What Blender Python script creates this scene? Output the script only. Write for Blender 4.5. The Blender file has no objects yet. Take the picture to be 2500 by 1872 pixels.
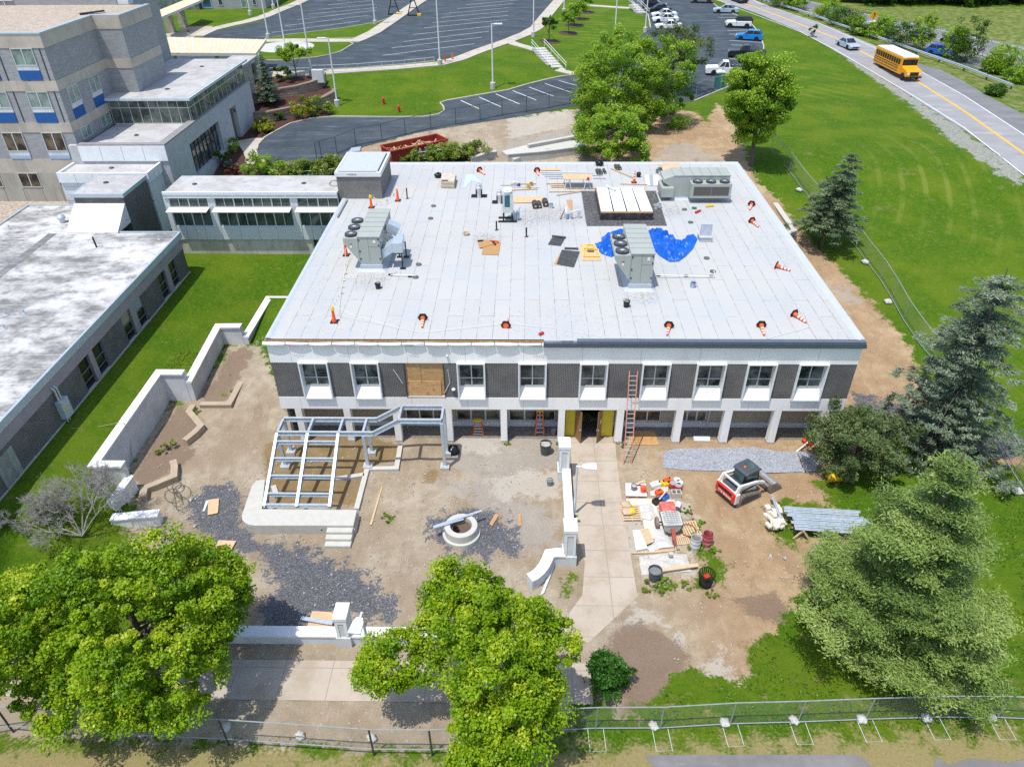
import bpy, bmesh, math, random
import numpy as np
from mathutils import Vector, Matrix
random.seed(7); RNG = np.random.default_rng(7)
R = math.radians; PI = math.pi
sc = bpy.context.scene; C = sc.collection
# ---------------------------------------------------------------- camera
F_PX = 1791.99; CAM_H = 31.5
CAM_M = ((0.99983717, 0.0166921, -0.0068569), (-0.00399164, 0.57513749, 0.81804703), (-0.01759859, 0.81788645, -0.57511046))
cam = bpy.data.objects.new('camera', bpy.data.cameras.new('camera')); C.objects.link(cam)
cam.data.sensor_width = 36; cam.data.lens = 36 * F_PX / 2500; cam.data.clip_end = 2000; cam.data.clip_start = .5
_m = Matrix((CAM_M[0], CAM_M[1], tuple(-v for v in CAM_M[2]))).transposed().to_4x4()
_m.translation = (0, 0, CAM_H); cam.matrix_world = _m; sc.camera = cam
# ---------------------------------------------------------------- light
SUN = Vector((-.80, -.93, 3.755)).normalized()
w = bpy.data.worlds.new('World'); sc.world = w; w.use_nodes = True
nt = w.node_tree; bg = nt.nodes['Background']; sky = nt.nodes.new('ShaderNodeTexSky'); sky.sky_type = 'NISHITA'
sky.sun_disc = False; sky.sun_elevation = math.asin(SUN.z); sky.sun_rotation = math.atan2(SUN.x, SUN.y)
sky.air_density = 1.0; sky.dust_density = 1.2; sky.ozone_density = 1.0
nt.links.new(sky.outputs[0], bg.inputs[0]); bg.inputs[1].default_value = 0.15
sl = bpy.data.lights.new('sun', 'SUN'); sl.energy = 2.95; sl.angle = R(.5); sl.color = (1, .955, .88)
so = bpy.data.objects.new('sun', sl); C.objects.link(so); so.rotation_euler = SUN.to_track_quat('Z', 'Y').to_euler(); so.location = (-40, -40, 120)
sc.view_settings.view_transform = 'Standard'; sc.view_settings.look = 'None'; sc.view_settings.exposure = 0.53; sc.view_settings.gamma = 1
sc.cycles.max_bounces = 6; sc.cycles.transparent_max_bounces = 16; sc.cycles.use_denoising = False
# ---------------------------------------------------------------- photo pixel -> place
_S = 640 / 2208
CR = {'A': (0, 0, _S), 'B': (600, 0, _S), 'C': (1240, 0, _S), 'D': (1860, 0, _S), 'E': (0, 420, _S), 'F': (620, 420, _S), 'G': (1240, 380, _S), 'H': (1860, 460, _S),
 'I': (0, 860, _S), 'J': (580, 880, _S), 'K': (1200, 860, _S), 'L': (1800, 860, 700 / 2208), 'M': (0, 1392, _S), 'N': (580, 1392, _S), 'O': (1200, 1340, 710 / 2210),
 'Q': (1860, 1340, 640 / 1992), 'W': (0, 0, 2500 / 2212), 'SK': (1720, 1110, 360 / 2208), 'MX': (1510, 1140, 280 / 2208), 'DU': (900, 310, 300 / 2208),
 'AH': (830, 480, 200 / 1505), 'RF': (1200, 390, 360 / 2208), 'CA': (1500, 0, 400 / 2208), 'FA': (640, 810, 700 / 2212), 'LB': (380, 0, 400 / 2208),
 'BU': (2080, 60, 420 / 2208), 'TR': (0, 1150, 400 / 2208)}
def sstep(a, b, x):
 t = np.clip((np.asarray(x, float) - a) / (b - a), 0, 1); return t * t * (3 - 2 * t)
W1, W2, W3 = -25.6, -23.65, -21.65        # court wall faces
def T(x, y):
 """terrain height"""
 x = np.asarray(x, float); y = np.asarray(y, float)
 ri = np.interp(y, [40, 66, 70, 80, 116, 150, 300, 600], [0, 2.6, 3, 5.5, 6, 7.6, 10, 14])
 le = np.interp(y, [40, 62, 70, 80, 94, 109, 300, 600], [0, 2.6, 3.5, 5.5, 6, 8, 10, 14])
 k2 = sstep(-35.5, -42, x); le = (1 - k2) * le + k2 * np.interp(y, [40, 62, 100, 110, 300], [3, 3, 3, 8, 10])
 k = sstep(22, -4, x)
 z = k * le + (1 - k) * ri
 law = np.clip(3 - (x + 29) * .25, 1.4, 3)
 law = law + (3 - law) * sstep(56, 61.5, y)
 law = law * np.maximum(sstep(21, 31, y), sstep(-26.5, -28.5, x)) * np.where(y <= 32.9, sstep(-22.3, -27.3, x), 1)
 il = ((x <= W1 - .29) & (y > 32.9) & (y <= 42.45)) | ((x < -22.3) & (y <= 32.9) & (y > 18)) | ((x <= W2 - .29) & (y > 42.2) & (y <= 48.9)) | ((x <= W3 - .29) & (y > 48.65) & (y <= 55.05)) | ((x < -15.7) & (y > 54.85))
 il &= (y < 66)
 return np.where(il, law, z)
def ray(k, u, v):
 a, b, s = CR[k]; px = (a + u * s - 1250) / F_PX; py = (936 - b - v * s) / F_PX
 return np.array([CAM_M[0][i] * px + CAM_M[1][i] * py + CAM_M[2][i] for i in range(3)])
def P(k, u, v, z=None):
 d = ray(k, u, v)
 if z is not None:
  t = (z - CAM_H) / d[2]; return Vector((d[0] * t, d[1] * t, z))
 z = 0.
 for _ in range(40):
  t = (z - CAM_H) / d[2]; z = .5 * z + .5 * float(T(d[0] * t, d[1] * t))
 return Vector((d[0] * t, d[1] * t, z))
def PY(k, u, v, y):
 d = ray(k, u, v); t = y / d[1]; return Vector((d[0] * t, y, CAM_H + d[2] * t))
def PX(k, u, v, x):
 d = ray(k, u, v); t = x / d[0]; return Vector((x, d[1] * t, CAM_H + d[2] * t))
# ---------------------------------------------------------------- objects
def link(name, me, parent=None, kind=None, label=None):
 o = bpy.data.objects.new(name, me); C.objects.link(o)
 if parent is not None: o.parent = parent
 if kind: o['kind'] = kind
 if label: o['label'] = label
 return o
def tag(o, label, cat, group=None):
 o['label'] = label; o['category'] = cat
 if group: o['group'] = group
 return o
def thing(name, label, cat, loc=(0, 0, 0), rz=0, group=None, rot=None):
 o = bpy.data.objects.new(name, None); C.objects.link(o); o.empty_display_size = .3
 o.location = loc; o.rotation_euler = rot if rot is not None else (0, 0, rz)
 return tag(o, label, cat, group)
def dup(o, loc=None, rz=None, label=None, parent=None, scale=None):
 c = o.copy(); C.objects.link(c)
 if parent is not None: c.parent = parent
 for ch in list(o.children): dup(ch, parent=c)
 if loc is not None: c.location = loc
 if rz is not None: c.rotation_euler = (0, 0, rz)
 if scale is not None: c.scale = (scale,) * 3 if not hasattr(scale, '__len__') else scale
 if label: c['label'] = label
 return c
class MB:
 def __init__(s): s.v = []; s.f = []
 def add(s, vs, fs):
  n = len(s.v); s.v += [tuple(v) for v in vs]; s.f += [tuple(i + n for i in f) for f in fs]; return s
 def box(s, x0, x1, y0, y1, z0, z1, M=None):
  vs = [(x, y, z) for z in (z0, z1) for y in (y0, y1) for x in (x0, x1)]
  if M is not None: vs = [M @ Vector(v) for v in vs]
  return s.add(vs, [(0, 2, 3, 1), (4, 5, 7, 6), (0, 1, 5, 4), (2, 6, 7, 3), (0, 4, 6, 2), (1, 3, 7, 5)])
 def cbox(s, c, sz, rz=0, rx=0, ry=0):
  M = Matrix.Translation(c) @ Matrix.Rotation(rz, 4, 'Z') @ Matrix.Rotation(ry, 4, 'Y') @ Matrix.Rotation(rx, 4, 'X')
  return s.box(-sz[0] / 2, sz[0] / 2, -sz[1] / 2, sz[1] / 2, -sz[2] / 2, sz[2] / 2, M)
 def bar(s, a, b, w, h=None, up=(0, 0, 1)):
  a = Vector(a); b = Vector(b); h = h or w; d = (b - a); L = d.length; d.normalize(); u = Vector(up)
  if abs(d.dot(u)) > .98: u = Vector((1, 0, 0))
  x = d.cross(u).normalized(); y = x.cross(d)
  vs = [p + x * (i * w / 2) + y * (j * h / 2) for p in (a, b) for j in (-1, 1) for i in (-1, 1)]
  return s.add(vs, [(0, 2, 3, 1), (4, 5, 7, 6), (0, 1, 5, 4), (2, 6, 7, 3), (0, 4, 6, 2), (1, 3, 7, 5)])
 def tube(s, pts, r, n=8, cap=True):
  pts = [Vector(p) for p in pts]; rs = r if hasattr(r, '__len__') else [r] * len(pts)
  base = len(s.v); prev = None
  for i, p in enumerate(pts):
   d = (pts[min(i + 1, len(pts) - 1)] - pts[max(i - 1, 0)]).normalized()
   if prev is None: prev = Vector((1, 0, 0)) if abs(d.x) < .9 else Vector((0, 1, 0))
   x = (prev - d * prev.dot(d)).normalized(); y = d.cross(x); prev = x
   s.v += [tuple(p + (x * math.cos(2 * PI * j / n) + y * math.sin(2 * PI * j / n)) * rs[i]) for j in range(n)]
  for i in range(len(pts) - 1):
   for j in range(n):
    a = base + i * n + j; b = base + i * n + (j + 1) % n; s.f.append((a, b, b + n, a + n))
  if cap:
   s.f.append(tuple(base + j for j in reversed(range(n)))); s.f.append(tuple(base + (len(pts) - 1) * n + j for j in range(n)))
  return s
 def lathe(s, prof, c=(0, 0, 0), n=20, M=None, sx=1, sy=1):
  base = len(s.v)
  for r, z in prof:
   for j in range(n):
    v = Vector((c[0] + sx * r * math.cos(2 * PI * j / n), c[1] + sy * r * math.sin(2 * PI * j / n), c[2] + z))
    s.v.append(tuple(M @ v) if M is not None else tuple(v))
  for i in range(len(prof) - 1):
   for j in range(n):
    a = base + i * n + j; b = base + i * n + (j + 1) % n; s.f.append((a, b, b + n, a + n))
  if prof[0][1] == prof[-1][1]: return s
  if prof[0][0] > 1e-4: s.f.append(tuple(base + j for j in reversed(range(n))))
  if prof[-1][0] > 1e-4: s.f.append(tuple(base + (len(prof) - 1) * n + j for j in range(n)))
  return s
 def prism(s, poly, z0, z1, M=None):
  n = len(poly); ar = sum(poly[i][0] * poly[(i + 1) % n][1] - poly[(i + 1) % n][0] * poly[i][1] for i in range(n))
  if ar < 0: poly = poly[::-1]
  vs = [(p[0], p[1], z0) for p in poly] + [(p[0], p[1], z1) for p in poly]
  if M is not None: vs = [M @ Vector(v) for v in vs]
  return s.add(vs, [tuple(reversed(range(n))), tuple(range(n, 2 * n))] + [(i, (i + 1) % n, n + (i + 1) % n, n + i) for i in range(n)])
 def xprism(s, poly, x0, x1):      # polygon in (y,z), extruded along x
  n = len(poly); ar = sum(poly[i][0] * poly[(i + 1) % n][1] - poly[(i + 1) % n][0] * poly[i][1] for i in range(n))
  if ar < 0: poly = poly[::-1]
  vs = [(x0, p[0], p[1]) for p in poly] + [(x1, p[0], p[1]) for p in poly]
  return s.add(vs, [tuple(reversed(range(n))), tuple(range(n, 2 * n))] + [(i, (i + 1) % n, n + (i + 1) % n, n + i) for i in range(n)])
 def yprism(s, poly, y0, y1):      # polygon in (x,z), extruded along y
  n = len(poly); ar = sum(poly[i][0] * poly[(i + 1) % n][1] - poly[(i + 1) % n][0] * poly[i][1] for i in range(n))
  if ar > 0: poly = poly[::-1]
  vs = [(p[0], y0, p[1]) for p in poly] + [(p[0], y1, p[1]) for p in poly]
  return s.add(vs, [tuple(reversed(range(n))), tuple(range(n, 2 * n))] + [(i, (i + 1) % n, n + (i + 1) % n, n + i) for i in range(n)])
 def build(s, name, mat, parent=None, smooth=False, bevel=0, label=None, kind=None):
  me = bpy.data.meshes.new(name); me.from_pydata(s.v, [], s.f); me.update()
  if mat: me.materials.append(mat)
  if smooth:
   me.polygons.foreach_set('use_smooth', [True] * len(me.polygons))
   try: me.set_sharp_from_angle(angle=R(40))
   except Exception: pass
  o = link(name, me, parent, kind, label)
  if bevel:
   m = o.modifiers.new('bevel', 'BEVEL'); m.width = bevel; m.segments = 2; m.limit_method = 'ANGLE'
  return o
# ---------------------------------------------------------------- materials
MATS = {}
def newmat(name):
 m = bpy.data.materials.new(name); m.use_nodes = True; n = m.node_tree; return m, n, n.nodes['Principled BSDF']
def nd(n, t, **kw):
 x = n.nodes.new(t)
 for k, v in kw.items():
  if k in x.bl_rna.properties.keys(): setattr(x, k, v)
  else: x.inputs[k].default_value = v
 return x
def rgb(c): return (c[0], c[1], c[2], 1)
def mixc(n, f, a, b, mode='MIX'):
 x = n.nodes.new('ShaderNodeMix'); x.data_type = 'RGBA'; x.blend_type = mode
 for s, v in ((0, f), (6, a), (7, b)):
  if hasattr(v, 'links'): n.links.new(v, x.inputs[s])
  else: x.inputs[s].default_value = v if s == 0 else rgb(v)
 return x.outputs[2]
def mth(n, op, a, b=0., cl=False):
 x = n.nodes.new('ShaderNodeMath'); x.operation = op; x.use_clamp = cl
 for i, v in enumerate((a, b)):
  if hasattr(v, 'links'): n.links.new(v, x.inputs[i])
  else: x.inputs[i].default_value = v
 return x.outputs[0]
def ramp(n, f, a, b):
 x = n.nodes.new('ShaderNodeMapRange'); x.interpolation_type = 'SMOOTHSTEP'; n.links.new(f, x.inputs[0]); x.inputs[1].default_value = a; x.inputs[2].default_value = b; return x.outputs[0]
def noise(n, scale, detail=4, vec=None, rough=.6, stretch=None):
 x = n.nodes.new('ShaderNodeTexNoise'); x.inputs['Scale'].default_value = scale; x.inputs['Detail'].default_value = detail; x.inputs['Roughness'].default_value = rough
 if vec is None: vec = objco(n)
 if stretch:
  mp = n.nodes.new('ShaderNodeMapping'); mp.inputs['Scale'].default_value = stretch; n.links.new(vec, mp.inputs[0]); vec = mp.outputs[0]
 n.links.new(vec, x.inputs['Vector']); return x.outputs['Fac']
def objco(n):
 t = n.nodes.get('tc')
 if t is None: t = n.nodes.new('ShaderNodeTexCoord'); t.name = 'tc'
 return t.outputs['Object']
def mat(name, col, rough=.6, metal=0, var=.12, scale=3., col2=None, amount=.5, bump=0, bscale=40., spec=.4, stretch=None, lo=.4, hi=.65):
 """painted / plain surface: base colour with soft variation and optional second (dirt) colour"""
 if name in MATS: return MATS[name]
 m, n, b = newmat(name)
 f = noise(n, scale, 5)
 k0 = [c * (1 - var) for c in col]; k1 = [min(1, c * (1 + var)) for c in col]
 c = mixc(n, ramp(n, f, .3, .7), k0, k1)
 if col2:
  g = noise(n, scale * .6, 8, rough=.7, stretch=stretch); c = mixc(n, mth(n, 'MULTIPLY', ramp(n, g, lo, hi), amount), c, col2)
 n.links.new(c, b.inputs['Base Color']); b.inputs['Roughness'].default_value = rough; b.inputs['Metallic'].default_value = metal; b.inputs['Specular IOR Level'].default_value = spec
 if bump:
  bp = n.nodes.new('ShaderNodeBump'); bp.inputs['Strength'].default_value = bump; bp.inputs['Distance'].default_value = .05
  n.links.new(noise(n, bscale, 4), bp.inputs['Height']); n.links.new(bp.outputs[0], b.inputs['Normal'])
 MATS[name] = m; return m
def wallco(n):
 s = n.nodes.new('ShaderNodeSeparateXYZ'); n.links.new(objco(n), s.inputs[0])
 c = n.nodes.new('ShaderNodeCombineXYZ'); n.links.new(mth(n, 'ADD', s.outputs[0], s.outputs[1]), c.inputs[0]); n.links.new(s.outputs[2], c.inputs[1]); return c.outputs[0]
def brick(name, c1, c2, mortar, bw=.22, bh=.075, ms=.008, rough=.8, vec=None, var=.5, bias=0):
 if name in MATS: return MATS[name]
 m, n, b = newmat(name)
 t = n.nodes.new('ShaderNodeTexBrick'); n.links.new(wallco(n), t.inputs['Vector'])
 t.inputs['Color1'].default_value = rgb(c1); t.inputs['Color2'].default_value = rgb(c2); t.inputs['Mortar'].default_value = rgb(mortar)
 t.inputs['Scale'].default_value = 1; t.inputs['Mortar Size'].default_value = ms; t.inputs['Brick Width'].default_value = bw; t.inputs['Row Height'].default_value = bh; t.inputs['Bias'].default_value = bias
 f = noise(n, .8, 5); c = mixc(n, mth(n, 'MULTIPLY', ramp(n, f, .35, .75), .3), t.outputs['Color'], [x * .7 for x in c1])
 n.links.new(c, b.inputs['Base Color']); b.inputs['Roughness'].default_value = rough; b.inputs['Specular IOR Level'].default_value = .2
 MATS[name] = m; return m
def glass(name, tint=(.03, .045, .05), rough=.05, c2=None):
 """dark window glass, opaque reflective with interior and reflection tones painted in by noise"""
 if name in MATS: return MATS[name]
 m, n, b = newmat(name)
 f = noise(n, .9, 3); c = mixc(n, ramp(n, f, .35, .65), tint, c2 or [x * 1.9 for x in tint])
 n.links.new(c, b.inputs['Base Color']); b.inputs['Roughness'].default_value = rough; b.inputs['Specular IOR Level'].default_value = .4
 MATS[name] = m; return m
def emis(name, col, s):
 m, n, b = newmat(name); b.inputs['Emission Color'].default_value = rgb(col); b.inputs['Emission Strength'].default_value = s; return m
def chainlink(name='chain link mesh', dens=.08, col=(.35, .38, .38), cell=.06):
 if name in MATS: return MATS[name]
 m, n, b = newmat(name); out = n.nodes['Material Output']
 s = n.nodes.new('ShaderNodeSeparateXYZ'); n.links.new(wallco(n), s.inputs[0])
 fs = []
 for sg in (1, -1):
  a = mth(n, 'FRACT', mth(n, 'MULTIPLY', mth(n, 'ADD', s.outputs[0], mth(n, 'MULTIPLY', s.outputs[1], sg)), 1 / (cell * 1.414)))
  fs.append(mth(n, 'LESS_THAN', a, dens))
 f = mth(n, 'MAXIMUM', fs[0], fs[1])
 tr = n.nodes.new('ShaderNodeBsdfTransparent'); mx = n.nodes.new('ShaderNodeMixShader')
 n.links.new(f, mx.inputs[0]); n.links.new(tr.outputs[0], mx.inputs[1]); n.links.new(b.outputs[0], mx.inputs[2]); n.links.new(mx.outputs[0], out.inputs[0])
 b.inputs['Base Color'].default_value = rgb(col); b.inputs['Roughness'].default_value = .45; b.inputs['Metallic'].default_value = .3
 MATS[name] = m; return m
def boxes(lst):
 m = MB()
 for b in lst: m.box(*b)
 return m
# shared materials
M_white = mat('white painted concrete', (.74, .76, .77), .7, var=.04, col2=(.55, .55, .52), amount=.25)
M_conc = mat('concrete', (.50, .48, .44), .85, var=.08, col2=(.36, .34, .3), amount=.4)
M_conclt = mat('fresh pale concrete', (.50, .495, .455), .85, var=.05, col2=(.46, .44, .38), amount=.35)
M_stucco = mat('grey cement render', (.60, .62, .63), .85, var=.08, scale=1.2, col2=(.42, .43, .43), amount=.4)
M_galv = mat('galvanised steel', (.50, .57, .63), .42, metal=.35, var=.1, scale=5)
M_alu = mat('aluminium frame', (.56, .58, .58), .4, metal=.3, var=.04)
M_dark = mat('dark grey metal', (.045, .05, .058), .5, var=.1)
M_black = mat('black plastic', (.015, .015, .017), .5, var=.2)
M_rubber = mat('black rubber', (.02, .02, .021), .8, var=.2)
M_wood = mat('pale lumber', (.55, .38, .2), .8, var=.15, scale=6, col2=(.35, .22, .12), amount=.5)
M_ply = mat('plywood sheet', (.50, .30, .13), .8, var=.12, scale=4, col2=(.33, .17, .06), amount=.5, stretch=(1, 1, 4))
M_plylt = mat('pale plywood', (.62, .44, .26), .8, var=.1, scale=4, col2=(.45, .28, .14), amount=.45)
M_orange = mat('safety orange', (.85, .10, .015), .5, var=.05)
M_yellow = mat('safety yellow', (.80, .50, .02), .5, var=.05)
M_red = mat('red paint', (.55, .03, .02), .45, var=.08, col2=(.3, .03, .02), amount=.3)
M_whitep = mat('white paint', (.70, .70, .69), .45, var=.03)
M_steelw = mat('pale grey painted metal', (.60, .62, .62), .45, var=.04)
M_brickd = brick('dark brick', (.030, .028, .028), (.062, .056, .053), (.36, .345, .33), ms=.011)
M_glass = glass('window glass')
M_link = chainlink()
# ================================================================ GROUND
def dens(p, k=6): return [(a[0] + (b[0] - a[0]) * i / k, a[1] + (b[1] - a[1]) * i / k) for a, b in zip(p[:-1], p[1:]) for i in range(k)] + [p[-1]]
def pl(*a):
 out = []
 for i in range(0, len(a), 2):
  out += [P(a[i], u, v).xy for u, v in (dens(a[i + 1]) if a[i] == 'D' else a[i + 1])]
 return np.array([(p.x, p.y) for p in out])
def sdist(poly, X, Y, m=6.):
 """signed distance (positive inside), clipped at +-m"""
 d = np.full(X.shape, -m); bx = (X > poly[:, 0].min() - m) & (X < poly[:, 0].max() + m) & (Y > poly[:, 1].min() - m) & (Y < poly[:, 1].max() + m)
 x = X[bx]; y = Y[bx]
 if x.size == 0: return d
 dd = np.full(x.shape, 1e9); ins = np.zeros(x.shape, bool)
 for i in range(len(poly)):
  a = poly[i]; b = poly[(i + 1) % len(poly)]; e = b - a; L = max(e @ e, 1e-9)
  t = np.clip(((x - a[0]) * e[0] + (y - a[1]) * e[1]) / L, 0, 1)
  dd = np.minimum(dd, (x - a[0] - t * e[0]) ** 2 + (y - a[1] - t * e[1]) ** 2)
  c = ((a[1] > y) != (b[1] > y))
  with np.errstate(divide='ignore', invalid='ignore'):
   ins ^= c & (x < (b[0] - a[0]) * (y - a[1]) / (b[1] - a[1] + 1e-12) + a[0])
 dd = np.sqrt(dd); d[bx] = np.clip(np.where(ins, dd, -dd), -m, m); return d
xs = np.unique(np.concatenate([[-400, -250, -160, -120], np.arange(-100, -40, 1.), np.arange(-40, 46, .3), np.arange(46, 130, 1.), [140, 160, 200, 260, 400], [W1 - .3, W1 - .05, W2 - .3, W2 - .05, W3 - .3, W3 - .05, -15.7, -15.5]]))
ys = np.unique(np.concatenate([[-60, -20, 0, 6], np.arange(10, 62, .3), np.arange(62, 132, .7), np.arange(132, 240, 2.), [260, 300, 360, 440, 600], [42.45, 42.2, 48.9, 48.65, 55.05, 54.8]]))
GX, GY = np.meshgrid(xs, ys); GZ = T(GX, GY); nx, ny = len(xs), len(ys)
def msk(polys, w=1.0):
 m = np.zeros(GX.shape)
 for p in polys: m = np.maximum(m, np.clip(.5 + sdist(p, GX, GY) / (2 * w), 0, 1))
 return m
dirt = msk([pl('W', [(560, 740), (620, 880), (640, 900), (1850, 900), (1920, 800), (1985, 850), (2010, 880), (1900, 1000), (1760, 1040), (1770, 1060), (1840, 1110), (1850, 1200), (1800, 1250), (1740, 1260), (1700, 1330), (1650, 1390), (1610, 1400), (1640, 1450), (1600, 1490), (1500, 1450), (1450, 1480), (1400, 1540), (1270, 1540), (1240, 1500), (1290, 1430), (1230, 1560), (900, 1625), (500, 1600), (-100, 1590), (-100, 1500), (300, 1450), (330, 1300), (280, 1150), (310, 1040), (345, 1000), (400, 860), (500, 750)]),
   pl('W', [(1850, 900), (1700, 780), (1640, 600), (1540, 420), (1520, 330), (1530, 260), (1550, 225), (1590, 260), (1610, 330), (1640, 400), (1690, 440), (1760, 530), (1830, 600), (1900, 670), (1970, 760), (2000, 870), (1990, 920)]),
   pl('W', [(830, 330), (960, 285), (1080, 258), (1230, 238), (1400, 235), (1500, 240), (1560, 300), (1650, 420), (1640, 500), (1400, 370), (1100, 370), (900, 360)]),
   pl('I', [(1060, 1000), (1350, 430), (1500, 430), (1650, 420), (1740, 250), (2000, -120), (2120, -60), (1900, 420), (1690, 640), (1560, 740), (1460, 1030), (1200, 1130), (1100, 1300)]), pl('B', [(95, 1340), (830, 1342), (1000, 1237), (1400, 1130), (1700, 1073), (2208, 985), (2208, 1150), (1300, 1360), (800, 1460), (400, 1400)]), pl('W', [(2100, 960), (2200, 930), (2220, 1010), (2110, 1000)]), pl('W', [(1960, 940), (2110, 975), (2130, 1040), (2060, 1050)])], .8)
grp = msk([pl('O', [(1440, -20), (1700, -10), (1820, 120), (1830, 180), (1750, 300), (1560, 300), (1490, 220), (1530, 90)]), pl('O', [(500, 200), (640, 150), (680, 230), (620, 330), (560, 370), (500, 330)]),
  pl('L', [(200, 1190), (330, 1100), (700, 1150), (800, 1300), (700, 1420), (560, 1440), (430, 1540), (330, 1500), (200, 1380)]), pl('O', [(1170, 290), (1330, 230), (1500, 250), (1480, 320), (1230, 340)]),
  pl('O', [(1110, 1180), (1330, 1120), (1400, 950), (1550, 930), (1620, 1010), (1750, 1050), (1900, 1080), (1900, 1250), (1300, 1250)]), pl('O', [(1900, 980), (2050, 960), (2000, 700), (2250, 660), (2250, 1250), (2150, 1100)]),
  pl('J', [(1210, 1310), (1280, 1280), (1320, 1320), (1260, 1370)]), pl('O', [(600, 1050), (720, 980), (860, 1150), (840, 1240), (640, 1250)])], .5)
dirt = np.clip(dirt - grp * .64, 0, 1)
grav = msk([pl('W', [(400, 1085), (440, 1050), (500, 1042), (525, 1060), (523, 1120), (540, 1168), (640, 1175), (720, 1210), (800, 1250), (850, 1300), (840, 1345), (740, 1320), (650, 1372), (580, 1372), (560, 1320), (600, 1270), (560, 1200), (480, 1180), (425, 1150)]),
   pl('W', [(930, 1120), (990, 1100), (1080, 1105), (1120, 1150), (1110, 1200), (1060, 1200), (960, 1190), (930, 1160)]), pl('W', [(1830, 880), (1850, 850), (1960, 880), (2000, 920), (1900, 910)]),
   pl('W', [(2105, 955), (2212, 925), (2230, 985), (2110, 985)])], .9)
grav2 = msk([pl('C', [(0, 1190), (560, 1070), (640, 1060), (640, 1180), (180, 1280), (0, 1320)]), pl('C', [(1320, 1230), (1500, 1200), (1700, 1300), (1850, 1360), (1250, 1360)]), pl('H', [(200, 230), (330, 200), (420, 330), (380, 360), (300, 300)]), pl('H', [(560, 820), (700, 820), (830, 960), (780, 980)]), pl('W', [(960, 940), (1210, 940), (1210, 1010), (1080, 1050), (980, 1010)]), pl('W', [(940, 1040), (1060, 1040), (1190, 1100), (1210, 1180), (1120, 1190), (1060, 1110)])], 1.4)
mud = msk([pl('W', [(575, 960), (640, 930), (760, 935), (855, 955), (870, 985), (790, 1010), (770, 1090), (600, 1090), (565, 1000)]), pl('J', [(1560, 950), (1640, 890), (1700, 950), (1650, 1030), (1580, 1020)])], .8)
soil = msk([pl('O', [(760, 900), (860, 740), (980, 560), (1250, 600), (1400, 700), (1530, 840), (1360, 960), (1320, 1080), (1180, 1150), (1150, 1230), (1010, 1230), (960, 1100), (770, 1060)]), pl('O', [(1850, 380), (2150, 330), (2250, 450), (2250, 580), (1900, 500)]), pl('I', [(1110, 1010), (1490, 440), (1600, 480), (1690, 620), (1560, 740), (1640, 880), (1450, 1010), (1200, 1130)]), pl('I', [(1700, 410), (1920, 20), (2080, -60), (2130, 20), (1910, 410)])], .6)
pale = msk([pl('O', [(1100, 20), (1480, 20), (1530, 190), (1130, 210)]), pl('MX', [(60, 620), (1150, 600), (1300, 580), (1500, 900), (1230, 1100), (1230, 1656), (250, 1656), (100, 1200)]), pl('O', [(960, 540), (1100, 440), (1400, 620), (1520, 800), (1400, 740), (1330, 640), (1180, 560), (900, 640)]), pl('J', [(1850, 640), (2208, 640), (2208, 760), (1900, 800)]), pl('K', [(0, 1080), (250, 1000), (560, 1000), (560, 1250), (250, 1200), (60, 1300)]), pl('C', [(0, 1000), (540, 900), (560, 1060), (0, 1170)]), pl('O', [(1600, 900), (1750, 780), (1850, 1000), (2150, 1100), (1900, 1080), (1700, 1020)])], 1.0)
dry = msk([pl('W', [(-200, 1590), (500, 1590), (900, 1630), (1270, 1600), (2300, 1560), (2300, 1760), (-200, 1760)])], 1.5) * .9
dry = np.maximum(dry, msk([pl('W', [(1300, 1480), (2300, 1450), (2300, 1600), (1300, 1620)])], 2) * .35)
mulch = msk([pl('B', [(40, 900), (20, 700), (140, 640), (330, 650), (560, 640), (640, 660), (690, 700), (740, 790), (690, 850), (560, 930)]), pl('B', [(0, 1420), (-150, 1480), (-200, 1300), (0, 1040), (60, 880), (420, 920), (690, 935), (740, 985), (560, 1002), (380, 1043), (250, 1110), (160, 1162), (40, 1165), (-20, 1240), (20, 1380)]), pl('A', [(1690, 1460), (1900, 1280), (2010, 1200), (2120, 1440), (2080, 1490)]), pl('B', [(300, 1490), (-10, 1490), (0, 1400), (700, 1350), (830, 1340), (830, 1480)]), pl('DU', [(400, 560), (720, 400), (2080, 500), (2080, 620), (400, 620)])], .5)
meadow = msk([pl('D', [(560, 0), (1100, 60), (2208, 60), (2400, 60), (2400, 420), (2208, 395), (1700, 290), (1100, 150), (600, 50)]), pl('D', [(-60, 0), (340, 100), (900, 300), (1400, 470), (2208, 690), (2300, 1000), (1700, 680), (1000, 380), (300, 140), (-80, 20)])], 2.)
rock = msk([pl('D', [(640, 450), (760, 490), (900, 570), (1250, 800), (1700, 1090), (2208, 1480), (2208, 1600), (1900, 1400), (1600, 1180), (1250, 880), (900, 640)]), pl('E', [(-100, 232), (590, 238), (600, 290), (250, 280), (0, 440), (-100, 500)])], .5)
mow = msk([pl('W', [(1880, 330), (2000, 300), (2120, 360), (2180, 470), (2090, 520), (1930, 470)]), pl('W', [(1700, 140), (1790, 150), (1850, 220), (1760, 230)]), pl('C', [(500, 20), (1000, 90), (1180, 140), (1180, 260), (700, 430), (640, 560), (480, 520)])], 5.)
gm = bpy.data.meshes.new('ground')
idx = np.arange(nx * ny).reshape(ny, nx); q = np.stack([idx[:-1, :-1], idx[:-1, 1:], idx[1:, 1:], idx[1:, :-1]], -1).reshape(-1, 4)
gm.vertices.add(nx * ny); gm.loops.add(len(q) * 4); gm.polygons.add(len(q))
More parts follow.
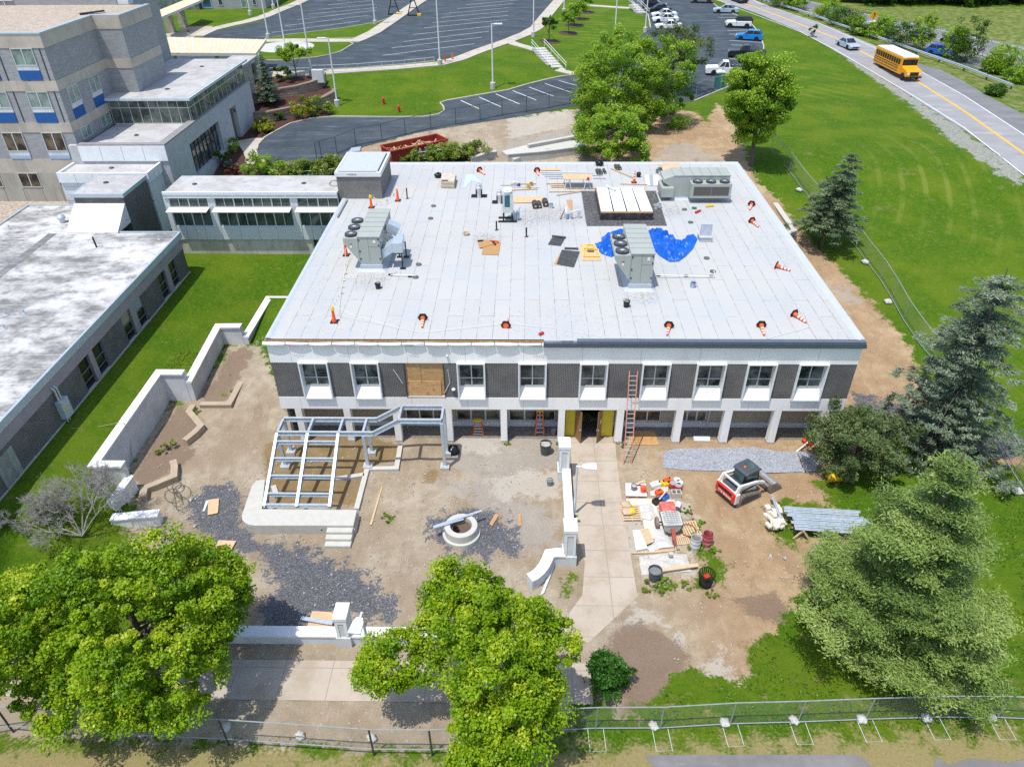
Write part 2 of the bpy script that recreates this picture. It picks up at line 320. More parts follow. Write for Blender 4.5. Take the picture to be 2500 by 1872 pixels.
# tyre ruts / lumps in bare soil are real relief
def vn(x, y, s, seed):
 r = np.random.default_rng(seed); g = r.random((97, 97)); fx = (x / s) % 96; fy = (y / s) % 96; ix = fx.astype(int); iy = fy.astype(int); tx = fx - ix; ty = fy - iy; tx = tx * tx * (3 - 2 * tx); ty = ty * ty * (3 - 2 * ty)
 return (g[iy, ix] * (1 - tx) + g[iy, ix + 1] * tx) * (1 - ty) + (g[iy + 1, ix] * (1 - tx) + g[iy + 1, ix + 1] * tx) * ty - .5
lump = (vn(GX + 500, GY + 500, 1.1, 1) * .08 + vn(GX + 500, GY + 500, .6, 2) * .05) * sstep(.5, 1, dirt) * (GY < 70)
lump = np.minimum(lump, .012) * (GY < 36.5)
gm.vertices.foreach_set('co', np.stack([GX, GY, GZ + lump], -1).ravel().astype(np.float32))
gm.loops.foreach_set('vertex_index', q.ravel().astype(np.int32)); gm.polygons.foreach_set('loop_start', np.arange(0, len(q) * 4, 4, dtype=np.int32)); gm.polygons.foreach_set('loop_total', np.full(len(q), 4, np.int32))
gm.update(calc_edges=True); gm.polygons.foreach_set('use_smooth', [True] * len(q))
for nm, chs in (('maskA', (dirt, grav, mud, soil)), ('maskB', (pale, dry, mulch, meadow)), ('maskC', (rock, mow, grav2, grp))):
 at = gm.attributes.new(nm, 'FLOAT_COLOR', 'POINT'); at.data.foreach_set('color', np.stack(chs, -1).reshape(-1).astype(np.float32))
def ground_mat():
 m, n, b = newmat('ground cover'); oc = objco(n)
 def masks(nm):
  a = nd(n, 'ShaderNodeAttribute', attribute_name=nm); s = n.nodes.new('ShaderNodeSeparateColor'); n.links.new(a.outputs['Color'], s.inputs[0]); return s.outputs[0], s.outputs[1], s.outputs[2], a.outputs['Alpha']
 A = masks('maskA'); B_ = masks('maskB'); Cc = masks('maskC')
 n1 = noise(n, 1.1, 6, rough=.65); n2 = noise(n, 7, 5, rough=.7); n3 = noise(n, .22, 4); n4 = noise(n, 26, 3, rough=.7)
 edge = mth(n, 'ADD', mth(n, 'MULTIPLY', mth(n, 'SUBTRACT', n1, .5), 1.2), mth(n, 'MULTIPLY', mth(n, 'SUBTRACT', n2, .5), .7))
 def M(v, k=1., lo=.4, hi=.6):
  g = ramp(n, mth(n, 'ADD', v, mth(n, 'MULTIPLY', edge, k)), lo, hi)
  return mth(n, 'MULTIPLY', g, ramp(n, v, 0., .12))
 # grass
 g = mixc(n, ramp(n, n2, .3, .7), (.036, .098, .004), (.085, .172, .007)); n5 = noise(n, 2.6, 6, rough=.75); g = mixc(n, mth(n, 'MULTIPLY', ramp(n, n5, .52, .68), .5), g, (.19, .215, .035)); g = mixc(n, mth(n, 'MULTIPLY', ramp(n, n5, .46, .34), .5), g, (.028, .075, .004)); g = mixc(n, mth(n, 'MULTIPLY', ramp(n, n3, .40, .66), .6), g, (.13, .185, .012)); g = mixc(n, mth(n, 'MULTIPLY', ramp(n, n4, .5, .8), .35), g, (.20, .215, .035))
 g = mixc(n, mth(n, 'MULTIPLY', ramp(n, n1, .58, .70), .5), g, (.20, .17, .06)); g = mixc(n, mth(n, 'MULTIPLY', ramp(n, noise(n, .5, 6, rough=.75), .60, .70), .45), g, (.24, .19, .09))
 wv = n.nodes.new('ShaderNodeTexWave'); wv.wave_type = 'RINGS'; wv.rings_direction = 'Z'; wv.inputs['Scale'].default_value = .14; wv.inputs['Distortion'].default_value = 3.5; wv.inputs['Detail'].default_value = 2; wv.inputs['Detail Scale'].default_value = .12
 mp = n.nodes.new('ShaderNodeMapping'); mp.inputs['Location'].default_value = (-12, -82, 0); n.links.new(oc, mp.inputs[0]); n.links.new(mp.outputs[0], wv.inputs[0])
 st = mth(n, 'MULTIPLY', mth(n, 'MULTIPLY', ramp(n, wv.outputs['Fac'], .78, .97), .5), Cc[1]); st = mth(n, 'MULTIPLY', st, ramp(n, n3, .35, .6)); g = mixc(n, st, g, (.21, .25, .055))
 g = mixc(n, M(B_[3], .7), g, mixc(n, ramp(n, n1, .35, .7), (.085, .14, .02), (.24, .25, .09)))
 g = mixc(n, mth(n, 'MULTIPLY', M(B_[1], 1.2, .35, .75), .9), g, mixc(n, n2, (.22, .19, .07), (.42, .33, .17)))
 # bare soil
 d = mixc(n, ramp(n, n1, .3, .7), (.34, .28, .20), (.47, .40, .30)); d = mixc(n, mth(n, 'MULTIPLY', ramp(n, n3, .38, .62), .7), d, mixc(n, n2, (.25, .185, .12), (.36, .275, .19))); rut = noise(n, .9, 6, rough=.65, stretch=(1.5, .5, 1)); d = mixc(n, mth(n, 'MULTIPLY', ramp(n, rut, .54, .70), .4), d, (.50, .44, .35)); d = mixc(n, mth(n, 'MULTIPLY', ramp(n, rut, .46, .34), .45), d, (.24, .19, .14)); d = mixc(n, mth(n, 'MULTIPLY', ramp(n, n4, .52, .75), .55), d, (.28, .25, .21)); d = mixc(n, ramp(n, n2, .68, .8), d, (.58, .55, .48))
 v = n.nodes.new('ShaderNodeTexVoronoi'); v.inputs['Scale'].default_value = 9; n.links.new(oc, v.inputs['Vector'])
 pb1 = n.nodes.new('ShaderNodeTexVoronoi'); pb1.inputs['Scale'].default_value = 2.6; n.links.new(oc, pb1.inputs['Vector']); d = mixc(n, ramp(n, pb1.outputs['Distance'], .13, .07), d, (.50, .48, .44)); sx = n.nodes.new('ShaderNodeSeparateXYZ'); n.links.new(oc, sx.inputs[0]); wm = n.nodes.new('ShaderNodeMapRange'); n.links.new(sx.outputs[0], wm.inputs[0]); wm.inputs[1].default_value = 5; wm.inputs[2].default_value = 12; d = mixc(n, wm.outputs[0], d, mixc(n, 1., d, (1.08, .93, .76), 'MULTIPLY')); st1 = mixc(n, v.outputs['Color'], (.19, .19, .18), (.46, .45, .42)); d = mixc(n, mth(n, 'MULTIPLY', M(Cc[2], 1.4), .6), d, mixc(n, n4, (.28, .26, .23), (.45, .43, .40)))
 d = mixc(n, mth(n, 'MULTIPLY', M(B_[0], 1.3), .7), d, (.50, .465, .40))
 d = mixc(n, mth(n, 'MULTIPLY', M(A[2], .9), .85), d, mixc(n, n1, (.16, .095, .03), (.33, .24, .12)))
 d = mixc(n, mth(n, 'MULTIPLY', M(A[3], 1.8, .36, .64), .85), d, mixc(n, n2, (.15, .105, .075), (.29, .21, .15)))
 v2 = n.nodes.new('ShaderNodeTexVoronoi'); v2.inputs['Scale'].default_value = 24; n.links.new(oc, v2.inputs['Vector'])
 gv = n.nodes.new('ShaderNodeSeparateColor'); n.links.new(v2.outputs['Color'], gv.inputs[0])
 gr = mixc(n, ramp(n, gv.outputs[0], .3, 1.), (.055, .062, .078), (.19, .21, .245)); gr = mixc(n, ramp(n, n2, .6, .75), gr, (.34, .32, .28))
 d = mixc(n, mth(n, 'MULTIPLY', M(A[1], 2.0, .38, .62), .9), d, gr)
 c = mixc(n, M(A[0], 1.6, .36, .64), g, d)
 c = mixc(n, M(B_[2], .25), c, mixc(n, n4, (.045, .022, .018), (.13, .07, .055)))
 c = mixc(n, mth(n, 'MULTIPLY', M(Cc[0], 2.2, .42, .6), .85), c, st1)
 n.links.new(c, b.inputs['Base Color']); b.inputs['Roughness'].default_value = .95; b.inputs['Specular IOR Level'].default_value = .1
 bp = n.nodes.new('ShaderNodeBump'); bp.inputs['Strength'].default_value = .7; bp.inputs['Distance'].default_value = .12
 n.links.new(mth(n, 'ADD', n2, mth(n, 'MULTIPLY', n4, .7)), bp.inputs['Height']); n.links.new(bp.outputs[0], b.inputs['Normal'])
 return m
gm.materials.append(ground_mat()); link('ground', gm, kind='structure')
# ---------------------------------------------------------------- draped sheets
def drape(name, poly, material, off=.03, step=3., kind='structure'):
 bm = bmesh.new(); vs = [bm.verts.new((float(p[0]), float(p[1]), 0)) for p in poly]
 es = [bm.edges.new((vs[i], vs[(i + 1) % len(vs)])) for i in range(len(vs))]
 bmesh.ops.triangle_fill(bm, use_beauty=True, edges=es)
 po = np.array([(v.co.x, v.co.y) for v in bm.verts]); lo = po.min(0); hi = po.max(0)
 for ax in (0, 1):
  t = math.ceil(lo[ax] / step) * step
  for t in sorted(set(np.arange(t, hi[ax], step).tolist() + ([66, 70, 80, 94, 109, 116, 150] if ax else []))):
   co = [0, 0, 0]; no = [0, 0, 0]; co[ax] = t; no[ax] = 1
   bmesh.ops.bisect_plane(bm, geom=bm.verts[:] + bm.edges[:] + bm.faces[:], plane_co=co, plane_no=no)
 for v in bm.verts: v.co.z = float(T(v.co.x, v.co.y)) + off
 for f in bm.faces:
  f.normal_update()
  if f.normal.z < 0: f.normal_flip()
  f.smooth = True
 me = bpy.data.meshes.new(name); bm.to_mesh(me); bm.free(); me.materials.append(material); return link(name, me, kind=kind)
def resamp(pts, step):
 out = [Vector(pts[0])]
 for a, b in zip(pts[:-1], pts[1:]):
  a = Vector(a); b = Vector(b); k = max(1, int((b - a).length / step)); out += [a.lerp(b, (i + 1) / k) for i in range(k)]
 return out
def ribbon(m, pts, width, off, step=.8, thick=0):
 pts = resamp([(p[0], p[1]) for p in pts], step); n0 = len(m.v); vs = []; N = len(pts)
 for i, p in enumerate(pts):
  d = (pts[min(i + 1, N - 1)] - pts[max(i - 1, 0)]).normalized(); nrm = Vector((-d.y, d.x))
  for s in (1, -1):
   q_ = p + nrm * (s * width / 2); z = float(T(q_.x, q_.y)); vs.append((q_.x, q_.y, z + off))
  if thick:
   for s in (1, -1):
    q_ = p + nrm * (s * width / 2); vs.append((q_.x, q_.y, float(T(q_.x, q_.y)) + off - thick))
 k = 4 if thick else 2; fs = []
 for i in range(N - 1):
  a = i * k; b = a + k; fs.append((a, a + 1, b + 1, b))
  if thick: fs += [(a + 2, a, b, b + 2), (a + 1, a + 3, b + 3, b + 1)]
 if thick: fs += [(0, 2, 3, 1), ((N - 1) * k + 1, (N - 1) * k + 3, (N - 1) * k + 2, (N - 1) * k)]
 return m.add(vs, fs)
def asphalt(name, c0, c1, crack=.5, rot=0):
 m, n, b = newmat(name); n1 = noise(n, .35, 6, rough=.7); n2 = noise(n, 12, 3); n3 = noise(n, .6, 7, rough=.75, stretch=(.25, 1.6, 1))
 c = mixc(n, ramp(n, n1, .35, .7), c0, c1); c = mixc(n, mth(n, 'MULTIPLY', ramp(n, n3, .52, .68), crack), c, [min(1, x * 2.2 + .03) for x in c1]); c = mixc(n, mth(n, 'MULTIPLY', n2, .25), c, [x * .6 for x in c0])
 n.links.new(c, b.inputs['Base Color']); b.inputs['Roughness'].default_value = .85; b.inputs['Specular IOR Level'].default_value = .25
 bp = n.nodes.new('ShaderNodeBump'); bp.inputs['Strength'].default_value = .2; n.links.new(n2, bp.inputs['Height']); n.links.new(bp.outputs[0], b.inputs['Normal']); return m
M_asph = asphalt('sealed asphalt', (.044, .058, .072), (.072, .091, .108))
M_asph2 = asphalt('worn asphalt', (.17, .165, .16), (.24, .235, .23), .15)
M_road = asphalt('pale road surface', (.28, .28, .285), (.335, .34, .35), .2)
M_hwy = asphalt('grey highway surface', (.17, .175, .18), (.22, .225, .23), .15)
M_line = mat('white road paint', (.72, .72, .7), .7, var=.1, col2=(.4, .4, .4), amount=.5, scale=5)
M_yline = mat('yellow road paint', (.80, .43, .05), .7, var=.1)
def pavement(name, c, jx=1.5, jy=1.5):
 m, n, b = newmat(name); t = n.nodes.new('ShaderNodeTexBrick'); n.links.new(objco(n), t.inputs['Vector']); t.offset = 0
 for k, v in (('Color1', c), ('Color2', [x * .95 for x in c]), ('Mortar', [x * .6 for x in c])): t.inputs[k].default_value = rgb(v)
 t.inputs['Scale'].default_value = 1; t.inputs['Mortar Size'].default_value = .02; t.inputs['Brick Width'].default_value = jx; t.inputs['Row Height'].default_value = jy
 f = noise(n, .5, 8, rough=.75); c2 = mixc(n, mth(n, 'MULTIPLY', ramp(n, f, .42, .66), .7), t.outputs['Color'], [x * y for x, y in zip(c, (.72, .66, .58))]); f2 = noise(n, 9, 4); c2 = mixc(n, mth(n, 'MULTIPLY', ramp(n, f2, .55, .8), .35), c2, [min(1, x * 1.2) for x in c])
 n.links.new(c2, b.inputs['Base Color']); b.inputs['Roughness'].default_value = .9; b.inputs['Specular IOR Level'].default_value = .2; return m
M_walk = pavement('concrete pavement', (.46, .40, .33), 2.3, 1.9); M_walk2 = pavement('sidewalk concrete', (.50, .465, .40))
lot = pl('B', [(95, 1265), (105, 1225), (160, 1165), (250, 1112), (380, 1045), (560, 1003), (740, 988), (1200, 992), (1500, 990), (1620, 970), (1672, 940), (1665, 905), (1637, 872), (1700, 852), (2208, 765)], 'C', [(540, 640), (700, 590), (900, 480), (1100, 330), (1195, 220), (1170, 140), (1040, 60), (1040, 20), (1000, -40), (1650, -60), (1700, 10), (1760, 60), (1960, 150), (2060, 220), (2120, 290), (2155, 400), (2130, 520), (1990, 680), (1860, 735), (1570, 855), (1300, 870), (520, 900), (300, 945), (0, 1000)], 'B', [(1700, 1075), (1400, 1130), (1000, 1235), (830, 1340), (300, 1400), (110, 1330)])
drape('service_road', lot, M_asph, .03)
ulot = pl('B', [(20, 600), (560, 592), (900, 570), (1300, 545), (1600, 510), (1750, 480), (1900, 430), (2208, 330)], 'C', [(150, 272), (230, 225), (300, 140), (400, 20), (440, -60)], 'B', [(620, -60), (540, 0), (300, 100), (130, 178), (0, 212)], 'A', [(1800, 270), (1650, 330), (1400, 480), (1900, 600)])
drape('parking_lot', ulot, M_asph, .03)
M_turf = None
road_l = [(-600, -60), (-400, 0), (-200, 60), (0, 132), (140, 193), (300, 258), (420, 322), (560, 400), (640, 448), (900, 595), (1150, 745), (1400, 905), (1700, 1092), (2000, 1310), (2208, 1470), (2500, 1700), (2900, 2000)]
road_r = [(2900, 1300), (2500, 1120), (2208, 970), (1900, 810), (1700, 690), (1500, 590), (1290, 530), (900, 365), (600, 240), (300, 138), (0, 28), (-120, -20), (-240, -70)]
drape('road', pl('D', road_l + road_r), M_road, .03)
drape('road_shoulder', pl('D', [(2900, 1280), (2500, 1110), (2208, 968), (1900, 808), (1700, 688), (1500, 588), (1290, 530), (1290, 575), (1700, 800), (2208, 1128), (2900, 1580)]), M_hwy, .036)
drape('highway', pl('D', [(200, -40), (340, -4), (600, 56), (1000, 146), (1500, 238), (1700, 288), (2208, 394), (2900, 540), (2900, 900), (2208, 690), (1500, 485), (1000, 335), (640, 185), (380, 100), (150, 30)]), M_hwy, .03)
mk = MB()
for k, pts, wd in (('D', [(-500, -50), (-200, 75), (0, 148), (330, 275), (620, 425), (900, 590), (1250, 795), (1700, 1077), (2208, 1478), (2700, 1900)], .16), ('D', [(-200, -60), (0, 42), (460, 190), (930, 398), (1290, 578), (1700, 808), (2208, 1140), (2700, 1480)], .16), ('D', [(340, 3), (800, 108), (1150, 182), (1700, 300), (2208, 413), (2700, 520)], .16)):
 ribbon(mk, [P(k, *p) for p in dens(pts)], wd, .045)
for x0 in (400, 500, 640, 860, 1100, 1220, 1390, 1500, 1800, 2040, 2150):
 y0 = 85 + (x0 - 400) * .223; ribbon(mk, [P('D', x0 - 25, y0 - 5), P('D', x0 + 45, y0 + 11)], .16, .045)
for k, a, b in (('B', (1230, 408), (1990, 318)), ('B', (1150, 472), (1925, 373)), ('B', (1330, 355), (2050, 268)), ('B', (1410, 295), (2100, 222)), ('B', (1500, 240), (2200, 170)), ('B', (1575, 195), (2208, 135)), ('B', (1645, 152), (2208, 100)), ('B', (1710, 115), (2208, 70)), ('B', (1780, 78), (2250, 35)), ('B', (1850, 45), (2300, 5)),
    ('B', (690, 45), (1060, 8)), ('B', (610, 85), (1090, 40)), ('B', (520, 125), (1105, 68)), ('B', (430, 170), (1100, 92)), ('B', (330, 222), (1035, 133)), ('B', (220, 278), (960, 182)), ('B', (770, 10), (1010, -12)),
    ('B', (1810, 850), (1965, 920)), ('B', (1965, 822), (2150, 905)), ('B', (2105, 795), (2230, 850)), ('C', (40, 768), (240, 848)), ('C', (178, 738), (385, 815)), ('C', (312, 708), (535, 783)), ('C', (430, 683), (580, 725)), ('C', (0, 838), (95, 880)),
    ('C', (1790, 130), (1925, 122)), ('C', (1850, 262), (2070, 256)), ('C', (1860, 292), (1920, 292)), ('C', (1865, 345), (2140, 362)), ('C', (1880, 382), (2000, 388)), ('C', (1770, 152), (1960, 150)), ('C', (1870, 500), (2100, 512)), ('B', (150, 585), (560, 575)), ('B', (740, 590), (600, 596))):
 ribbon(mk, [P(k, *a), P(k, *b)], .13, .045)
mk.build('road_marking', M_line, kind='structure')
mk = MB()
for k, pts, wd in (('D', [(-400, -55), (-200, 15), (0, 85), (400, 240), (640, 332), (780, 408), (1290, 678), (1700, 938), (2208, 1300), (2700, 1640)], .34), ('D', [(370, 98), (760, 196), (1080, 270), (1530, 382), (1980, 493), (2208, 552), (2600, 650)], .2), ('D', [(1080, 330), (1370, 408), (1750, 518), (2208, 636), (2600, 740)], .2)):
 ribbon(mk, [P(k, *p) for p in dens(pts)], wd, .045)
mk.build('centre_line', M_yline, kind='structure')
# islands, kerbs, sidewalks
def turf_mat():
 m, n, b = newmat('lawn turf'); n1 = noise(n, .4, 5); n2 = noise(n, 7, 5, rough=.7)
 c = mixc(n, n2, (.045, .10, .005), (.095, .165, .01)); c = mixc(n, mth(n, 'MULTIPLY', ramp(n, n1, .45, .7), .5), c, (.16, .19, .02)); n.links.new(c, b.inputs['Base Color']); b.inputs['Roughness'].default_value = .95; b.inputs['Specular IOR Level'].default_value = .1; return m
M_turf = turf_mat()
is1 = pl('B', [(165, 332), (350, 300), (800, 245), (1100, 195), (1262, 143), (1180, 205), (1000, 308), (930, 325), (600, 338), (165, 345)])
is2 = pl('B', [(88, 512), (130, 400), (160, 362), (880, 362), (905, 376), (800, 440), (700, 468), (600, 488), (300, 515)])
drape('traffic_island', is1, M_turf, .14); drape('traffic_island', is2, M_turf, .14)
pc = P('B', 332, 405); drape('flagpole_plaza', np.array([(pc.x + 4.6 * math.cos(a), pc.y + 4.2 * math.sin(a)) for a in np.linspace(0, 2 * PI, 28)[:-1]]), M_conclt, .16)
sw = MB(); ribbon(sw, [P('B', *p) for p in [(150, 352), (400, 348), (930, 350), (1080, 280), (1200, 200), (1330, 110), (1430, 40), (1540, -30)]], 2.4, .17, thick=.2)
ribbon(sw, [P('B', *p) for p in [(60, 652), (560, 618), (900, 600), (1300, 572), (1640, 542), (1800, 500), (1950, 440), (2208, 350)]] + [P('C', *p) for p in [(150, 290), (240, 240), (310, 150), (420, 20), (470, -40)]], 2.2, .12, thick=.2)
ribbon(sw, [P('C', *p) for p in [(0, 352), (60, 375), (240, 428)]], 1.8, .1, thick=.15); ribbon(sw, [P('C', *p) for p in [(415, 592), (540, 622), (640, 632)]], 1.8, .1, thick=.15); ribbon(sw, [P('C', *p) for p in [(640, 48), (800, 58), (1040, 74)]], 1.8, .1, thick=.15)
ribbon(sw, [P('B', *p) for p in [(540, -20), (420, 38), (300, 85), (150, 148), (0, 190)]] + [P('A', *p) for p in [(1950, 215), (1780, 255), (1660, 310)]], 2.4, .14, thick=.2)
sw.build('sidewalk', M_walk2, kind='structure')
kb = MB()
def loop(p): return list(p) + [p[0]]
for pts in (loop(is1), loop(is2), pl('B', [(95, 1265), (105, 1225), (160, 1165), (250, 1112), (380, 1045), (560, 1003), (740, 988), (1200, 992), (1500, 990), (1620, 970), (1672, 940), (1665, 905), (1637, 872), (1700, 852), (2208, 765)], 'C', [(540, 640), (640, 605)]), pl('C', [(1700, 10), (1760, 60), (1960, 150), (2060, 220), (2120, 290), (2155, 400), (2130, 520), (1990, 680), (1860, 735), (1570, 855)]), pl('C', [(1040, 20), (1180, 130), (1200, 240)])):
 ribbon(kb, pts, .18, .15, step=1., thick=.3)
kb.build('kerb', M_walk2, kind='structure')
drape('entrance_path', pl('K', [(615, 640), (1035, 640), (1040, 760), (1065, 1000), (1120, 1400), (1160, 1640)], 'O', [(1110, 360), (735, 715), (500, 610), (690, 350), (710, 100)], 'K', [(730, 1560), (700, 1300), (665, 800), (615, 700)]), M_walk, .02, 2)
ya, yb = P('N', 500, 757).y, P('N', 700, 1085).y
drape('front_sidewalk', [(-42, yb), (3.2, yb - .1), (3.2, ya), (-42, ya)], M_walk, .02, 3)
drape('asphalt_path', pl('O', [(1160, 1565), (2210, 1562)], 'Q', [(720, 1563), (800, 1610), (850, 1680), (850, 1800), (-700, 1800), (-760, 1740)]), M_asph2, .02, 3)
drape('asphalt_path', pl('Q', [(1300, 1656), (1330, 1580), (1420, 1640), (1570, 1590), (1720, 1600), (1850, 1620), (2000, 1600), (2100, 1800), (1300, 1800)]), M_asph2, .02, 3)
drape('walkway', pl('B', [(-80, 1190), (60, 1165), (158, 1165), (105, 1225), (92, 1265), (110, 1335), (60, 1390), (10, 1380), (-20, 1280)]), M_walk2, .022, 2)
drape('entrance_forecourt', pl('LB', [(130, 460), (280, 440), (420, 360), (780, 355), (660, 430), (480, 525), (160, 500)]), M_walk, .035, 3)
M_gpad = None
def stone_mat(name, c0, c1, s=22):
 m, n, b = newmat(name); v = n.nodes.new('ShaderNodeTexVoronoi'); v.inputs['Scale'].default_value = s; n.links.new(objco(n), v.inputs['Vector']); g = n.nodes.new('ShaderNodeSeparateColor'); n.links.new(v.outputs['Color'], g.inputs[0])
 c = mixc(n, g.outputs[0], c0, c1); c = mixc(n, mth(n, 'MULTIPLY', ramp(n, noise(n, .8, 5), .5, .75), .3), c, [x * .7 for x in c0]); n.links.new(c, b.inputs['Base Color']); b.inputs['Roughness'].default_value = .9
 bp = n.nodes.new('ShaderNodeBump'); bp.inputs['Strength'].default_value = .5; n.links.new(v.outputs['Distance'], bp.inputs['Height']); n.links.new(bp.outputs[0], b.inputs['Normal']); return m
M_gpad = stone_mat('grey crushed stone', (.17, .185, .215), (.40, .425, .475), 18)
gp = pl('K', [(1446, 838), (1560, 815), (1700, 812), (2208, 800)], 'L', [(300, 762), (560, 770), (640, 850), (600, 920), (300, 930), (0, 930)], 'K', [(1950, 1005), (1620, 995), (1440, 975)])
o = drape('gravel_pad', gp, M_gpad, .05, 2)
# ================================================================ BUILDINGS
XL, XR, YF, YB = -15.84, 20.42, 37.88, 70.44
Z1, Z2, Z3, ZR = 2.8, 3.74, 6.38, 8.05
mb = thing('school_building', 'two storey school building with white roof, dark brick band and white framed windows', 'building', (0, 54, 0))
def pb(o, par):       # children keep world coordinates
 o.matrix_parent_inverse = par.matrix_basis.inverted(); return o
def part(m, name, mt, par, **kw): return pb(m.build(name, mt, par, **kw), par)
def each(bs, name, mt, par, **kw):
 for b in bs: o = part(MB().box(*b), name, mt, par, **kw)
 return o
def roof_mat():
 m, n, b = newmat('white roll roofing'); oc = objco(n)
 mp = n.nodes.new('ShaderNodeMapping'); mp.inputs['Rotation'].default_value = (0, 0, R(90)); n.links.new(oc, mp.inputs[0])
 wob = nd(n, 'ShaderNodeTexNoise'); wob.inputs['Scale'].default_value = 1.2; n.links.new(oc, wob.inputs['Vector'])
 wv = mixc(n, .03, (0, 0, 0), (1, 1, 1)); va = n.nodes.new('ShaderNodeVectorMath'); va.operation = 'MULTIPLY_ADD'; n.links.new(wob.outputs['Color'], va.inputs[0]); va.inputs[1].default_value = (.06, .06, 0); n.links.new(mp.outputs[0], va.inputs[2])
 t = n.nodes.new('ShaderNodeTexBrick'); n.links.new(va.outputs[0], t.inputs['Vector']); t.offset = .42; t.inputs['Scale'].default_value = 1; t.inputs['Brick Width'].default_value = 5.1; t.inputs['Row Height'].default_value = .98; t.inputs['Mortar Size'].default_value = .018; t.inputs['Mortar Smooth'].default_value = .3
 t.inputs['Color1'].default_value = rgb((.45, .448, .435)); t.inputs['Color2'].default_value = rgb((.47, .466, .45)); t.inputs['Mortar'].default_value = rgb((.47, .466, .45))
 brk = noise(n, 1.6, 6, rough=.8); c = mixc(n, mth(n, 'MULTIPLY', t.outputs['Fac'], mth(n, 'ADD', mth(n, 'MULTIPLY', ramp(n, brk, .44, .55), .78), .22)), t.outputs['Color'], (.10, .11, .12))
 f = noise(n, .25, 6, rough=.7); c = mixc(n, mth(n, 'MULTIPLY', ramp(n, f, .40, .66), .4), c, (.37, .43, .46))
 f2 = noise(n, .12, 3, rough=.5); sp = noise(n, 9, 4, rough=.85); c = mixc(n, mth(n, 'MULTIPLY', mth(n, 'MULTIPLY', ramp(n, sp, .57, .66), ramp(n, f2, .40, .6)), .8), c, (.12, .11, .11))
 for q_, rr_ in ((P('G', 1140, 1185, 8.05), 1.6), (P('AH', 620, 1530, 8.05), 2.2), (P('G', 520, 500, 8.05), 3.2), (P('G', 200, 520, 8.05), 3.0), (P('G', 1360, 470, 8.05), 2.0), (P('F', 1960, 560, 8.05), 1.6)):
  vd = n.nodes.new('ShaderNodeVectorMath'); vd.operation = 'DISTANCE'; n.links.new(oc, vd.inputs[0]); vd.inputs[1].default_value = q_; c = mixc(n, mth(n, 'MULTIPLY', mth(n, 'MULTIPLY', ramp(n, vd.outputs['Value'], rr_, rr_ * .2), ramp(n, sp, .48, .60)), .75), c, (.13, .12, .115))
 s2 = noise(n, .8, 4); c = mixc(n, mth(n, 'MULTIPLY', ramp(n, s2, .55, .74), .35), c, (.46, .42, .36))
 n.links.new(c, b.inputs['Base Color']); b.inputs['Roughness'].default_value = .75; b.inputs['Specular IOR Level'].default_value = .3
 bp = n.nodes.new('ShaderNodeBump'); bp.inputs['Strength'].default_value = .25; n.links.new(noise(n, 30, 3), bp.inputs['Height']); n.links.new(bp.outputs[0], b.inputs['Normal']); return m
M_roof = roof_mat()
M_memb = mat('white roof membrane edge', (.44, .475, .505), .7, var=.06, col2=(.45, .5, .54), amount=.4)
# structure: roof deck and walls
part(MB().box(XL, XR, YF - .02, YB, 7.72, ZR), 'roof', M_roof, mb)
e = MB(); xo0, xo1 = XL - .06, XR + .06
for a, b in (((XL + .18, YF + .1), (XL + .18, 61)), ((XR - .18, YF + .1), (XR - .18, YB - .4)), ((XL + .1, YB - .18), (XR, YB - .18))):
 A, B_ = Vector((*a, ZR)), Vector((*b, ZR)); d = (B_ - A).normalized(); nrm = Vector((-d.y, d.x, 0))
 prof = [(-.24, -.3), (-.24, .05), (-.2, .1), (-.02, .11), (.06, .07), (.14, .02), (.26, .004), (.26, -.3)]
 sg = -1 if (nrm.dot(Vector((2, 54, 0)) - A) < 0) else 1
 vs = [p_ + nrm * (sg * q_[0]) + Vector((0, 0, q_[1])) for p_ in (A, B_) for q_ in prof]; k = len(prof)
 e.add(vs, [(i, (i + 1) % k, k + (i + 1) % k, k + i) for i in range(k)] + [tuple(range(k))[::-1], tuple(range(k, 2 * k))])
part(e, 'roof_edge', M_memb, mb, smooth=True)
each([(XL + .1, XL + .28, YF + .6, YB - .3, 0, 7.72), (XR - .28, XR - .1, YF + .6, YB - .3, 0, 7.72), (XL + .1, XR - .1, YB - .3, YB - .1, 0, 7.72)], 'side_wall', M_brickd, mb)
def panel_mat():
 m, n, b = newmat('white precast panel'); t = n.nodes.new('ShaderNodeTexBrick'); n.links.new(wallco(n), t.inputs['Vector']); t.offset = .5
 t.inputs['Scale'].default_value = 1; t.inputs['Brick Width'].default_value = 3.6; t.inputs['Row Height'].default_value = 9; t.inputs['Mortar Size'].default_value = .012
 for k, v in (('Color1', (.88, .865, .83)), ('Color2', (.86, .845, .81)), ('Mortar', (.40, .41, .42))): t.inputs[k].default_value = rgb(v)
 f = noise(n, 1.2, 6, rough=.7, stretch=(1, 1, .25)); c = mixc(n, mth(n, 'MULTIPLY', ramp(n, f, .45, .75), .28), t.outputs['Color'], (.58, .57, .54)); n.links.new(c, b.inputs['Base Color']); b.inputs['Roughness'].default_value = .75; return m
M_pan = panel_mat()
part(boxes([(XL, XR, YF, YF + .5, Z3, 7.72)]), 'upper_band', M_pan, mb)
part(boxes([(XL, XR, YF, YF + 1.9, Z1, Z2)]), 'lower_band', M_pan, mb)
bays = [(-14.12, -12.27), (-10.88, -9.1), (-4.25, -2.48), (-.42, 1.35), (3.4, 5.15), (7.26, 9.02), (10.62, 12.43), (13.72, 15.53), (16.87, 18.68)]
ply = (-7.55, -5.05)
sp_ = sorted(bays + [ply]); seg = []; x = XL
for a, b in sp_: seg.append((x, a, YF + .02, YF + .5, Z2, Z3)); x = b
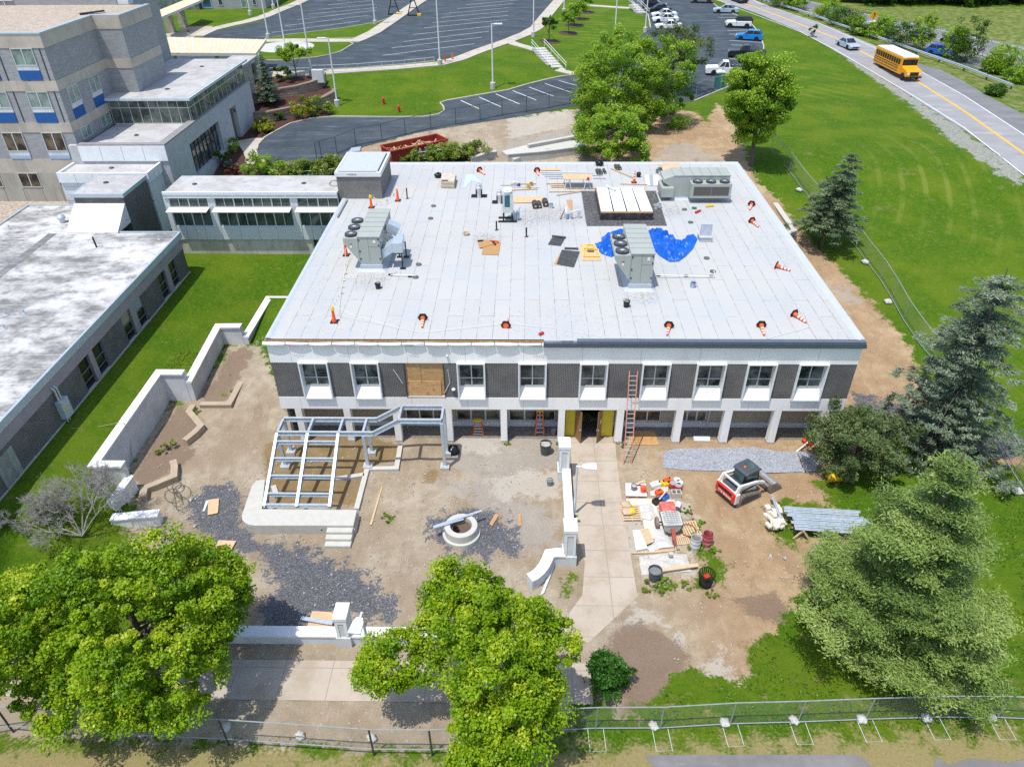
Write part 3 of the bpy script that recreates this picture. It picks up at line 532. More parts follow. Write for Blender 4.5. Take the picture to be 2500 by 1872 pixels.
seg.append((x, XR, YF + .02, YF + .5, Z2, Z3)); each(seg, 'brick_wall', M_brickd, mb)
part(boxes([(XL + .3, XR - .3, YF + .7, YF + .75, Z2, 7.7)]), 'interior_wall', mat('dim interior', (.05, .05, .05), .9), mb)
# window bays
M_sill = mat('white sill panel', (.80, .80, .77), .5, var=.03, col2=(.60, .52, .40), amount=.25, scale=2)
M_bglass = glass('bay glass', (.012, .02, .02), .03, (.15, .17, .16))  # paler noise patches painted in as varied window reflections
def bay(x0, x1, par, lift):
 y0, y1 = YF - .18, YF + .45; za, zb, zt = 3.68, 4.5, 6.46; t = .09; xm = (x0 + x1) / 2
 fr = boxes([(x0, x0 + t, y0, y1, za, zt), (x1 - t, x1, y0, y1, za, zt), (x0 + t, x1 - t, y0, y1, zt - t, zt)]); fr = part(fr, 'window_surround', M_white, par, bevel=.012)
 s = MB(); s.xprism([(y0 + .01, za + .005), (y0 + .01, za + .07), (YF + .24, zb), (YF + .45, zb), (YF + .45, za + .005)], x0 + t, x1 - t); pb(s.build('sill_panel', M_sill, fr), fr)
 wy = YF + .24; f2 = MB(); a, b = x0 + t, x1 - t; zz = zt - t; w_ = .065; f2.box(a, b, wy - .05, wy + .03, zb, zb + .08); f2.box(a, b, wy - .05, wy + .03, zz - w_, zz)
 f2.box(a, a + w_, wy - .05, wy + .03, zb + .08, zz - w_); f2.box(b - w_, b, wy - .05, wy + .03, zb + .08, zz - w_); zm = zb + .08 + (zz - zb) * .29
 f2.box(xm - .035, xm + .035, wy - .05, wy + .03, zb + .08, zz - w_); f2.box(a + w_, xm - .035, wy - .05, wy + .03, zm, zm + .05); f2.box(xm + .035, b - w_, wy - .05, wy + .03, zm, zm + .05)
 pb(f2.build('window_frame', M_alu, fr), fr); pb(MB().box(a, b, wy, wy + .02, zb, zz).build('pane', M_bglass, fr), fr)
for i, (a, b) in enumerate(bays): bay(a, b, mb, i)
# boarded opening
g = part(boxes([(ply[0], ply[0] + 1.0, YF + .1, YF + .13, Z2 + 1.2, Z3), (ply[0] + 1.0, ply[0] + 2.1, YF + .13, YF + .16, Z2 + .9, Z3), (ply[0] + 2.1, ply[1], YF + .12, YF + .15, Z2, Z3)]), 'plywood_boarding', M_ply, mb)
part(boxes([(ply[0] + .02, ply[0] + 2.22, YF + .06, YF + .09, Z2 + .1, Z2 + 1.25)]), 'plywood_boarding', mat('patched plywood', (.56, .34, .15), .8, var=.12, scale=5, col2=(.3, .14, .05), amount=.7, lo=.55, hi=.6), mb, label='large lower plywood sheet with dark patches')
part(boxes([(ply[0], ply[0] + .06, YF - .03, YF + .1, Z2 + .13 * i, Z2 + .13 * i + .065) for i in range(20)] + [(ply[1] - .06, ply[1], YF - .03, YF + .1, Z2 + .13 * i, Z2 + .13 * i + .065) for i in range(20)]), 'toothed_brick', M_dark, mb)
part(boxes([(ply[0], ply[1], YF - .02, YF + .12, Z2 + .003, Z2 + .08)]), 'opening_sill', M_conclt, mb)
# fascia: wrapped left half, metal coping right half
FX = P('G', 305, 1590, 7.9).x
cop = MB(); cop.box(FX, XR + .1, YF - .2, YF + .02, 7.72, 7.92); cop.box(FX, XR + .1, YF - .26, YF - .2, 7.70, 7.80)
cop.box(XR - .02, XR + .1, YF + .02, YB, 7.72, 7.92)
part(cop, 'coping', mat('slate grey coping', (.10, .125, .16), .35, metal=.4, var=.06), mb)
part(boxes([(FX + 2, XR + .06, YF - .14, YF + .2, 7.925, ZR + .02)]), 'coping_upper', mat('slate grey coping light', (.16, .19, .23), .35, metal=.4, var=.06), mb)
part(boxes([(XL - .04, FX, YF - .1, YF + .1, 7.95, ZR - .0)]), 'nailer_board', mat('aged nailer board', (.38, .22, .10), .85, var=.25, scale=5), mb)
def wrap_mat():
 m, n, b = newmat('white printed wrap'); f = noise(n, 3, 4, stretch=(1, 1, 2)); b.inputs['Roughness'].default_value = .35
 n.links.new(mixc(n, ramp(n, f, .4, .7), (.80, .82, .83), (.68, .70, .72)), b.inputs['Base Color']); return m
M_wrap = wrap_mat(); M_pink = mat('magenta print', (.62, .12, .3), .6); M_navy = mat('black print', (.05, .05, .07), .6)
fl = MB(); x = XL - .2; i = 0
while x < FX - .1:
 w_ = min(1.42, FX - x); j = [.02, -.01, .03, 0, .015][i % 5]
 n0 = 8; vs = []
 for k in range(n0 + 1):
  u_ = k / n0; bulge = .05 * math.sin(PI * u_) + j; vs += [(x + .02 + (w_ - .04) * u_, YF - .12 - bulge, 7.70 + .02 * math.sin(5 * u_ + i)), (x + .02 + (w_ - .04) * u_, YF - .16 - bulge, 7.82), (x + .02 + (w_ - .04) * u_, YF - .1 - bulge * .6, 7.95 + .03 * math.sin(3 * u_ + 2 * i)), (x + .02 + (w_ - .04) * u_, YF + .02, 7.93)]
 fs = [(4 * k + c, 4 * k + c + 1, 4 * k + 5 + c, 4 * k + 4 + c)[::-1] for k in range(n0) for c in range(3)]
 fl.add(vs, fs); x += 1.42; i += 1
wp = part(fl, 'membrane_wrap', M_wrap, mb, smooth=True)
def text(s, size, mt, loc, rot, par, name='lettering', ext=.004, align='CENTER', bold=0):
 cu = bpy.data.curves.new(name, 'FONT'); cu.body = s; cu.size = size; cu.extrude = ext; cu.align_x = align; cu.align_y = 'CENTER'; cu.offset = bold
 t = bpy.data.objects.new('tmp', cu); C.objects.link(t); dg = bpy.context.evaluated_depsgraph_get(); me = bpy.data.meshes.new_from_object(t.evaluated_get(dg)); bpy.data.objects.remove(t)
 me.name = name; me.materials.clear(); me.materials.append(mt); o = link(name, me, par); o.location = loc; o.rotation_euler = rot; return o
for i, x in enumerate(np.arange(XL + 1.6, FX - 1, 1.42)):
 if i % 3 == 1: continue
 if i in (5, 7): pb(text('V-FORCE', .15, M_navy, (x + .1, YF - .225, 7.80), (R(80), 0, 0), wp), wp)
 elif i < 11: pb(text('VYCOR enV', .13, M_pink, (x + .1, YF - .225, 7.775), (R(80), 0, 0), wp), wp)
pb(text('V-FORCE', .17, M_navy, (FX - .5, YF - .225, 7.78), (R(80), 0, 0), wp), wp)
# ground floor
cols = [(-14.99, -14.56), (-11.82, -11.39), (-8.62, -8.19), (-5.2, -4.77), (-1.58, -1.16), (2.19, 2.62), (5.98, 6.44), (9.80, 10.27), (12.92, 13.41), (16.09, 16.54), (19.15, 19.6)]
for i, (a, b) in enumerate(cols):
 c = part(MB().box(a, b, YF + .003, YF + .5, 0, Z1), 'column', M_pan, mb)
 pb(MB().box(a - .02, b + .02, YF - .02, YF + .52, -.5, .22).build('column_base', M_conc, c), c)
YW = 39.7
M_tan = brick('tan glazed block', (.40, .355, .27), (.42, .37, .28), (.30, .265, .2), bw=.61, bh=.4, ms=.012)
M_curb = mat('pale base course', (.62, .64, .65), .8, var=.05)
dx0, dx1 = 2.72, 5.9
part(boxes([(XL + .3, dx0, YW, YW + .2, .42, Z1), (dx1, XR - .3, YW, YW + .2, .42, Z1)]), 'recessed_wall', M_tan, mb)
part(boxes([(XL + .3, dx0, YW - .06, YW + .2, 0, .42), (dx1, XR - .3, YW - .06, YW + .2, 0, .42)]), 'base_course', M_curb, mb)
part(boxes([(XL + .3, dx0 - .05, YF + .5, YW, -.02, .03), (dx1 + .05, XR - .3, YF + .5, YW, -.02, .03)]), 'arcade_floor', mat('packed dark grit', (.19, .175, .155), .9, var=.25, scale=4), mb)
M_gg = glass('ground floor glass', (.015, .02, .018), .03, (.15, .14, .11))
for a, b in ((-8.1, -5.3), (-4.65, -1.7), (-1.05, 2.05), (6.5, 9.2), (10.35, 12.3)):
 f = MB(); n_ = 3; zs, zt = .62, 2.3; zs0 = zs; y0, y1 = YW - .07, YW - .005
 f.box(a, b, y0 - .06, y1, zs - .12, zs); f.box(a, b, y0, y1, zt, zt + .08)
 for i in range(n_ + 1):
  xx = a + (b - a) * i / n_; f.box(max(a, xx - .05), min(b, xx + .05), y0, y1, zs, zt)
 for i in range(n_):
  f.box(a + (b - a) * i / n_ + .05, a + (b - a) * (i + 1) / n_ - .05, y0, y1, zs + .75, zs + .81)
 fr = part(f, 'strip_window', M_alu, mb); pb(MB().box(a, b, YW - .03, YW - .004, zs, zt).build('pane', M_gg, fr), fr)
for x in (-8.05, -1.1, 12.4): part(MB().bar((x, YW - .25, 0), (x + .02, YW - .25, Z1), .07), 'downpipe', M_alu, mb)
# doorway
each([(dx0, dx0 + .62, YF + .75, YF + .8, .02, Z1), (dx1 - .75, dx1, YF + .75, YF + .8, .02, Z1)], 'yellow_sheathing', mat('yellow sheathing board', (.62, .52, .04), .6, var=.06), mb)
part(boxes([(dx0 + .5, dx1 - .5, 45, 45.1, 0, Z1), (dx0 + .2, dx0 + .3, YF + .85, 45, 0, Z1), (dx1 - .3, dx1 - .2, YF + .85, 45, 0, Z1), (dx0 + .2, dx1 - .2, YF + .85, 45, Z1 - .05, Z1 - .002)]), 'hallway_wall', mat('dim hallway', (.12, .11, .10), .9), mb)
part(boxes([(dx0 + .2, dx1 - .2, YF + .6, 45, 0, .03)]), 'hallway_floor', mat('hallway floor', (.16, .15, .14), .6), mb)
M_door = mat('oak door', (.30, .17, .08), .55, var=.12, scale=3, stretch=(1, 1, .2), col2=(.2, .1, .05), amount=.4)
for s, hx in ((1, dx0 + .62), (-1, dx1 - .75)):
 M = Matrix.Translation((hx, YF + .8, .03)) @ Matrix.Rotation(R(-66 if s > 0 else 180 + 66), 4, 'Z')
 d = part(MB().box(0, .92, -.022, .022, 0, 2.55, M), 'door', M_door, mb); pb(MB().box(.8, .86, -.07, .07, 1.0, 1.12, M).build('handle', M_alu, d), d)
 if s < 0: pb(MB().box(.25, .5, .025, .03, 1.3, 1.65, M).build('paper_notice', M_whitep, d), d)
# brick penthouse
px0, px1, py0, py1, pz = -16.17, -12.43, 61.1, 66.4, 10.15
ph = part(MB().box(px0, px1, py0, py1, 0, pz), 'penthouse', brick('grey brown brick', (.07, .066, .062), (.13, .12, .115), (.36, .35, .33), ms=.012), mb)
pb(boxes([(px0 - .1, px1 + .1, py0 - .1, py0 + .05, pz - .12, pz + .25), (px0 - .1, px0 + .05, py0 + .05, py1, pz - .12, pz + .25), (px1 - .05, px1 + .1, py0 + .05, py1, pz - .12, pz + .25), (px0 - .1, px1 + .1, py1, py1 + .1, pz - .12, pz + .25)]).build('cap_flashing', M_whitep, ph), ph)
pb(MB().box(px0 + .05, px1 - .05, py0 + .05, py1, pz, pz + .2).build('roof_membrane', M_memb, ph), ph)
pb(boxes([(px0 + .2, px1 - .3, py0 + .12, py0 + .2, pz + .2, pz + .26), (px1 - .22, px1 - .12, py0 + .3, py1 - .3, pz + .2, pz + .26)]).build('loose_flashing', M_dark, ph), ph)
pb(text('V-FORCE', .2, M_navy, ((px0 + px1) / 2 - .5, py0 - .106, pz + .06), (R(90), 0, 0), ph), ph)
part(MB().lathe([(.07, 0), (.09, .1), (.09, .1), (.0, .16)], (P('FA', 1420, 215, 7).x, YF - .08, 6.9), 10), 'wall_lamp', M_alu, mb)
part(MB().lathe([(.02, 0), (.13, .03), (.13, .1), (.06, .16), (0, .17)], (PY('FA', 1478, 445, YF).x, YF - .08, PY('FA', 1478, 445, YF).z), 12), 'wall_lamp', M_steelw, mb)
for a, b, c in (((1010, 290), (1050, 345), (1085, 400)), ((1432, 292), (1448, 390), (1408, 470))): part(MB().tube([PY('FA', *q_, YF - .03) for q_ in (a, b, c)], .02, 5), 'loose_cable', M_whitep, mb)
# ---------------------------------------------------------------- glazed link
lk = thing('link_corridor', 'glazed corridor with white sunshades joining the school to the taller block', 'walkway building', (-24, 62, 3))
Yl = 60.8; lx0, lx1 = -31.3, -16.2
def stained(name, c, d, amt=.7, sc_=.35, lines=None, st=None):
 m, n, b = newmat(name); f = noise(n, sc_, 9, rough=.75, stretch=st); f2 = noise(n, sc_ * 4, 6, rough=.7, stretch=st); c1 = mixc(n, mth(n, 'MULTIPLY', ramp(n, f, .40, .62), amt), c, d); c1 = mixc(n, mth(n, 'MULTIPLY', ramp(n, f2, .5, .72), amt * .5), c1, [x * .8 for x in d])
 if lines:
  t = n.nodes.new('ShaderNodeTexBrick'); n.links.new(objco(n), t.inputs['Vector']); t.inputs['Scale'].default_value = 1; t.inputs['Brick Width'].default_value = lines[0]; t.inputs['Row Height'].default_value = lines[1]; t.inputs['Mortar Size'].default_value = .02; c1 = mixc(n, mth(n, 'MULTIPLY', t.outputs['Fac'], .55), c1, (.66, .66, .65))
 n.links.new(c1, b.inputs['Base Color']); b.inputs['Roughness'].default_value = .85; b.inputs['Specular IOR Level'].default_value = .25; return m
M_oldroof = stained('weathered pale roof', (.48, .475, .47), (.31, .30, .30), .6, .5)
part(MB().box(lx0, lx1, Yl - .1, 65.0, 8.5, 8.74), 'roof', M_oldroof, lk)
part(boxes([(lx0, lx1, Yl - .28, Yl - .1, 8.62, 8.86), (lx0, lx1, Yl - .22, Yl + .1, 8.3, 8.619)]), 'fascia', M_white, lk)
M_lpan = mat('pale metal cladding', (.56, .585, .59), .5, var=.04)
part(boxes([(lx0, lx1, Yl + .25, 64.8, 2, 8.5)]), 'corridor_body', mat('dim corridor', (.06, .07, .065), .8), lk)
M_lg = glass('corridor glass', (.035, .055, .045), .04, (.10, .13, .11))
spans = [(-31.0, -27.6), (-27.0, -20.4), (-19.8, -16.2)]
for a, b in spans:
 for z0, z1 in ((7.45, 8.28), (5.65, 7.3)):
  f = MB(); k = max(2, round((b - a) / .82)); f.box(a, b, Yl - .02, Yl + .06, z0, z0 + .06); f.box(a, b, Yl - .02, Yl + .06, z1 - .06, z1)
  for i in range(k + 1):
   xx = a + (b - a) * i / k; w_ = .05 if i % 2 == 0 else .025; f.box(max(a, xx - w_), min(b, xx + w_), Yl - .02, Yl + .06, z0 + .06, z1 - .06)
  fr = part(f, 'window', M_alu if z0 > 7 else M_lpan, lk); pb(MB().box(a, b, Yl + .07, Yl + .1, z0, z1).build('pane', M_lg, fr), fr)
 s = MB(); s.xprism([(Yl - .95, 7.28), (Yl - .95, 7.36), (Yl - .06, 7.44), (Yl - .06, 7.36)], a - .1, b + .05); part(s, 'sunshade', M_whitep, lk)
each([(a, b, Yl - .1, Yl + .2, 4.4, 8.3) for a, b in ((-31.4, -31.0), (-27.6, -27.0), (-20.4, -19.8))], 'pier', M_lpan, lk)
part(boxes([(a, b, Yl - .06, Yl + .15, 4.4, 5.64) for a, b in spans]), 'sill_cladding', M_lpan, lk)
part(boxes([(a + (b - a) * i / 4 - .008, a + (b - a) * i / 4 + .008, Yl - .066, Yl - .06, 4.4, 5.64) for a, b in spans for i in range(1, 4)]), 'cladding_joint', M_dark, lk)
part(boxes([(lx0 + .3, -19.0, Yl + .05, Yl + .35, 1.5, 4.4)]), 'concrete_base', stained('stained concrete base', (.52, .49, .42), (.33, .30, .25), .7, .8, st=(1, 1, .3)), lk)
for u, v in ((420, 97),):
 p = P('F', u, v, 8.74); part(MB().lathe([(.2, 0), (.22, .05), (.12, .1), (0, .11)], p, 12), 'roof_drain', M_dark, lk)
p = P('A', 1640, 1553, 8.74); part(MB().lathe([(.2, 0), (.22, .05), (.12, .1), (0, .11)], p, 12), 'roof_drain', M_dark, lk)
# ---------------------------------------------------------------- left wing
wg = thing('classroom_wing', 'single storey brick wing with a stained pale flat roof', 'building', (-45, 50, 3))
wx = -29.1; wz = 6.57
M_wroof = stained('streaked white roof', (.56, .555, .545), (.17, .165, .162), .95, .24, (40, 1.6), st=(.8, 1.1, 1))
part(MB().prism([(-75, 10), (wx, 10), (wx, 57.15), (-38.6, 57.15), (-38.6, 63.2), (-45.2, 63.2), (-45.2, 58.6), (-75, 58.6)], wz - .3, wz), 'roof', M_wroof, wg)
M_blue = mat('pale blue grey fascia', (.42, .50, .54), .45, metal=.2, var=.05)
part(boxes([(wx, wx + .16, 10, 57.25, wz - .42, wz + .1), (-34.1, wx, 57.16, 57.3, wz - .4, wz + .12), (-45.35, -38.6, 63.2, 63.35, wz - .3, wz + .12), (-45.35, -45.2, 58.6, 63.2, wz - .3, wz + .12)]), 'fascia', M_blue, wg)
M_band = mat('mauve grey precast', (.33, .295, .30), .8, var=.06, scale=1.5)
M_greyfr = mat('dim grey frame', (.16, .17, .17), .5)
wins = [(53.86, 55.2), (51.87, 53.1), (47.49, 48.85), (45.43, 46.72), (41.1, 42.4), (39.3, 40.55), (34.9, 36.2) if 0 else (37.0, 38.0)][:6]
part(boxes([(wx - .3, wx + .04, 10, 57.1, 5.25, wz - .42)]), 'precast_band', M_band, wg)
wb = []; y = 10
for a, b in sorted(wins): wb.append((wx - .3, wx, y, a, 3.05, 5.25)); y = b
wb.append((wx - .3, wx, y, 57.1, 3.05, 5.25)); each(wb, 'brick_wall', M_brickd, wg)
each([(wx - .3, wx + .05, a, b, 3.05, 5.25) for a, b in ((53.12, 53.84), (46.74, 47.47), (40.57, 41.08))], 'pilaster', M_band, wg)
part(boxes([(wx - .3, wx + .08, 10, 57.15, -.5, 3.05)]), 'concrete_base', M_conc, wg)
part(boxes([(-75, wx - .4, 10, 57.1, 2, 6.2), (-44.9, -38.7, 57.1, 63, 2, 6.2)]), 'inner_wall', M_brickd, wg)
part(boxes([(-38.5, wx - .01, 57.0, 57.12, 1, 6.27)]), 'end_wall', M_brickd, wg)
for i, (a, b) in enumerate(wins):
 f = boxes([(wx - .14, wx - .06, a, a + .05, 3.05, 5.25), (wx - .14, wx - .06, b - .05, b, 3.05, 5.25), (wx - .14, wx - .06, a + .05, b - .05, 4.3, 4.36), (wx - .14, wx - .06, a + .05, b - .05, 3.62, 3.66)]); fr = part(f, 'window', M_greyfr, wg)
 pb(MB().box(wx - .2, wx - .15, a, b, 3.05, 5.25).build('pane', glass('wing glass', (.008, .01, .01), .12), fr), fr)
 if i in (2, 3): pb(MB().box(wx - .149, wx - .142, a + .05, b - .05, 4.36, 5.25).build('blind', mat('green grey blind', (.30, .36, .34), .7) if i == 2 else mat('tan blind', (.36, .32, .2), .7), fr), fr)
part(boxes([(wx - .05, wx + .03, 29.9, 31.5, 3.0, 4.95)]), 'board_panel', mat('weathered grey board', (.23, .24, .21), .85, var=.2, scale=3, stretch=(1, 1, .2), col2=(.42, .5, .45), amount=.5), wg)
# wing clerestory
cx0, cx1, cy0, cy1, cz = -38.55, -34.3, 59.7, 64.2, 9.03
ct = part(boxes([(cx0, cx1, cy0, cy1, 2, cz - .25)]), 'clerestory', M_brickd, wg)
pb(boxes([(cx0 - .12, cx1 + .12, cy0 - .12, cy0, cz - .3, cz + .02), (cx0 - .12, cx0, cy0, cy1, cz - .3, cz + .02), (cx1, cx1 + .12, cy0, cy1, cz - .3, cz + .02), (cx0 - .12, cx1 + .12, cy1, cy1 + .1, cz - .3, cz + .02)]).build('cap', M_blue, ct), ct)
pb(MB().box(cx0, cx1, cy0, cy1, cz - .25, cz).build('flat_roof', M_oldroof, ct), ct)
pb(MB().lathe([(.22, 0), (.24, .06), (.12, .12), (0, .13)], P('E', 893, 92, cz), 12).build('roof_drain', M_dark, ct), ct)
pb(MB().xprism([(cy0 - .02, 8.2), (cy0 - .12, 8.2), (57.2, 6.6), (57.2, 6.5), (cy0 - .02, 6.5)], cx0 - .1, cx1 + .02).build('sloped_metal_roof', stained('white ribbed metal', (.76, .75, .73), (.5, .47, .44), .6, .8, st=(3, .4, 1)), ct), ct)
pb(boxes([(cx0 - .1 + i * .86, cx0 - .07 + i * .86, cy0 - .1, cy0 - .05, 8.15, 8.2) for i in range(6)]).add([], []).build('seam_cap', M_whitep, ct), ct)
sm = MB()
for i in range(1, 5): sm.bar((cx0 - .1 + i * .87, cy0 - .12, 8.21), (cx0 - .1 + i * .87, 57.2, 6.615), .03, .03)
pb(sm.build('standing_seam', M_whitep, ct), ct)
part(MB().tube([P('E', 815, 635, wz), P('E', 815, 635, wz) + Vector((-.05, 0, .9))], .07, 8), 'vent_pipe', M_black, wg)
p = P('E', 530, 425, wz); part(MB().lathe([(.22, 0), (.22, .35), (.34, .36), (.34, .55), (.2, .72), (.0, .78)], p, 16), 'roof_fan', M_galv, wg)
for q_ in ((80, 480), (1345, 570), (205, 1195), (40, 1320), (55, 1208)): part(MB().lathe([(.16, 0), (.16, .06), (.07, .08), (.06, .35), (0, .36)], P('E', *q_, wz), 8), 'vent_pipe', M_galv, wg)
part(boxes([(P('E', 560, 430, wz).x - .35, P('E', 560, 430, wz).x + .35, 10, 57.1, wz, wz + .015)]), 'grey_walk_strip', stained('dark roof strip', (.16, .16, .165), (.27, .27, .27), .6, .8, (9, .95)), wg)
dk = MB()
for i in range(5):
 for j in range(3):
  if (i + j) % 4 != 3: dk.box(-33.6 - j * 1.3, -32.4 - j * 1.3, 28.2 + i * 1.35, 29.4 + i * 1.35, wz, wz + .012)
part(dk, 'dark_roof_patch', stained('dark roof patch', (.14, .14, .145), (.24, .24, .24), .6, 1), wg)
# electrical box + conduits on the wing wall
eb = thing('electrical_cabinet', 'pale blue grey electrical cabinet with conduits on the dark brick wing wall', 'cabinet', (wx, 36.4, 3.1))
part(MB().box(wx + .003, wx + .4, 35.95, 36.75, 3.3, 4.6), 'cabinet', mat('blue grey enamel', (.42, .50, .50), .5), eb, bevel=.015); part(MB().box(wx + .401, wx + .405, 36.1, 36.3, 3.9, 4.15), 'warning_sticker', M_yellow, eb)
cd = MB()
for y in (36.15, 36.4): cd.tube([(wx + .2, y, 4.6), (wx + .2, y, 5.4), (wx + .05, y, 5.6)], .06, 8); cd.tube([(wx + .2, y, 3.3), (wx + .2, y, 2.6)], .05, 8)
part(cd, 'conduit', M_alu, eb)
# ---------------------------------------------------------------- tall brick block
tb = thing('tall_block', 'four storey grey brick block with beige concrete bands and gravel roof', 'building', (-55, 84, 4))
tx, ty, tz = -45.42, 73.95, 19.2
M_gbrick = brick('pale grey brick', (.30, .305, .31), (.40, .405, .41), (.26, .26, .26), bw=.45, bh=.11, ms=.01, bias=-.2)
M_beige = mat('beige precast concrete', (.47, .42, .345), .85, var=.08, scale=.8, col2=(.26, .23, .2), amount=.55, stretch=(1, 1, .15), lo=.5, hi=.7)
part(MB().prism([(-75, ty), (tx, ty), (tx, 83.9), (-42.55, 83.9), (-42.55, 91.6), (-75, 91.6)], 2.5, tz - .35), 'brick_wall', M_gbrick, tb); part(MB().box(-75, -46.2, 91.61, 102, 2.5, 27), 'brick_wall', M_gbrick, tb)
part(MB().prism([(-75, ty + .4), (tx - .4, ty + .4), (tx - .4, 84.3), (-42.95, 84.3), (-42.95, 91.2), (-75, 91.2)], tz - .34, tz - .1), 'gravel_roof', stone_mat('roof ballast', (.30, .25, .2), (.50, .43, .35), 6), tb)
for za, zb in ((17.87, tz - .12), (14.0, 14.93), (10.05, 10.98), (5.95, 7.35)):
 o_ = .05
 part(MB().prism([(-75, ty - o_), (tx + o_, ty - o_), (tx + o_, 83.9 - o_), (-42.55 + o_, 83.9 - o_), (-42.55 + o_, 91.6), (-75, 91.6)], za, zb), 'concrete_band', M_beige, tb)
part(boxes([(-75, tx + .1, ty - .1, ty + .4, tz - .12, tz), (tx - .4, tx + .1, ty + .4, 83.85, tz - .12, tz), (tx - .4, -42.45, 83.85, 84.3, tz - .12, tz), (-42.95, -42.45, 84.3, 91.55, tz - .12, tz)]), 'parapet_cap', M_blue, tb)
part(boxes([(-75, tx - .02, ty - .06, ty + .02, 2.5, 5.95)]), 'ground_storey_panel', stained('streaked beige panel', (.42, .40, .34), (.28, .26, .22), .6, .6, st=(1, 1, .2)), tb)
part(boxes([(-75 + 2.02 * i, -74.97 + 2.02 * i, ty - .066, ty - .06, 2.6, 4.4) for i in range(15)]), 'panel_joint', M_dark, tb)
M_curt = glass('curtained glass', (.14, .20, .17), .06, (.27, .34, .30)); M_dkgl = glass('brown dark glass', (.02, .015, .012), .05, (.16, .12, .07)); M_bluep = mat('royal blue panel', (.01, .09, .30), .45, var=.05); M_lbluep = mat('light blue panel', (.32, .45, .60), .5, var=.05)
def twin(x0, x1, z0, z1, zp, gm_, pm, side=False):
 def bx(a, b, c0, c1, z0_, z1_): return (a, b, c0, c1, z0_, z1_) if not side else (tx - (c1 - ty), tx - (c0 - ty), a, b, z0_, z1_)
 yo = ty - .06; f = boxes([bx(x0, x1, yo - .06, yo + .1, z0 - .07, z0), bx(x0, x1, yo - .06, yo + .1, z1, z1 + .07), bx(x0, x0 + .07, yo - .06, yo + .1, z0, z1), bx(x1 - .07, x1, yo - .06, yo + .1, z0, z1), bx((x0 + x1) / 2 - .05, (x0 + x1) / 2 + .05, yo - .06, yo + .1, z0, z1)])
 fr = part(f, 'window', M_alu, tb); pb(boxes([bx(x0 + .07, x1 - .07, yo - .01, yo + .1, z0, z1)]).build('pane', gm_, fr), fr)
 if pm:
  pb(boxes([bx(x0, x1, yo - .02, yo + .1, z0 - .5, z0 - .07)]).build('louvre', M_stucco, fr), fr)
  pb(boxes([bx(x0, x1, yo - .03, yo + .1, zp, z0 - .5)]).build('spandrel_panel', pm, fr), fr)
for i in range(6):
 x1 = -46.55 - 4.05 * i; x0 = x1 - 2.1
 twin(x0, x1, 16.4, 17.8, 15.05, M_curt, M_bluep); twin(x0, x1, 12.5, 13.9, 11.05, M_curt, M_bluep); twin(x0, x1, 8.25, 10.0, 7.4, M_dkgl, M_lbluep); twin(x0, x1, 4.5, 5.88, 0, M_dkgl, None)
# recessed brick ribs
part(boxes([(x - .06, x + .06, ty - .03, ty + .02, 11.05, 17.8) for x in [-45.9 - 2.02 * i for i in range(12)]]), 'brick_rib', M_dark, tb)
for a, b in ((75.2, 77.2), (79.45, 81.5)):
 twin(2 * 0 + a, b, 12.5, 13.95, 11.0, M_curt, M_bluep, True); twin(a, b, 9.0, 10.03, 0, M_curt, None, True)
for (u, v), s in (((380, 20), (1.6, 1.6, 1.0)), ((1040, 25), (1.7, 1.2, .45))):
 p = P('A', u, v, tz); part(MB().cbox((p.x, p.y, tz + s[2] / 2 - .1), s), 'roof_hatch', M_steelw, tb)
pan = MB()
for k in range(3):
 p = P('A', 40 + k * 70, 40 - k * 5, tz); pan.cbox((p.x, p.y + 1, tz + .9), (2.0, 2.2, .08), rx=R(28)); pan.tube([(p.x, p.y, tz - .1), (p.x, p.y, tz + .5)], .05, 6)
part(pan, 'solar_panel', M_steelw, tb)
p = P('A', 670, 120, tz); part(MB().bar(p, p + Vector((2.0, 1.4, .1)), .5, .12), 'roof_ladder', M_black, tb)
KT = .919; tb.location = Vector((0, 0, CAM_H)) + (tb.location - Vector((0, 0, CAM_H))) * KT; tb.scale = (KT,) * 3
part(boxes([(-75, -45.36, 58.65, 67.9, 2, 5.2), (-45.36, -42.41, 63.36, 67.9, 2, 5.2)]), 'ballast_roof', stone_mat('pea gravel ballast', (.27, .22, .17), (.48, .42, .35), 7), wg)
# -- entrance annex
an = thing('entrance_annex', 'white brick entrance block with clerestory glass and pale flat roofs', 'building', (-38, 80, 5))
M_wbrick = brick('white brick', (.44, .445, .45), (.52, .525, .53), (.38, .38, .38), bw=.4, bh=.2, ms=.01)
ax = -33.4
wl = MB()
for b in ((ax - .6, ax, 67.5, 72.7, 2.5, 10.7), (ax - .6, ax, 72.7, 81.0, 9.2, 10.7), (ax - .6, ax, 72.7, 81.0, 2.5, 6.05), (ax - .6, ax, 81.0, 84.8, 2.5, 10.7), (ax - .6, ax, 84.8, 86.8, 9.4, 10.7), (ax - .6, ax, 86.8, 92.8, 2.5, 10.7), (ax - 2, ax - .6, 92.3, 92.8, 2.5, 10.7), (ax - 9, ax - .6, 67.5, 68, 2.5, 10.7)): wl.box(*b)
part(wl, 'brick_wall', M_wbrick, an)
part(boxes([(ax - .7, ax + .06, 67.44, 92.85, 10.7, 10.82), (-41.5, ax - .7, 67.44, 68.1, 10.7, 10.82)]), 'coping', mat('grey coping', (.26, .25, .25), .7), an)
part(boxes([(-41.4, ax - .55, 68, 75.3, 10.2, 10.5)]), 'lower_roof', M_oldroof, an)
part(boxes([(-41.45, -33.35, 67.38, 67.5, 9.3, 10.69)]), 'cladding_panel', M_white, an)
part(boxes([(-41.45 + 2.0 * i, -41.43 + 2.0 * i, 67.372, 67.38, 9.35, 10.65) for i in range(1, 4)]), 'cladding_joint', M_dark, an)
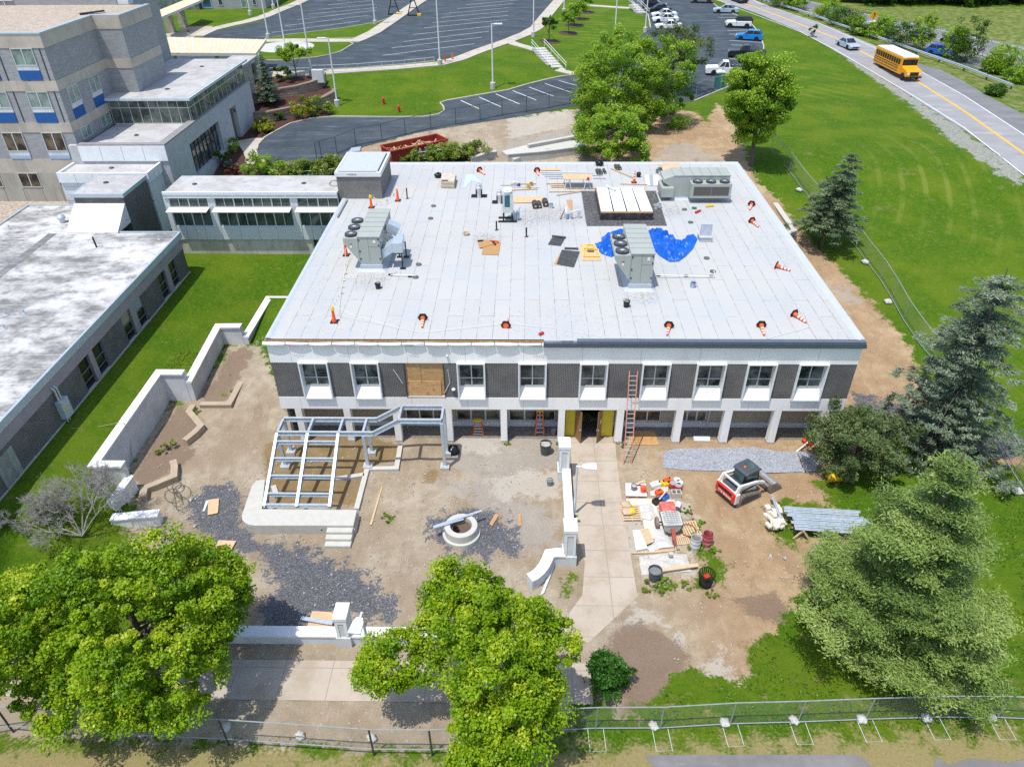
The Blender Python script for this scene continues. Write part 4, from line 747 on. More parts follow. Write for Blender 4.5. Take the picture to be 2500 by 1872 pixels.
f = part(boxes([(ax - .5, ax - .42, 72.75 + i * 1.03, 72.8 + i * 1.03, 6.05, 9.2) for i in range(9)] + [(ax - .5, ax - .42, 72.7, 81, 8.3, 8.36)]), 'picture_window', M_dark, an); pb(MB().box(ax - .58, ax - .5, 72.7, 81, 6.05, 9.2).build('pane', glass('annex glass', (.04, .045, .05), .03, (.16, .17, .16)), f), f)
f = part(boxes([(ax - .6, ax - .5, 84.85, 86.75, 2.5, 9.4)]), 'door', mat('brown door', (.16, .13, .11), .7), an)
part(MB().box(ax - .25, ax - .1, 86.7, 86.79, 8.6, 8.9), 'wall_lamp', M_dark, an)
# lower lobby roof
part(boxes([(-42.4, -34.3, 64.6, 69.0, 3, 8.9)]), 'lobby_wall', M_white, an)
lr = part(boxes([(-42.4, -34.1, 64.4, 64.6, 8.3, 9.2), (-34.3, -34.1, 64.6, 67.4, 8.3, 9.2), (-42.4, -42.2, 64.6, 67.4, 8.3, 9.2)]), 'lobby_parapet', M_white, an); part(boxes([(-42.2, -34.3, 64.6, 67.38, 8.9, 9.02)]), 'lobby_roof', M_oldroof, an)
part(boxes([(-42.4 + 1.6 * i, -42.385 + 1.6 * i, 64.394, 64.4, 4, 9.1) for i in range(6)] + [(-42.4, -34.1, 64.394, 64.4, z, z + .015) for z in (7.9, 6.6)] + [(-34.1, -34.094, 64.7 + i * .9, 64.715 + i * .9, 5, 9.1) for i in range(3)]), 'cladding_joint', M_dark, an)
# clerestory hall
rz = 13.1; rpoly = [(-41.6, 75.0), (-33.4, 74.9), (-33.4, 92.9), (-41.2, 92.9)]
part(boxes([(-42.4, -33.2, 74.75, 93.0, rz - .25, rz - .01)]), 'hall_fascia', mat('pale blue fascia', (.55, .62, .65), .5), an); part(boxes([(-42.3, -33.4, 74.95, 92.8, rz - .2, rz + .02)]), 'hall_roof', M_oldroof, an)
part(boxes([(-42.3, -33.95, 75.5, 92.5, 10.3, rz - .26)]), 'hall_core', mat('dim hall', (.07, .075, .07), .8), an)
gl = MB(); fr = MB(); Yg = 75.15
gl.box(-41.6, -33.6, Yg + .05, Yg + .1, 10.6, rz - .25); gl.box(-33.68, -33.63, Yg + .1, 92.3, 10.6, rz - .25)
for i in range(9): fr.box(-41.6 + i * .98, -41.55 + i * .98, Yg, Yg + .05, 10.6, rz - .25)
fr.box(-41.55, -33.6, Yg - .005, Yg + .04, 12.05, 12.12); fr.box(-41.55, -33.6, Yg - .02, Yg + .045, 10.5, 10.6)
for i in range(14): fr.box(-33.63, -33.58, 75.2 + i * 1.3, 75.25 + i * 1.3, 10.6, rz - .25)
fr.box(-33.63, -33.585, 75.25, 92.3, 12.05, 12.12)
f = part(fr, 'clerestory_window', M_alu, an); pb(gl.build('pane', glass('clerestory glass', (.05, .065, .055), .03, (.17, .19, .16)), f), f)
part(boxes([(-35.6, -35.3, 93.0, 100, 5, 11.3)]), 'stone_wall', stone_mat('tan stone facing', (.32, .29, .23), (.48, .45, .38), 2.2), an); part(boxes([(-38.5, -35.2, 93.01, 102.5, 11.35, 11.6)]), 'low_roof', M_oldroof, an)
for k, q_ in (('A', (1700, 565)), ('A', (1410, 755))): part(MB().lathe([(.25, 0), (.27, .06), (.12, .12), (0, .13)], P(k, *q_, rz), 12), 'roof_drain', M_dark, an)
for k, q_, z in (('A', (1150, 1143), 10.5), ('A', (940, 1418), 9.02)): part(MB().lathe([(.2, 0), (.22, .06), (.12, .12), (0, .13)], P(k, *q_, z), 12), 'roof_drain', M_dark, an)
# ---------------------------------------------------------------- canopies and far block
M_canroof = stained('tan canopy roof', (.60, .50, .34), (.68, .61, .48), .5, .6)
def canopy(name, pts, z, label, th=.35):
 t = thing(name, label, 'canopy', (pts[0].x, pts[0].y, z)); part(MB().prism([(p.x, p.y) for p in pts], z - .1, z), 'roof', M_canroof, t)
 part(MB().prism([(p.x, p.y) for p in pts], z - th, z - .102), 'fascia', M_steelw, t); return t
c1 = canopy('entrance_canopy', [P('LB', *q_, 11.6) for q_ in ((130, 500), (1490, 535), (1350, 722), (200, 715))], 11.6, 'long tan ribbed entrance canopy beside the pale annex roof')
rb = MB()
for i in range(1, 11):
 u0 = 130 + 1360 * i / 11; u1 = 200 + 1150 * i / 11; rb.bar(P('LB', u0, 501 + 3 * i, 11.62), P('LB', u1, 714, 11.62), .12, .05)
part(rb, 'roof_rib', M_whitep, c1)
for q_ in ((1330, 735), (230, 740), (800, 740)):
 p = P('LB', *q_, 11.2); part(MB().box(p.x - .2, p.x + .2, p.y + .3, p.y + .7, 6, 11.25), 'column', M_steelw, c1)
p = P('LB', 1375, 880, 9); part(MB().box(p.x - .5, p.x + .5, p.y - .5, p.y + .6, 5, 9.3), 'stone_pier', stone_mat('tan stone pier', (.32, .29, .23), (.48, .45, .38), 2.2), c1)
c2 = canopy('walkway_canopy', [P('LB', *q_, 12.2) for q_ in ((20, 150), (70, 235), (640, -6), (470, -30))], 12.2, 'narrow tan canopy running back toward the far brick block')
for q_ in ((215, 440), (375, 365)):
 p = P('LB', *q_); part(boxes([(p.x - .6, p.x + .6, p.y - .4, p.y + .6, p.z - .3, p.z + 2.6)]), 'stone_pier', stone_mat('tan pier stone', (.30, .26, .2), (.44, .39, .3), 2.4), c2); part(boxes([(p.x - .2, p.x + .2, p.y - .1, p.y + .3, p.z + 2.6, 11.9)]), 'post', M_beige, c2)
fb = thing('far_brick_block', 'grey brick building with dark windows beyond the far lawn', 'building', tuple(P('LB', 900, 120)))
p0 = P('LB', 635, 122); p1 = P('LB', 1485, 124); p0.y = p1.y = (p0.y + p1.y) / 2; bz = p0.z - .5
part(boxes([(p0.x, p1.x, p0.y, p0.y + 30, bz, bz + 9)]), 'brick_wall', M_gbrick, fb); part(boxes([(p0.x - 25, p0.x - .01, p0.y + 6, p0.y + 30, bz, bz + 8)]), 'brick_wall', M_gbrick, fb)
part(boxes([(p0.x - .1, p1.x + .1, p0.y - .1, p0.y + .2, bz + 9, bz + 9.3)]), 'parapet_cap', M_beige, fb)
for u0, u1, v1, pn in ((640, 765, 100, 1), (850, 915, 70, 0), (1165, 1240, 105, 0), (1310, 1365, 65, 0)):
 a = PY('LB', u0, v1, p0.y); b = PY('LB', u1, v1, p0.y); f = part(boxes([(a.x, b.x, p0.y - .08, p0.y + .05, a.z - .1, a.z), (a.x, a.x + .12, p0.y - .08, p0.y + .05, a.z, a.z + 5), (b.x - .12, b.x, p0.y - .08, p0.y + .05, a.z, a.z + 5)]), 'window', M_alu, fb); pb(boxes([(a.x + .12, b.x - .12, p0.y - .03, p0.y + .05, a.z, a.z + 5)]).build('pane', M_glass if u0 != 1165 else M_curt, f), f)
 if pn: pb(boxes([(a.x + .12, b.x - .12, p0.y - .05, p0.y - .031, a.z, a.z + .55)]).build('spandrel_panel', M_bluep, f), f)
gw = P('LB', 80, 250); part(boxes([(p0.x - 16, p0.x - .2, p0.y - 1, p0.y + 6, bz, bz + 4.5)]), 'glazed_link', glass('far link glass', (.08, .11, .11), .1, (.2, .24, .23)), fb)
# ================================================================ SITE WALLS, PLATFORM, STEEL FRAME
def wallx(m, cap, pts, th, zt, zb=-.4, capw=.06, caph=.1):
 """vertical wall along a polyline, zt a height per point; cap on top"""
 n = len(pts); L = []
 for i, p in enumerate(pts):
  a = Vector(pts[max(i - 1, 0)]); b = Vector(pts[min(i + 1, n - 1)]); p = Vector(p)
  if 0 < i < n - 1:
   d1 = (p - a).normalized(); d2 = (b - p).normalized(); d = (d1 + d2).normalized(); k = 1 / max(.35, d.dot(d1))
  else: d = (b - a).normalized(); k = 1
  L.append((p, Vector((-d.y, d.x)) * k))
 for mm, w_, za, zc in ((m, th / 2, None, -caph), (cap, th / 2 + capw, -caph + .002, 0)):
  vs = []
  for i, (p, nr) in enumerate(L):
   lo = zb if za is None else zt[i] + za; hi = zt[i] + zc
   for s_ in (1, -1): q = p + nr * (s_ * w_); vs += [(q.x, q.y, lo), (q.x, q.y, hi)]
  fs = []
  for i in range(n - 1):
   a = 4 * i; b = a + 4; fs += [(a, b, b + 1, a + 1)[::-1], (a + 2, a + 3, b + 3, b + 2)[::-1], (a + 1, b + 1, b + 3, a + 3)[::-1], (a, a + 2, b + 2, b)[::-1]]
  e_ = 4 * (n - 1); fs += [(0, 1, 3, 2), (e_, e_ + 2, e_ + 3, e_ + 1)]; mm.add(vs, fs)
t = thing('retaining_wall', 'tall white rendered retaining wall stepping back toward the school beside the lawn', 'wall', (-25, 42, 0))
w1, w2, w3 = W1 - .175, W2 - .175, W3 - .175;
def seg_wall(pts, zt, nm='wall_section'):
 a, b = MB(), MB(); wallx(a, b, pts, .4, zt, capw=.09, caph=.14); o_ = part(a, nm, M_stucco, t); pb(b.build('coping', M_white, o_), o_)
seg_wall([(-24.0, 32.75), (w1, 32.75), (w1, 42.275), (w2 - .18, 42.275)], [2.5, 2.5, 2.67, 2.67])
seg_wall([(w2, 42.1), (w2, 48.725), (w3 - .18, 48.725)], [1.96, 2.62, 2.65]); seg_wall([(w3, 48.55), (w3, 54.875), (XL - .02, 54.875)], [1.73, 1.72, 1.7])
M_tanc = mat('tan cast stone', (.42, .34, .245), .85, var=.07, col2=(.33, .27, .2), amount=.5)
def lowwall(label, pts, h=.5, th=.36, mt=M_tanc, mc=None, name='planter_wall'):
 a, b = MB(), MB(); pts = [p.xy for p in pts]; wallx(a, b, pts, th, [h] * len(pts) if not hasattr(h, '__len__') else h, capw=.03 if mc is None else .05, caph=.1)
 r = thing(name, label, 'wall', (pts[0].x, pts[0].y, 0)); part(a, 'wall', mt, r); part(b, 'coping', mc or mt, r); return r
lowwall('zigzag tan planter wall below the tall white wall', [P('I', u, v, .5) for u, v in ((1625, 440), (1588, 492), (1690, 612), (1640, 665), (1552, 735))])
lowwall('long tan planter wall running up to the school corner', [P('I', u, v, .5) for u, v in ((1685, 428), (1928, 428), (2145, 35))] + [P('W', 575, 772, .5)])
lowwall('curved tan seat wall near the coiled hose', [P('I', u, v, .5) for u, v in ((1455, 905), (1468, 960), (1462, 1035), (1330, 1090), (1215, 1135), (1195, 1215))])
lowwall('short white wall sloping down beside the bare grey tree', [P('I', 1095, 1030, 1.6), P('I', 925, 1265, 1.2)], [1.6, 1.2], .4, M_white, M_white, 'garden_wall')
lowwall('low white wall peeking above the left leafy tree', [P('I', 935, 1385, .8), P('I', 1335, 1350, .8)], .8, .5, M_white, M_white, 'garden_wall')
# pillars and low walls at the front
def pillar(label, x0, x1, y0, y1, h, name='gate_pillar'):
 r = thing(name, label, 'pillar', ((x0 + x1) / 2, (y0 + y1) / 2, 0))
 part(MB().box(x0 - .08, x1 + .08, y0 - .08, y1 + .08, -.3, .75), 'plinth', M_stucco, r, bevel=.01); part(MB().box(x0, x1, y0, y1, .75, h - .22), 'shaft', M_stucco, r)
 part(boxes([(x0 + .0, x0 + .14, y0 - .04, y0 - .002, .76, h - .23), (x1 - .14, x1, y0 - .04, y0 - .002, .76, h - .23), (x0 + .14, x1 - .14, y0 - .04, y0 - .002, h - .45, h - .23)]), 'panel_frame', M_white, r)
 part(MB().box(x0 - .06, x1 + .06, y0 - .07, y1 + .06, h - .22, h), 'cap', M_white, r, bevel=.015); return r
def pil_at(label, k, b0, b1, tf, hint=None):
 a = P(k, *b0, 0); b = P(k, *b1, 0); y = (a.y + b.y) / 2; h = PY(k, *tf, y).z; return a.x, b.x, y, h
a = pil_at('', 'K', (558, 1085), (655, 1085), (572, 800)); pillar('tall white pillar beside the entrance path near the lamp', a[0] + .05, a[1] - .05, a[2] + .1, a[2] + .95, a[3])
b = pil_at('', 'O', (540, 130), (640, 140), (560, -120)); pb_h = PY('K', 620, 1508, b[2]).z; pillar('white pillar at the foot of the entrance path by the curved wall', b[0] + .05, b[1] - .05, b[2] + .1, b[2] + .95, pb_h)
c = pil_at('', 'N', (852, 640), (965, 640), (795, 398)); pillar('white pillar standing in the front wall next to leaning plywood', c[0] + .05, c[1] - .05, c[2], c[2] + .85, c[3])
lowwall('low white wall between the two pillars along the entrance path', [Vector((a[0] + .5, a[2] + .2, 0)), Vector((b[0] + .45, b[2] + .9, 0))], .95, .42, M_stucco, M_white, 'garden_wall')
lowwall('curved white wall sweeping from the entrance pillar toward the leafy tree', [P('O', u, v, .85) for u, v in ((560, 25), (500, 22), (440, 30), (420, 80), (400, 120), (370, 160), (330, 195), (290, 215))], .85, .5, M_stucco, M_white, 'garden_wall')
yfw = c[2] + .35
lowwall('low white front wall left of the pillar by the pavement', [Vector((c[0] - .02, yfw, 0)), Vector((P('N', -600, 575, .7).x, yfw, 0))], .7, .5, M_stucco, M_white, 'garden_wall')
lowwall('low white front wall mostly hidden behind the central leafy tree', [Vector((c[1] + .02, yfw, 0)), Vector((P('N', 2140, 625, .7).x, yfw, 0))], .7, .5, M_stucco, M_white, 'garden_wall')
lowwall('low concrete wall beside the dirt track at the far right of the roof', [P('H', 75, 65, 3.6), P('H', 275, 350, 3.0), P('H', 225, 372, 3.0)], [3.6, 3.0, 3.0], .4, M_conclt, M_conclt, 'areaway_wall')
# ramps behind the building
rt = thing('concrete_ramp', 'pale concrete ramp with side walls behind the white roof', 'ramp', (0, 76, 4))
for pts, hh in (([(0, 1345), (300, 1262), (640, 1250)], .0),):
 m_ = MB(); q_ = [P('C', u, v) for u, v in pts]; ribbon(m_, [(p.x, p.y) for p in q_], 2.4, .5, thick=1.0); part(m_, 'ramp_slab', M_conclt, rt)
for pts in ([(170, 1285), (640, 1195), (700, 1170)], [(0, 1365), (270, 1342), (330, 1335), (650, 1292)]):
 m_, c_ = MB(), MB(); q_ = [P('C', u, v) for u, v in pts]; wallx(m_, c_, [p.xy for p in q_], .35, [p.z + .9 for p in q_], zb=2.5); part(m_, 'side_wall', M_conc, rt); part(c_, 'coping', M_conclt, rt)
m_ = MB(); q_ = [P('DU', u, v) for u, v in ((1850, 660), (2080, 590), (2300, 540))]; c_ = MB(); wallx(m_, c_, [p.xy for p in q_], .35, [p.z + .7 for p in q_], zb=2.5); part(m_, 'side_wall', M_conc, rt); part(c_, 'coping', M_conc, rt)
# back block retaining walls
M_block = brick('tan split block', (.30, .235, .17), (.40, .32, .23), (.15, .11, .08), bw=.55, bh=.3, ms=.03)
def blockwall(label, pts, h):
 r = thing('block_retaining_wall', label, 'wall', tuple(P('B', *pts[0]))); m_, c_ = MB(), MB(); q_ = [P('B', u, v) for u, v in pts]
 wallx(m_, c_, [p.xy for p in q_], .5, [p.z + h for p in q_], zb=3.0, capw=.06, caph=.18); part(m_, 'block_face', M_block, r); part(c_, 'cap_course', mat('brown cap stone', (.24, .17, .13), .85, var=.1), r); return r
blockwall('lower curved tan block wall below the blue spruce', [(50, 1035), (200, 1025), (400, 985), (560, 940), (660, 900), (750, 850), (762, 830)], 1.25)
blockwall('upper curved tan block wall beside the grey utility cabinet', [(40, 880), (280, 830), (430, 805), (560, 770), (640, 735), (668, 690)], 1.25)
ub = thing('utility_cabinet', 'grey utility cabinet standing at the end of the upper block wall', 'cabinet', tuple(P('B', 625, 745))); p = P('B', 625, 748)
part(MB().box(p.x - .75, p.x + .75, p.y - .3, p.y + .3, p.z + .8, p.z + 2.4), 'cabinet', M_steelw, ub, bevel=.02); part(boxes([(p.x - .6, p.x - .45, p.y - .1, p.y + .1, p.z - .2, p.z + .8), (p.x + .45, p.x + .6, p.y - .1, p.y + .1, p.z - .2, p.z + .8)]), 'leg', M_dark, ub)
# concrete platform with steps
pt_ = thing('concrete_platform', 'pale concrete platform with rounded corner and three steps', 'platform', tuple(P('J', 500, 1320, 0)))
zp = .72; q = lambda u, v, z=zp: P('J', u, v, z)
o1 = [q(232, 1000), q(160, 1008), q(120, 1050), q(35, 1300)]; c0 = [q(38, 1335), q(60, 1362), q(95, 1380), q(150, 1387)]; o2 = [q(975, 1387), q(1006, 1255), q(205, 1248)]
part(MB().prism([(p.x, p.y) for p in o1 + c0 + o2], zp - .3, zp), 'slab', M_conclt, pt_, bevel=.02)
ins = [(p.x, p.y) for p in o1 + c0 + o2]; cxm = sum(p[0] for p in ins) / len(ins)
bsq = [(x + (.05 if x < -9 else -.05), y + (.06 if y < 27.2 else 0)) for x, y in ins]; part(MB().prism(bsq, -.3, zp - .302), 'base', M_conc, pt_)
sx0 = q(752, 1387).x; sx1 = q(970, 1387).x; sy = q(860, 1387).y
for i in range(3): part(MB().box(sx0, sx1, sy - .36 * (i + 1), sy - .36 * i - .002 if i else sy - .002, -.1, zp - .18 * (i + 1)), 'step', M_conclt, pt_, bevel=.01)
for u in (285, 690):
 x = q(u, 1400, .5).x; part(MB().box(x - .16, x + .16, sy - .012, sy + .05, .28, .40), 'wall_light', M_black, pt_)
fw = thing('foundation_wall', 'low concrete foundation curb around the muddy pit under the frame', 'foundation', tuple(P('J', 1200, 900, 0)))
for pts in ([(1372, 700), (1338, 900), (1090, 905), (1000, 1245)], [(825, 990), (1065, 955)], [(330, 1140), (300, 1050)]):
 m_, c_ = MB(), MB(); q_ = [P('J', u, v, .2) for u, v in pts]; wallx(m_, c_, [p.xy for p in q_], .3, [.2] * len(q_), capw=.004, caph=.03); part(m_, 'curb', M_conc, fw); part(c_, 'curb_top', M_conclt, fw)
# steel canopy frame
sf = thing('steel_canopy', 'pale galvanised steel canopy frame with sloping rafters over the platform', 'canopy frame', tuple(P('J', 700, 800, 0)))
B0 = {k: P('J', *v, .25) for k, v in dict(fm=(1097, 880), rm=(1128, 755), fr=(1738, 885), rr=(1765, 768), fl=(397, 878), rl=(440, 755)).items()}
yf_, yr_ = (B0['fm'].y + B0['fl'].y) / 2, (B0['rm'].y + B0['rl'].y) / 2
hL = (PY('J', 1055, 600, yf_).z + PY('J', 1090, 478, yr_).z) / 2; yfr, yrr = B0['fr'].y, B0['rr'].y; hR = (PY('J', 1715, 498, yfr).z + PY('J', 1735, 378, yrr).z) / 2
yF2, yR2 = (yf_ + yfr) / 2, (yr_ + yrr) / 2
def beam(a, b, nm='beam', w_=.16, h=.3, mt=M_galv):
 m_ = MB(); a = Vector(a); b = Vector(b); d = (b - a).normalized(); sd = d.cross(Vector((0, 0, 1))).normalized(); up = sd.cross(d)
 m_.bar(a + up * (h / 2 - .015), b + up * (h / 2 - .015), w_, .03); m_.bar(a - up * (h / 2 - .015), b - up * (h / 2 - .015), w_, .03); m_.bar(a, b, .03, h - .06); return part(m_, nm, mt, sf)
def fx(u, v, y, z=None): return PY('J', u, v, y).x
xl = (fx(340, 600, yf_) + fx(385, 485, yr_)) / 2; xm = (fx(1055, 600, yf_) + fx(1088, 485, yr_)) / 2; x1_ = fx(592, 600, yf_); x2_ = fx(850, 600, yf_); xk0 = fx(1130, 618, yF2); xk1 = (fx(1345, 500, yF2) + fx(1395, 385, yR2)) / 2; xr = (fx(1715, 500, yF2) + fx(1735, 380, yR2)) / 2
zL, zR = hL - .15, hR - .15
for y in (yF2, yR2):
 beam((xl, y, zL), (xm + .1, y, zL)); beam((xm + .1, y, zL), (xk0 + .1, y, zL)); beam((xk0 + .1, y, zL), (xk1, y, zR)); beam((xk1, y, zR), (xr, y, zR))
for x, z in ((xl, zL), (x1_, zL), (x2_, zL), (xm, zL), (xk1, zR), (xr, zR)): beam((x, yF2 + .09, z + .002), (x, yR2 - .09, z + .002), 'cross_beam', .14, .26)
for x, y, z in ((xl, yF2, zL), (xl, yR2, zL), (xm, yF2, zL), (xm, yR2, zL), (xr, yF2, zR), (xr, yR2, zR)):
 c_ = part(MB().box(x - .1, x + .1, y - .1, y + .1, .3, z - .14), 'column', M_galv, sf, bevel=.01); pb(MB().box(x - .2, x + .2, y - .2, y + .2, .28, .31).build('base_plate', M_galv, c_), c_); pb(MB().box(x - .28, x + .28, y - .28, y + .28, -.3, .28).build('footing', M_conc, c_), c_)
lo = [P('J', u, v, zp + .25) for u, v in ((222, 1225), (500, 1215), (775, 1225))]; yl = sum(p.y for p in lo) / 3; xs3 = (xl, x1_, x2_); xl3 = [p.x for p in lo]
for i in range(3): beam((xs3[i], yF2 - .08, zL + .01), (xl3[i], yl, zp + .16), 'rafter', .17, .3)
for tt in (.12, .36, .6, .84, .985):
 y = yF2 - .08 + (yl - yF2 + .08) * tt; z = zL + (zp + .16 - zL) * tt
 for i in range(2):
  xa = xs3[i] + (xl3[i] - xs3[i]) * tt; xb = xs3[i + 1] + (xl3[i + 1] - xs3[i + 1]) * tt; beam((xa + .09, y, z), (xb - .09, y, z), 'purlin', .14, .24)
# circular planter
cp = P('J', 1882, 1385, .75); ring = thing('circular_planter', 'round pale concrete planter ring with soil and a black pipe', 'planter', (cp.x, cp.y, 0))
rr_ = (P('J', 2020, 1390, .75).x - P('J', 1742, 1390, .75).x) / 2; ri = (P('J', 1970, 1400, .7).x - P('J', 1785, 1400, .7).x) / 2
ring_m = MB().lathe([(rr_ + .14, -.2), (rr_ + .14, .2), (rr_ + .01, .22), (rr_, .72), (rr_ - .03, .75), (ri, .75), (ri - .02, .3)], (cp.x, cp.y, 0), 48); o_ = part(ring_m, 'concrete_ring', M_conclt, ring, smooth=True)
part(MB().lathe([(0, .5), (ri, .48)], (cp.x, cp.y, 0), 32), 'soil', mat('dark planter soil', (.12, .085, .065), .95, var=.3, scale=14), ring)
pp = P('J', 1838, 1435, .55); part(MB().lathe([(.17, -.1), (.17, .3), (.15, .3), (.14, -.05), (0, -.05)], (pp.x, pp.y, .5), 16), 'drain_pipe', M_black, ring)
def rod(name, label, cat, a, b, w_, h, mt, group=None, off=0):
 a = Vector(a); b = Vector(b); c0 = (a + b) / 2; r = MB().bar(a - c0, b - c0, w_, h).build(name, mt); r.location = c0; return tag(r, label, cat, group)
rod('steel_stud', 'long galvanised stud lying across the circular planter', 'steel stud', P('J', 1648, 1400, .84), P('J', 2060, 1262, .84), .14, .05, M_galv)
rod('steel_stud', 'second galvanised stud laid against the long one on the planter', 'steel stud', P('J', 1650, 1408, .84), P('J', 1905, 1335, .84), .1, .06, M_galv)
# boards about the court
def sheet(name, label, cat, k, pts, z, th, mt, group=None, tilt=0):
 q_ = [P(k, u, v, z) for u, v in pts]; c0 = sum(q_, Vector()) / len(q_); m_ = MB().prism([((p - c0).x, (p - c0).y) for p in q_], -th, 0).build(name, mt); m_.location = c0; m_.rotation_euler.x = tilt; return tag(m_, label, cat, group)
sheet('plank', 'long narrow weathered plank lying on the dirt beside the pit', 'plank', 'J', [(1112, 1382), (1130, 1380), (1222, 1058), (1212, 1058)], .06, .05, M_plylt)
sheet('plank', 'short orange board on gravel beside the circular planter', 'plank', 'J', [(2120, 1375), (2145, 1390), (2200, 1300), (2172, 1285)], .06, .05, M_ply)
sheet('plank', 'short orange board standing out on dirt left of the entrance wall', 'plank', 'K', [(222, 1360), (245, 1360), (253, 1458), (228, 1458)], .06, .05, M_ply)
sheet('plywood_sheet', 'small plywood sheet on the dark gravel near the coiled hose', 'plywood', 'I', [(1755, 1240), (1845, 1228), (1835, 1350), (1748, 1368)], .1, .03, M_plylt); sheet('metal_offcut', 'small pale metal offcut beside the plywood on dark gravel', 'offcut', 'I', [(1735, 1245), (1760, 1248), (1722, 1335), (1706, 1340)], .05, .03, M_steelw)
sheet('plywood_sheet', 'plywood sheet half hidden by the left leafy tree', 'plywood', 'I', [(1840, 1580), (1990, 1585), (1950, 1656), (1810, 1652)], .1, .03, M_plylt)
sheet('plywood_sheet', 'upper plywood sheet lying behind the front wall pillar', 'plywood', 'N', [(628, 340), (800, 350), (830, 430), (610, 400)], .16, .04, M_plylt); sheet('plywood_sheet', 'lower shaded plywood sheet lying behind the front wall pillar', 'plywood', 'N', [(600, 420), (805, 455), (780, 535), (570, 520)], .1, .04, M_plylt)
rod('steel_stud', 'galvanised stud across the plywood sheets by the front pillar', 'steel stud', P('N', 535, 400, .22), P('N', 800, 445, .22), .22, .06, M_galv)
sheet('plywood_sheet', 'large plywood sheet at the foot of the red extension ladder', 'plywood', 'K', [(1160, 660), (1370, 660), (1415, 780), (1155, 778)], .05, .03, M_ply)
sheet('stone_slab', 'pale stone slab lying in front of the right arcade', 'slab', 'K', [(1700, 705), (1840, 708), (1842, 745), (1705, 742)], .12, .1, M_steelw)
sheet('fence_rail', 'long grey rails lying beside the curved white wall', 'rail', 'O', [(460, 120), (480, 120), (400, 330), (370, 350)], .15, .12, M_steelw)
# hose
def curve_thing(name, label, cat, pts, r, mt, n=6):
 c0 = Vector(pts[0]); o_ = MB().tube([Vector(p) - c0 for p in pts], r, n).build(name, mt, smooth=True); o_.location = c0; return tag(o_, label, cat)
pts = []
for i in range(110):
 a_ = i * .35; cx, cy = [(1490, 1120), (1520, 1180), (1470, 1200), (1500, 1270)][(i // 24) % 4]; rr0 = 46 + 22 * math.sin(i * .23); pts.append(P('I', cx + rr0 * 1.3 * math.cos(a_), cy + rr0 * math.sin(a_), .05 + .0006 * i))
curve_thing('garden_hose', 'coiled dark hose on the dirt beside the curved seat wall', 'hose', pts, .018, mat('dark green hose', (.13, .12, .095), .7))
curve_thing('electric_cord', 'loose pale cord strung from the wing cabinet over the white wall', 'cord', [P('I', 600, 640, 2.9), P('I', 760, 635, 2.55), P('I', 900, 615, 2.5), P('I', 1000, 590, 2.75), P('I', 1045, 595, 2.72), P('I', 1075, 650, 2.0), P('I', 1100, 780, 1.0), P('I', 1120, 940, .1)], .025, mat('tan cord', (.30, .27, .2), .7), 5)
curve_thing('garden_hose', 'thin green hose loop lying in the grass under the pine', 'hose', [P('Q', 545 + 75 * math.cos(a_) + 10 * a_, 1190 + 55 * math.sin(a_), .05) for a_ in np.linspace(0, 7, 40)], .02, mat('green hose', (.03, .12, .07), .6), 5)
# ladders
def ladder(name, label, foot, top, wid, rung, mt, base_w=None):
 foot, top = Vector(foot), Vector(top); r = thing(name, label, 'ladder', foot); d = top - foot; L = d.length; side = Vector((1, 0, 0))
 for s_ in (-1, 1): part(MB().bar(foot + side * (s_ * wid / 2), top + side * (s_ * wid / 2), .05, .09), 'rail', mt, r)
 k = int(L / .305)
 for i in range(1, k): part(MB().bar(foot + d * (i / k) - side * (wid / 2 - .025), foot + d * (i / k) + side * (wid / 2 - .025), .035), 'rung', M_alu, r)
 return r
ladder('extension_ladder', 'tall faded red extension ladder leaning on the dark brick facade', P('K', 1145, 940, .02), (PY('K', 1196, 158, YF - .12).x, YF - .12, PY('K', 1196, 158, YF - .12).z), .5, .3, mat('faded red fibreglass', (.62, .25, .18), .6))
def stepladder(label, k, fl, fr, tp, mt, sp_=.7):
 a = P(k, *fl, .02); b = P(k, *fr, .02); y = (a.y + b.y) / 2; tpz = PY(k, *tp, y + sp_ / 2).z; xc = (a.x + b.x) / 2; r = thing('step_ladder', label, 'ladder', (xc, y, 0)); w0 = abs(b.x - a.x) / 2
 for s_ in (-1, 1):
  part(MB().bar((xc + s_ * w0, y, .02), (xc + s_ * .18, y + sp_ / 2, tpz), .05, .08), 'front_rail', mt, r); part(MB().bar((xc + s_ * w0, y + sp_ + .3, .02), (xc + s_ * .18, y + sp_ / 2 + .1, tpz - .05), .04, .05), 'rear_rail', mt, r)
 m_ = MB()
 for i in range(1, 6): f_ = i / 6; ww = w0 + (.18 - w0) * f_; m_.cbox((xc, y + sp_ / 2 * f_, tpz * f_), (2 * ww - .05, .09, .03))
 part(m_, 'treads', M_alu, r); part(MB().box(xc - .25, xc + .25, y + sp_ / 2 - .12, y + sp_ / 2 + .16, tpz, tpz + .06), 'top_cap', M_yellow, r)
M_ladr = mat('orange red fibreglass', (.70, .09, .03), .5)
stepladder('red step ladder with silver treads standing before the strip windows', 'K', (370, 705), (440, 705), (407, 492), M_ladr); stepladder('splayed orange tripod ladder under the arcade beside the steel frame', 'J', (1985, 640), (2072, 638), (2028, 505), M_ladr, .5)
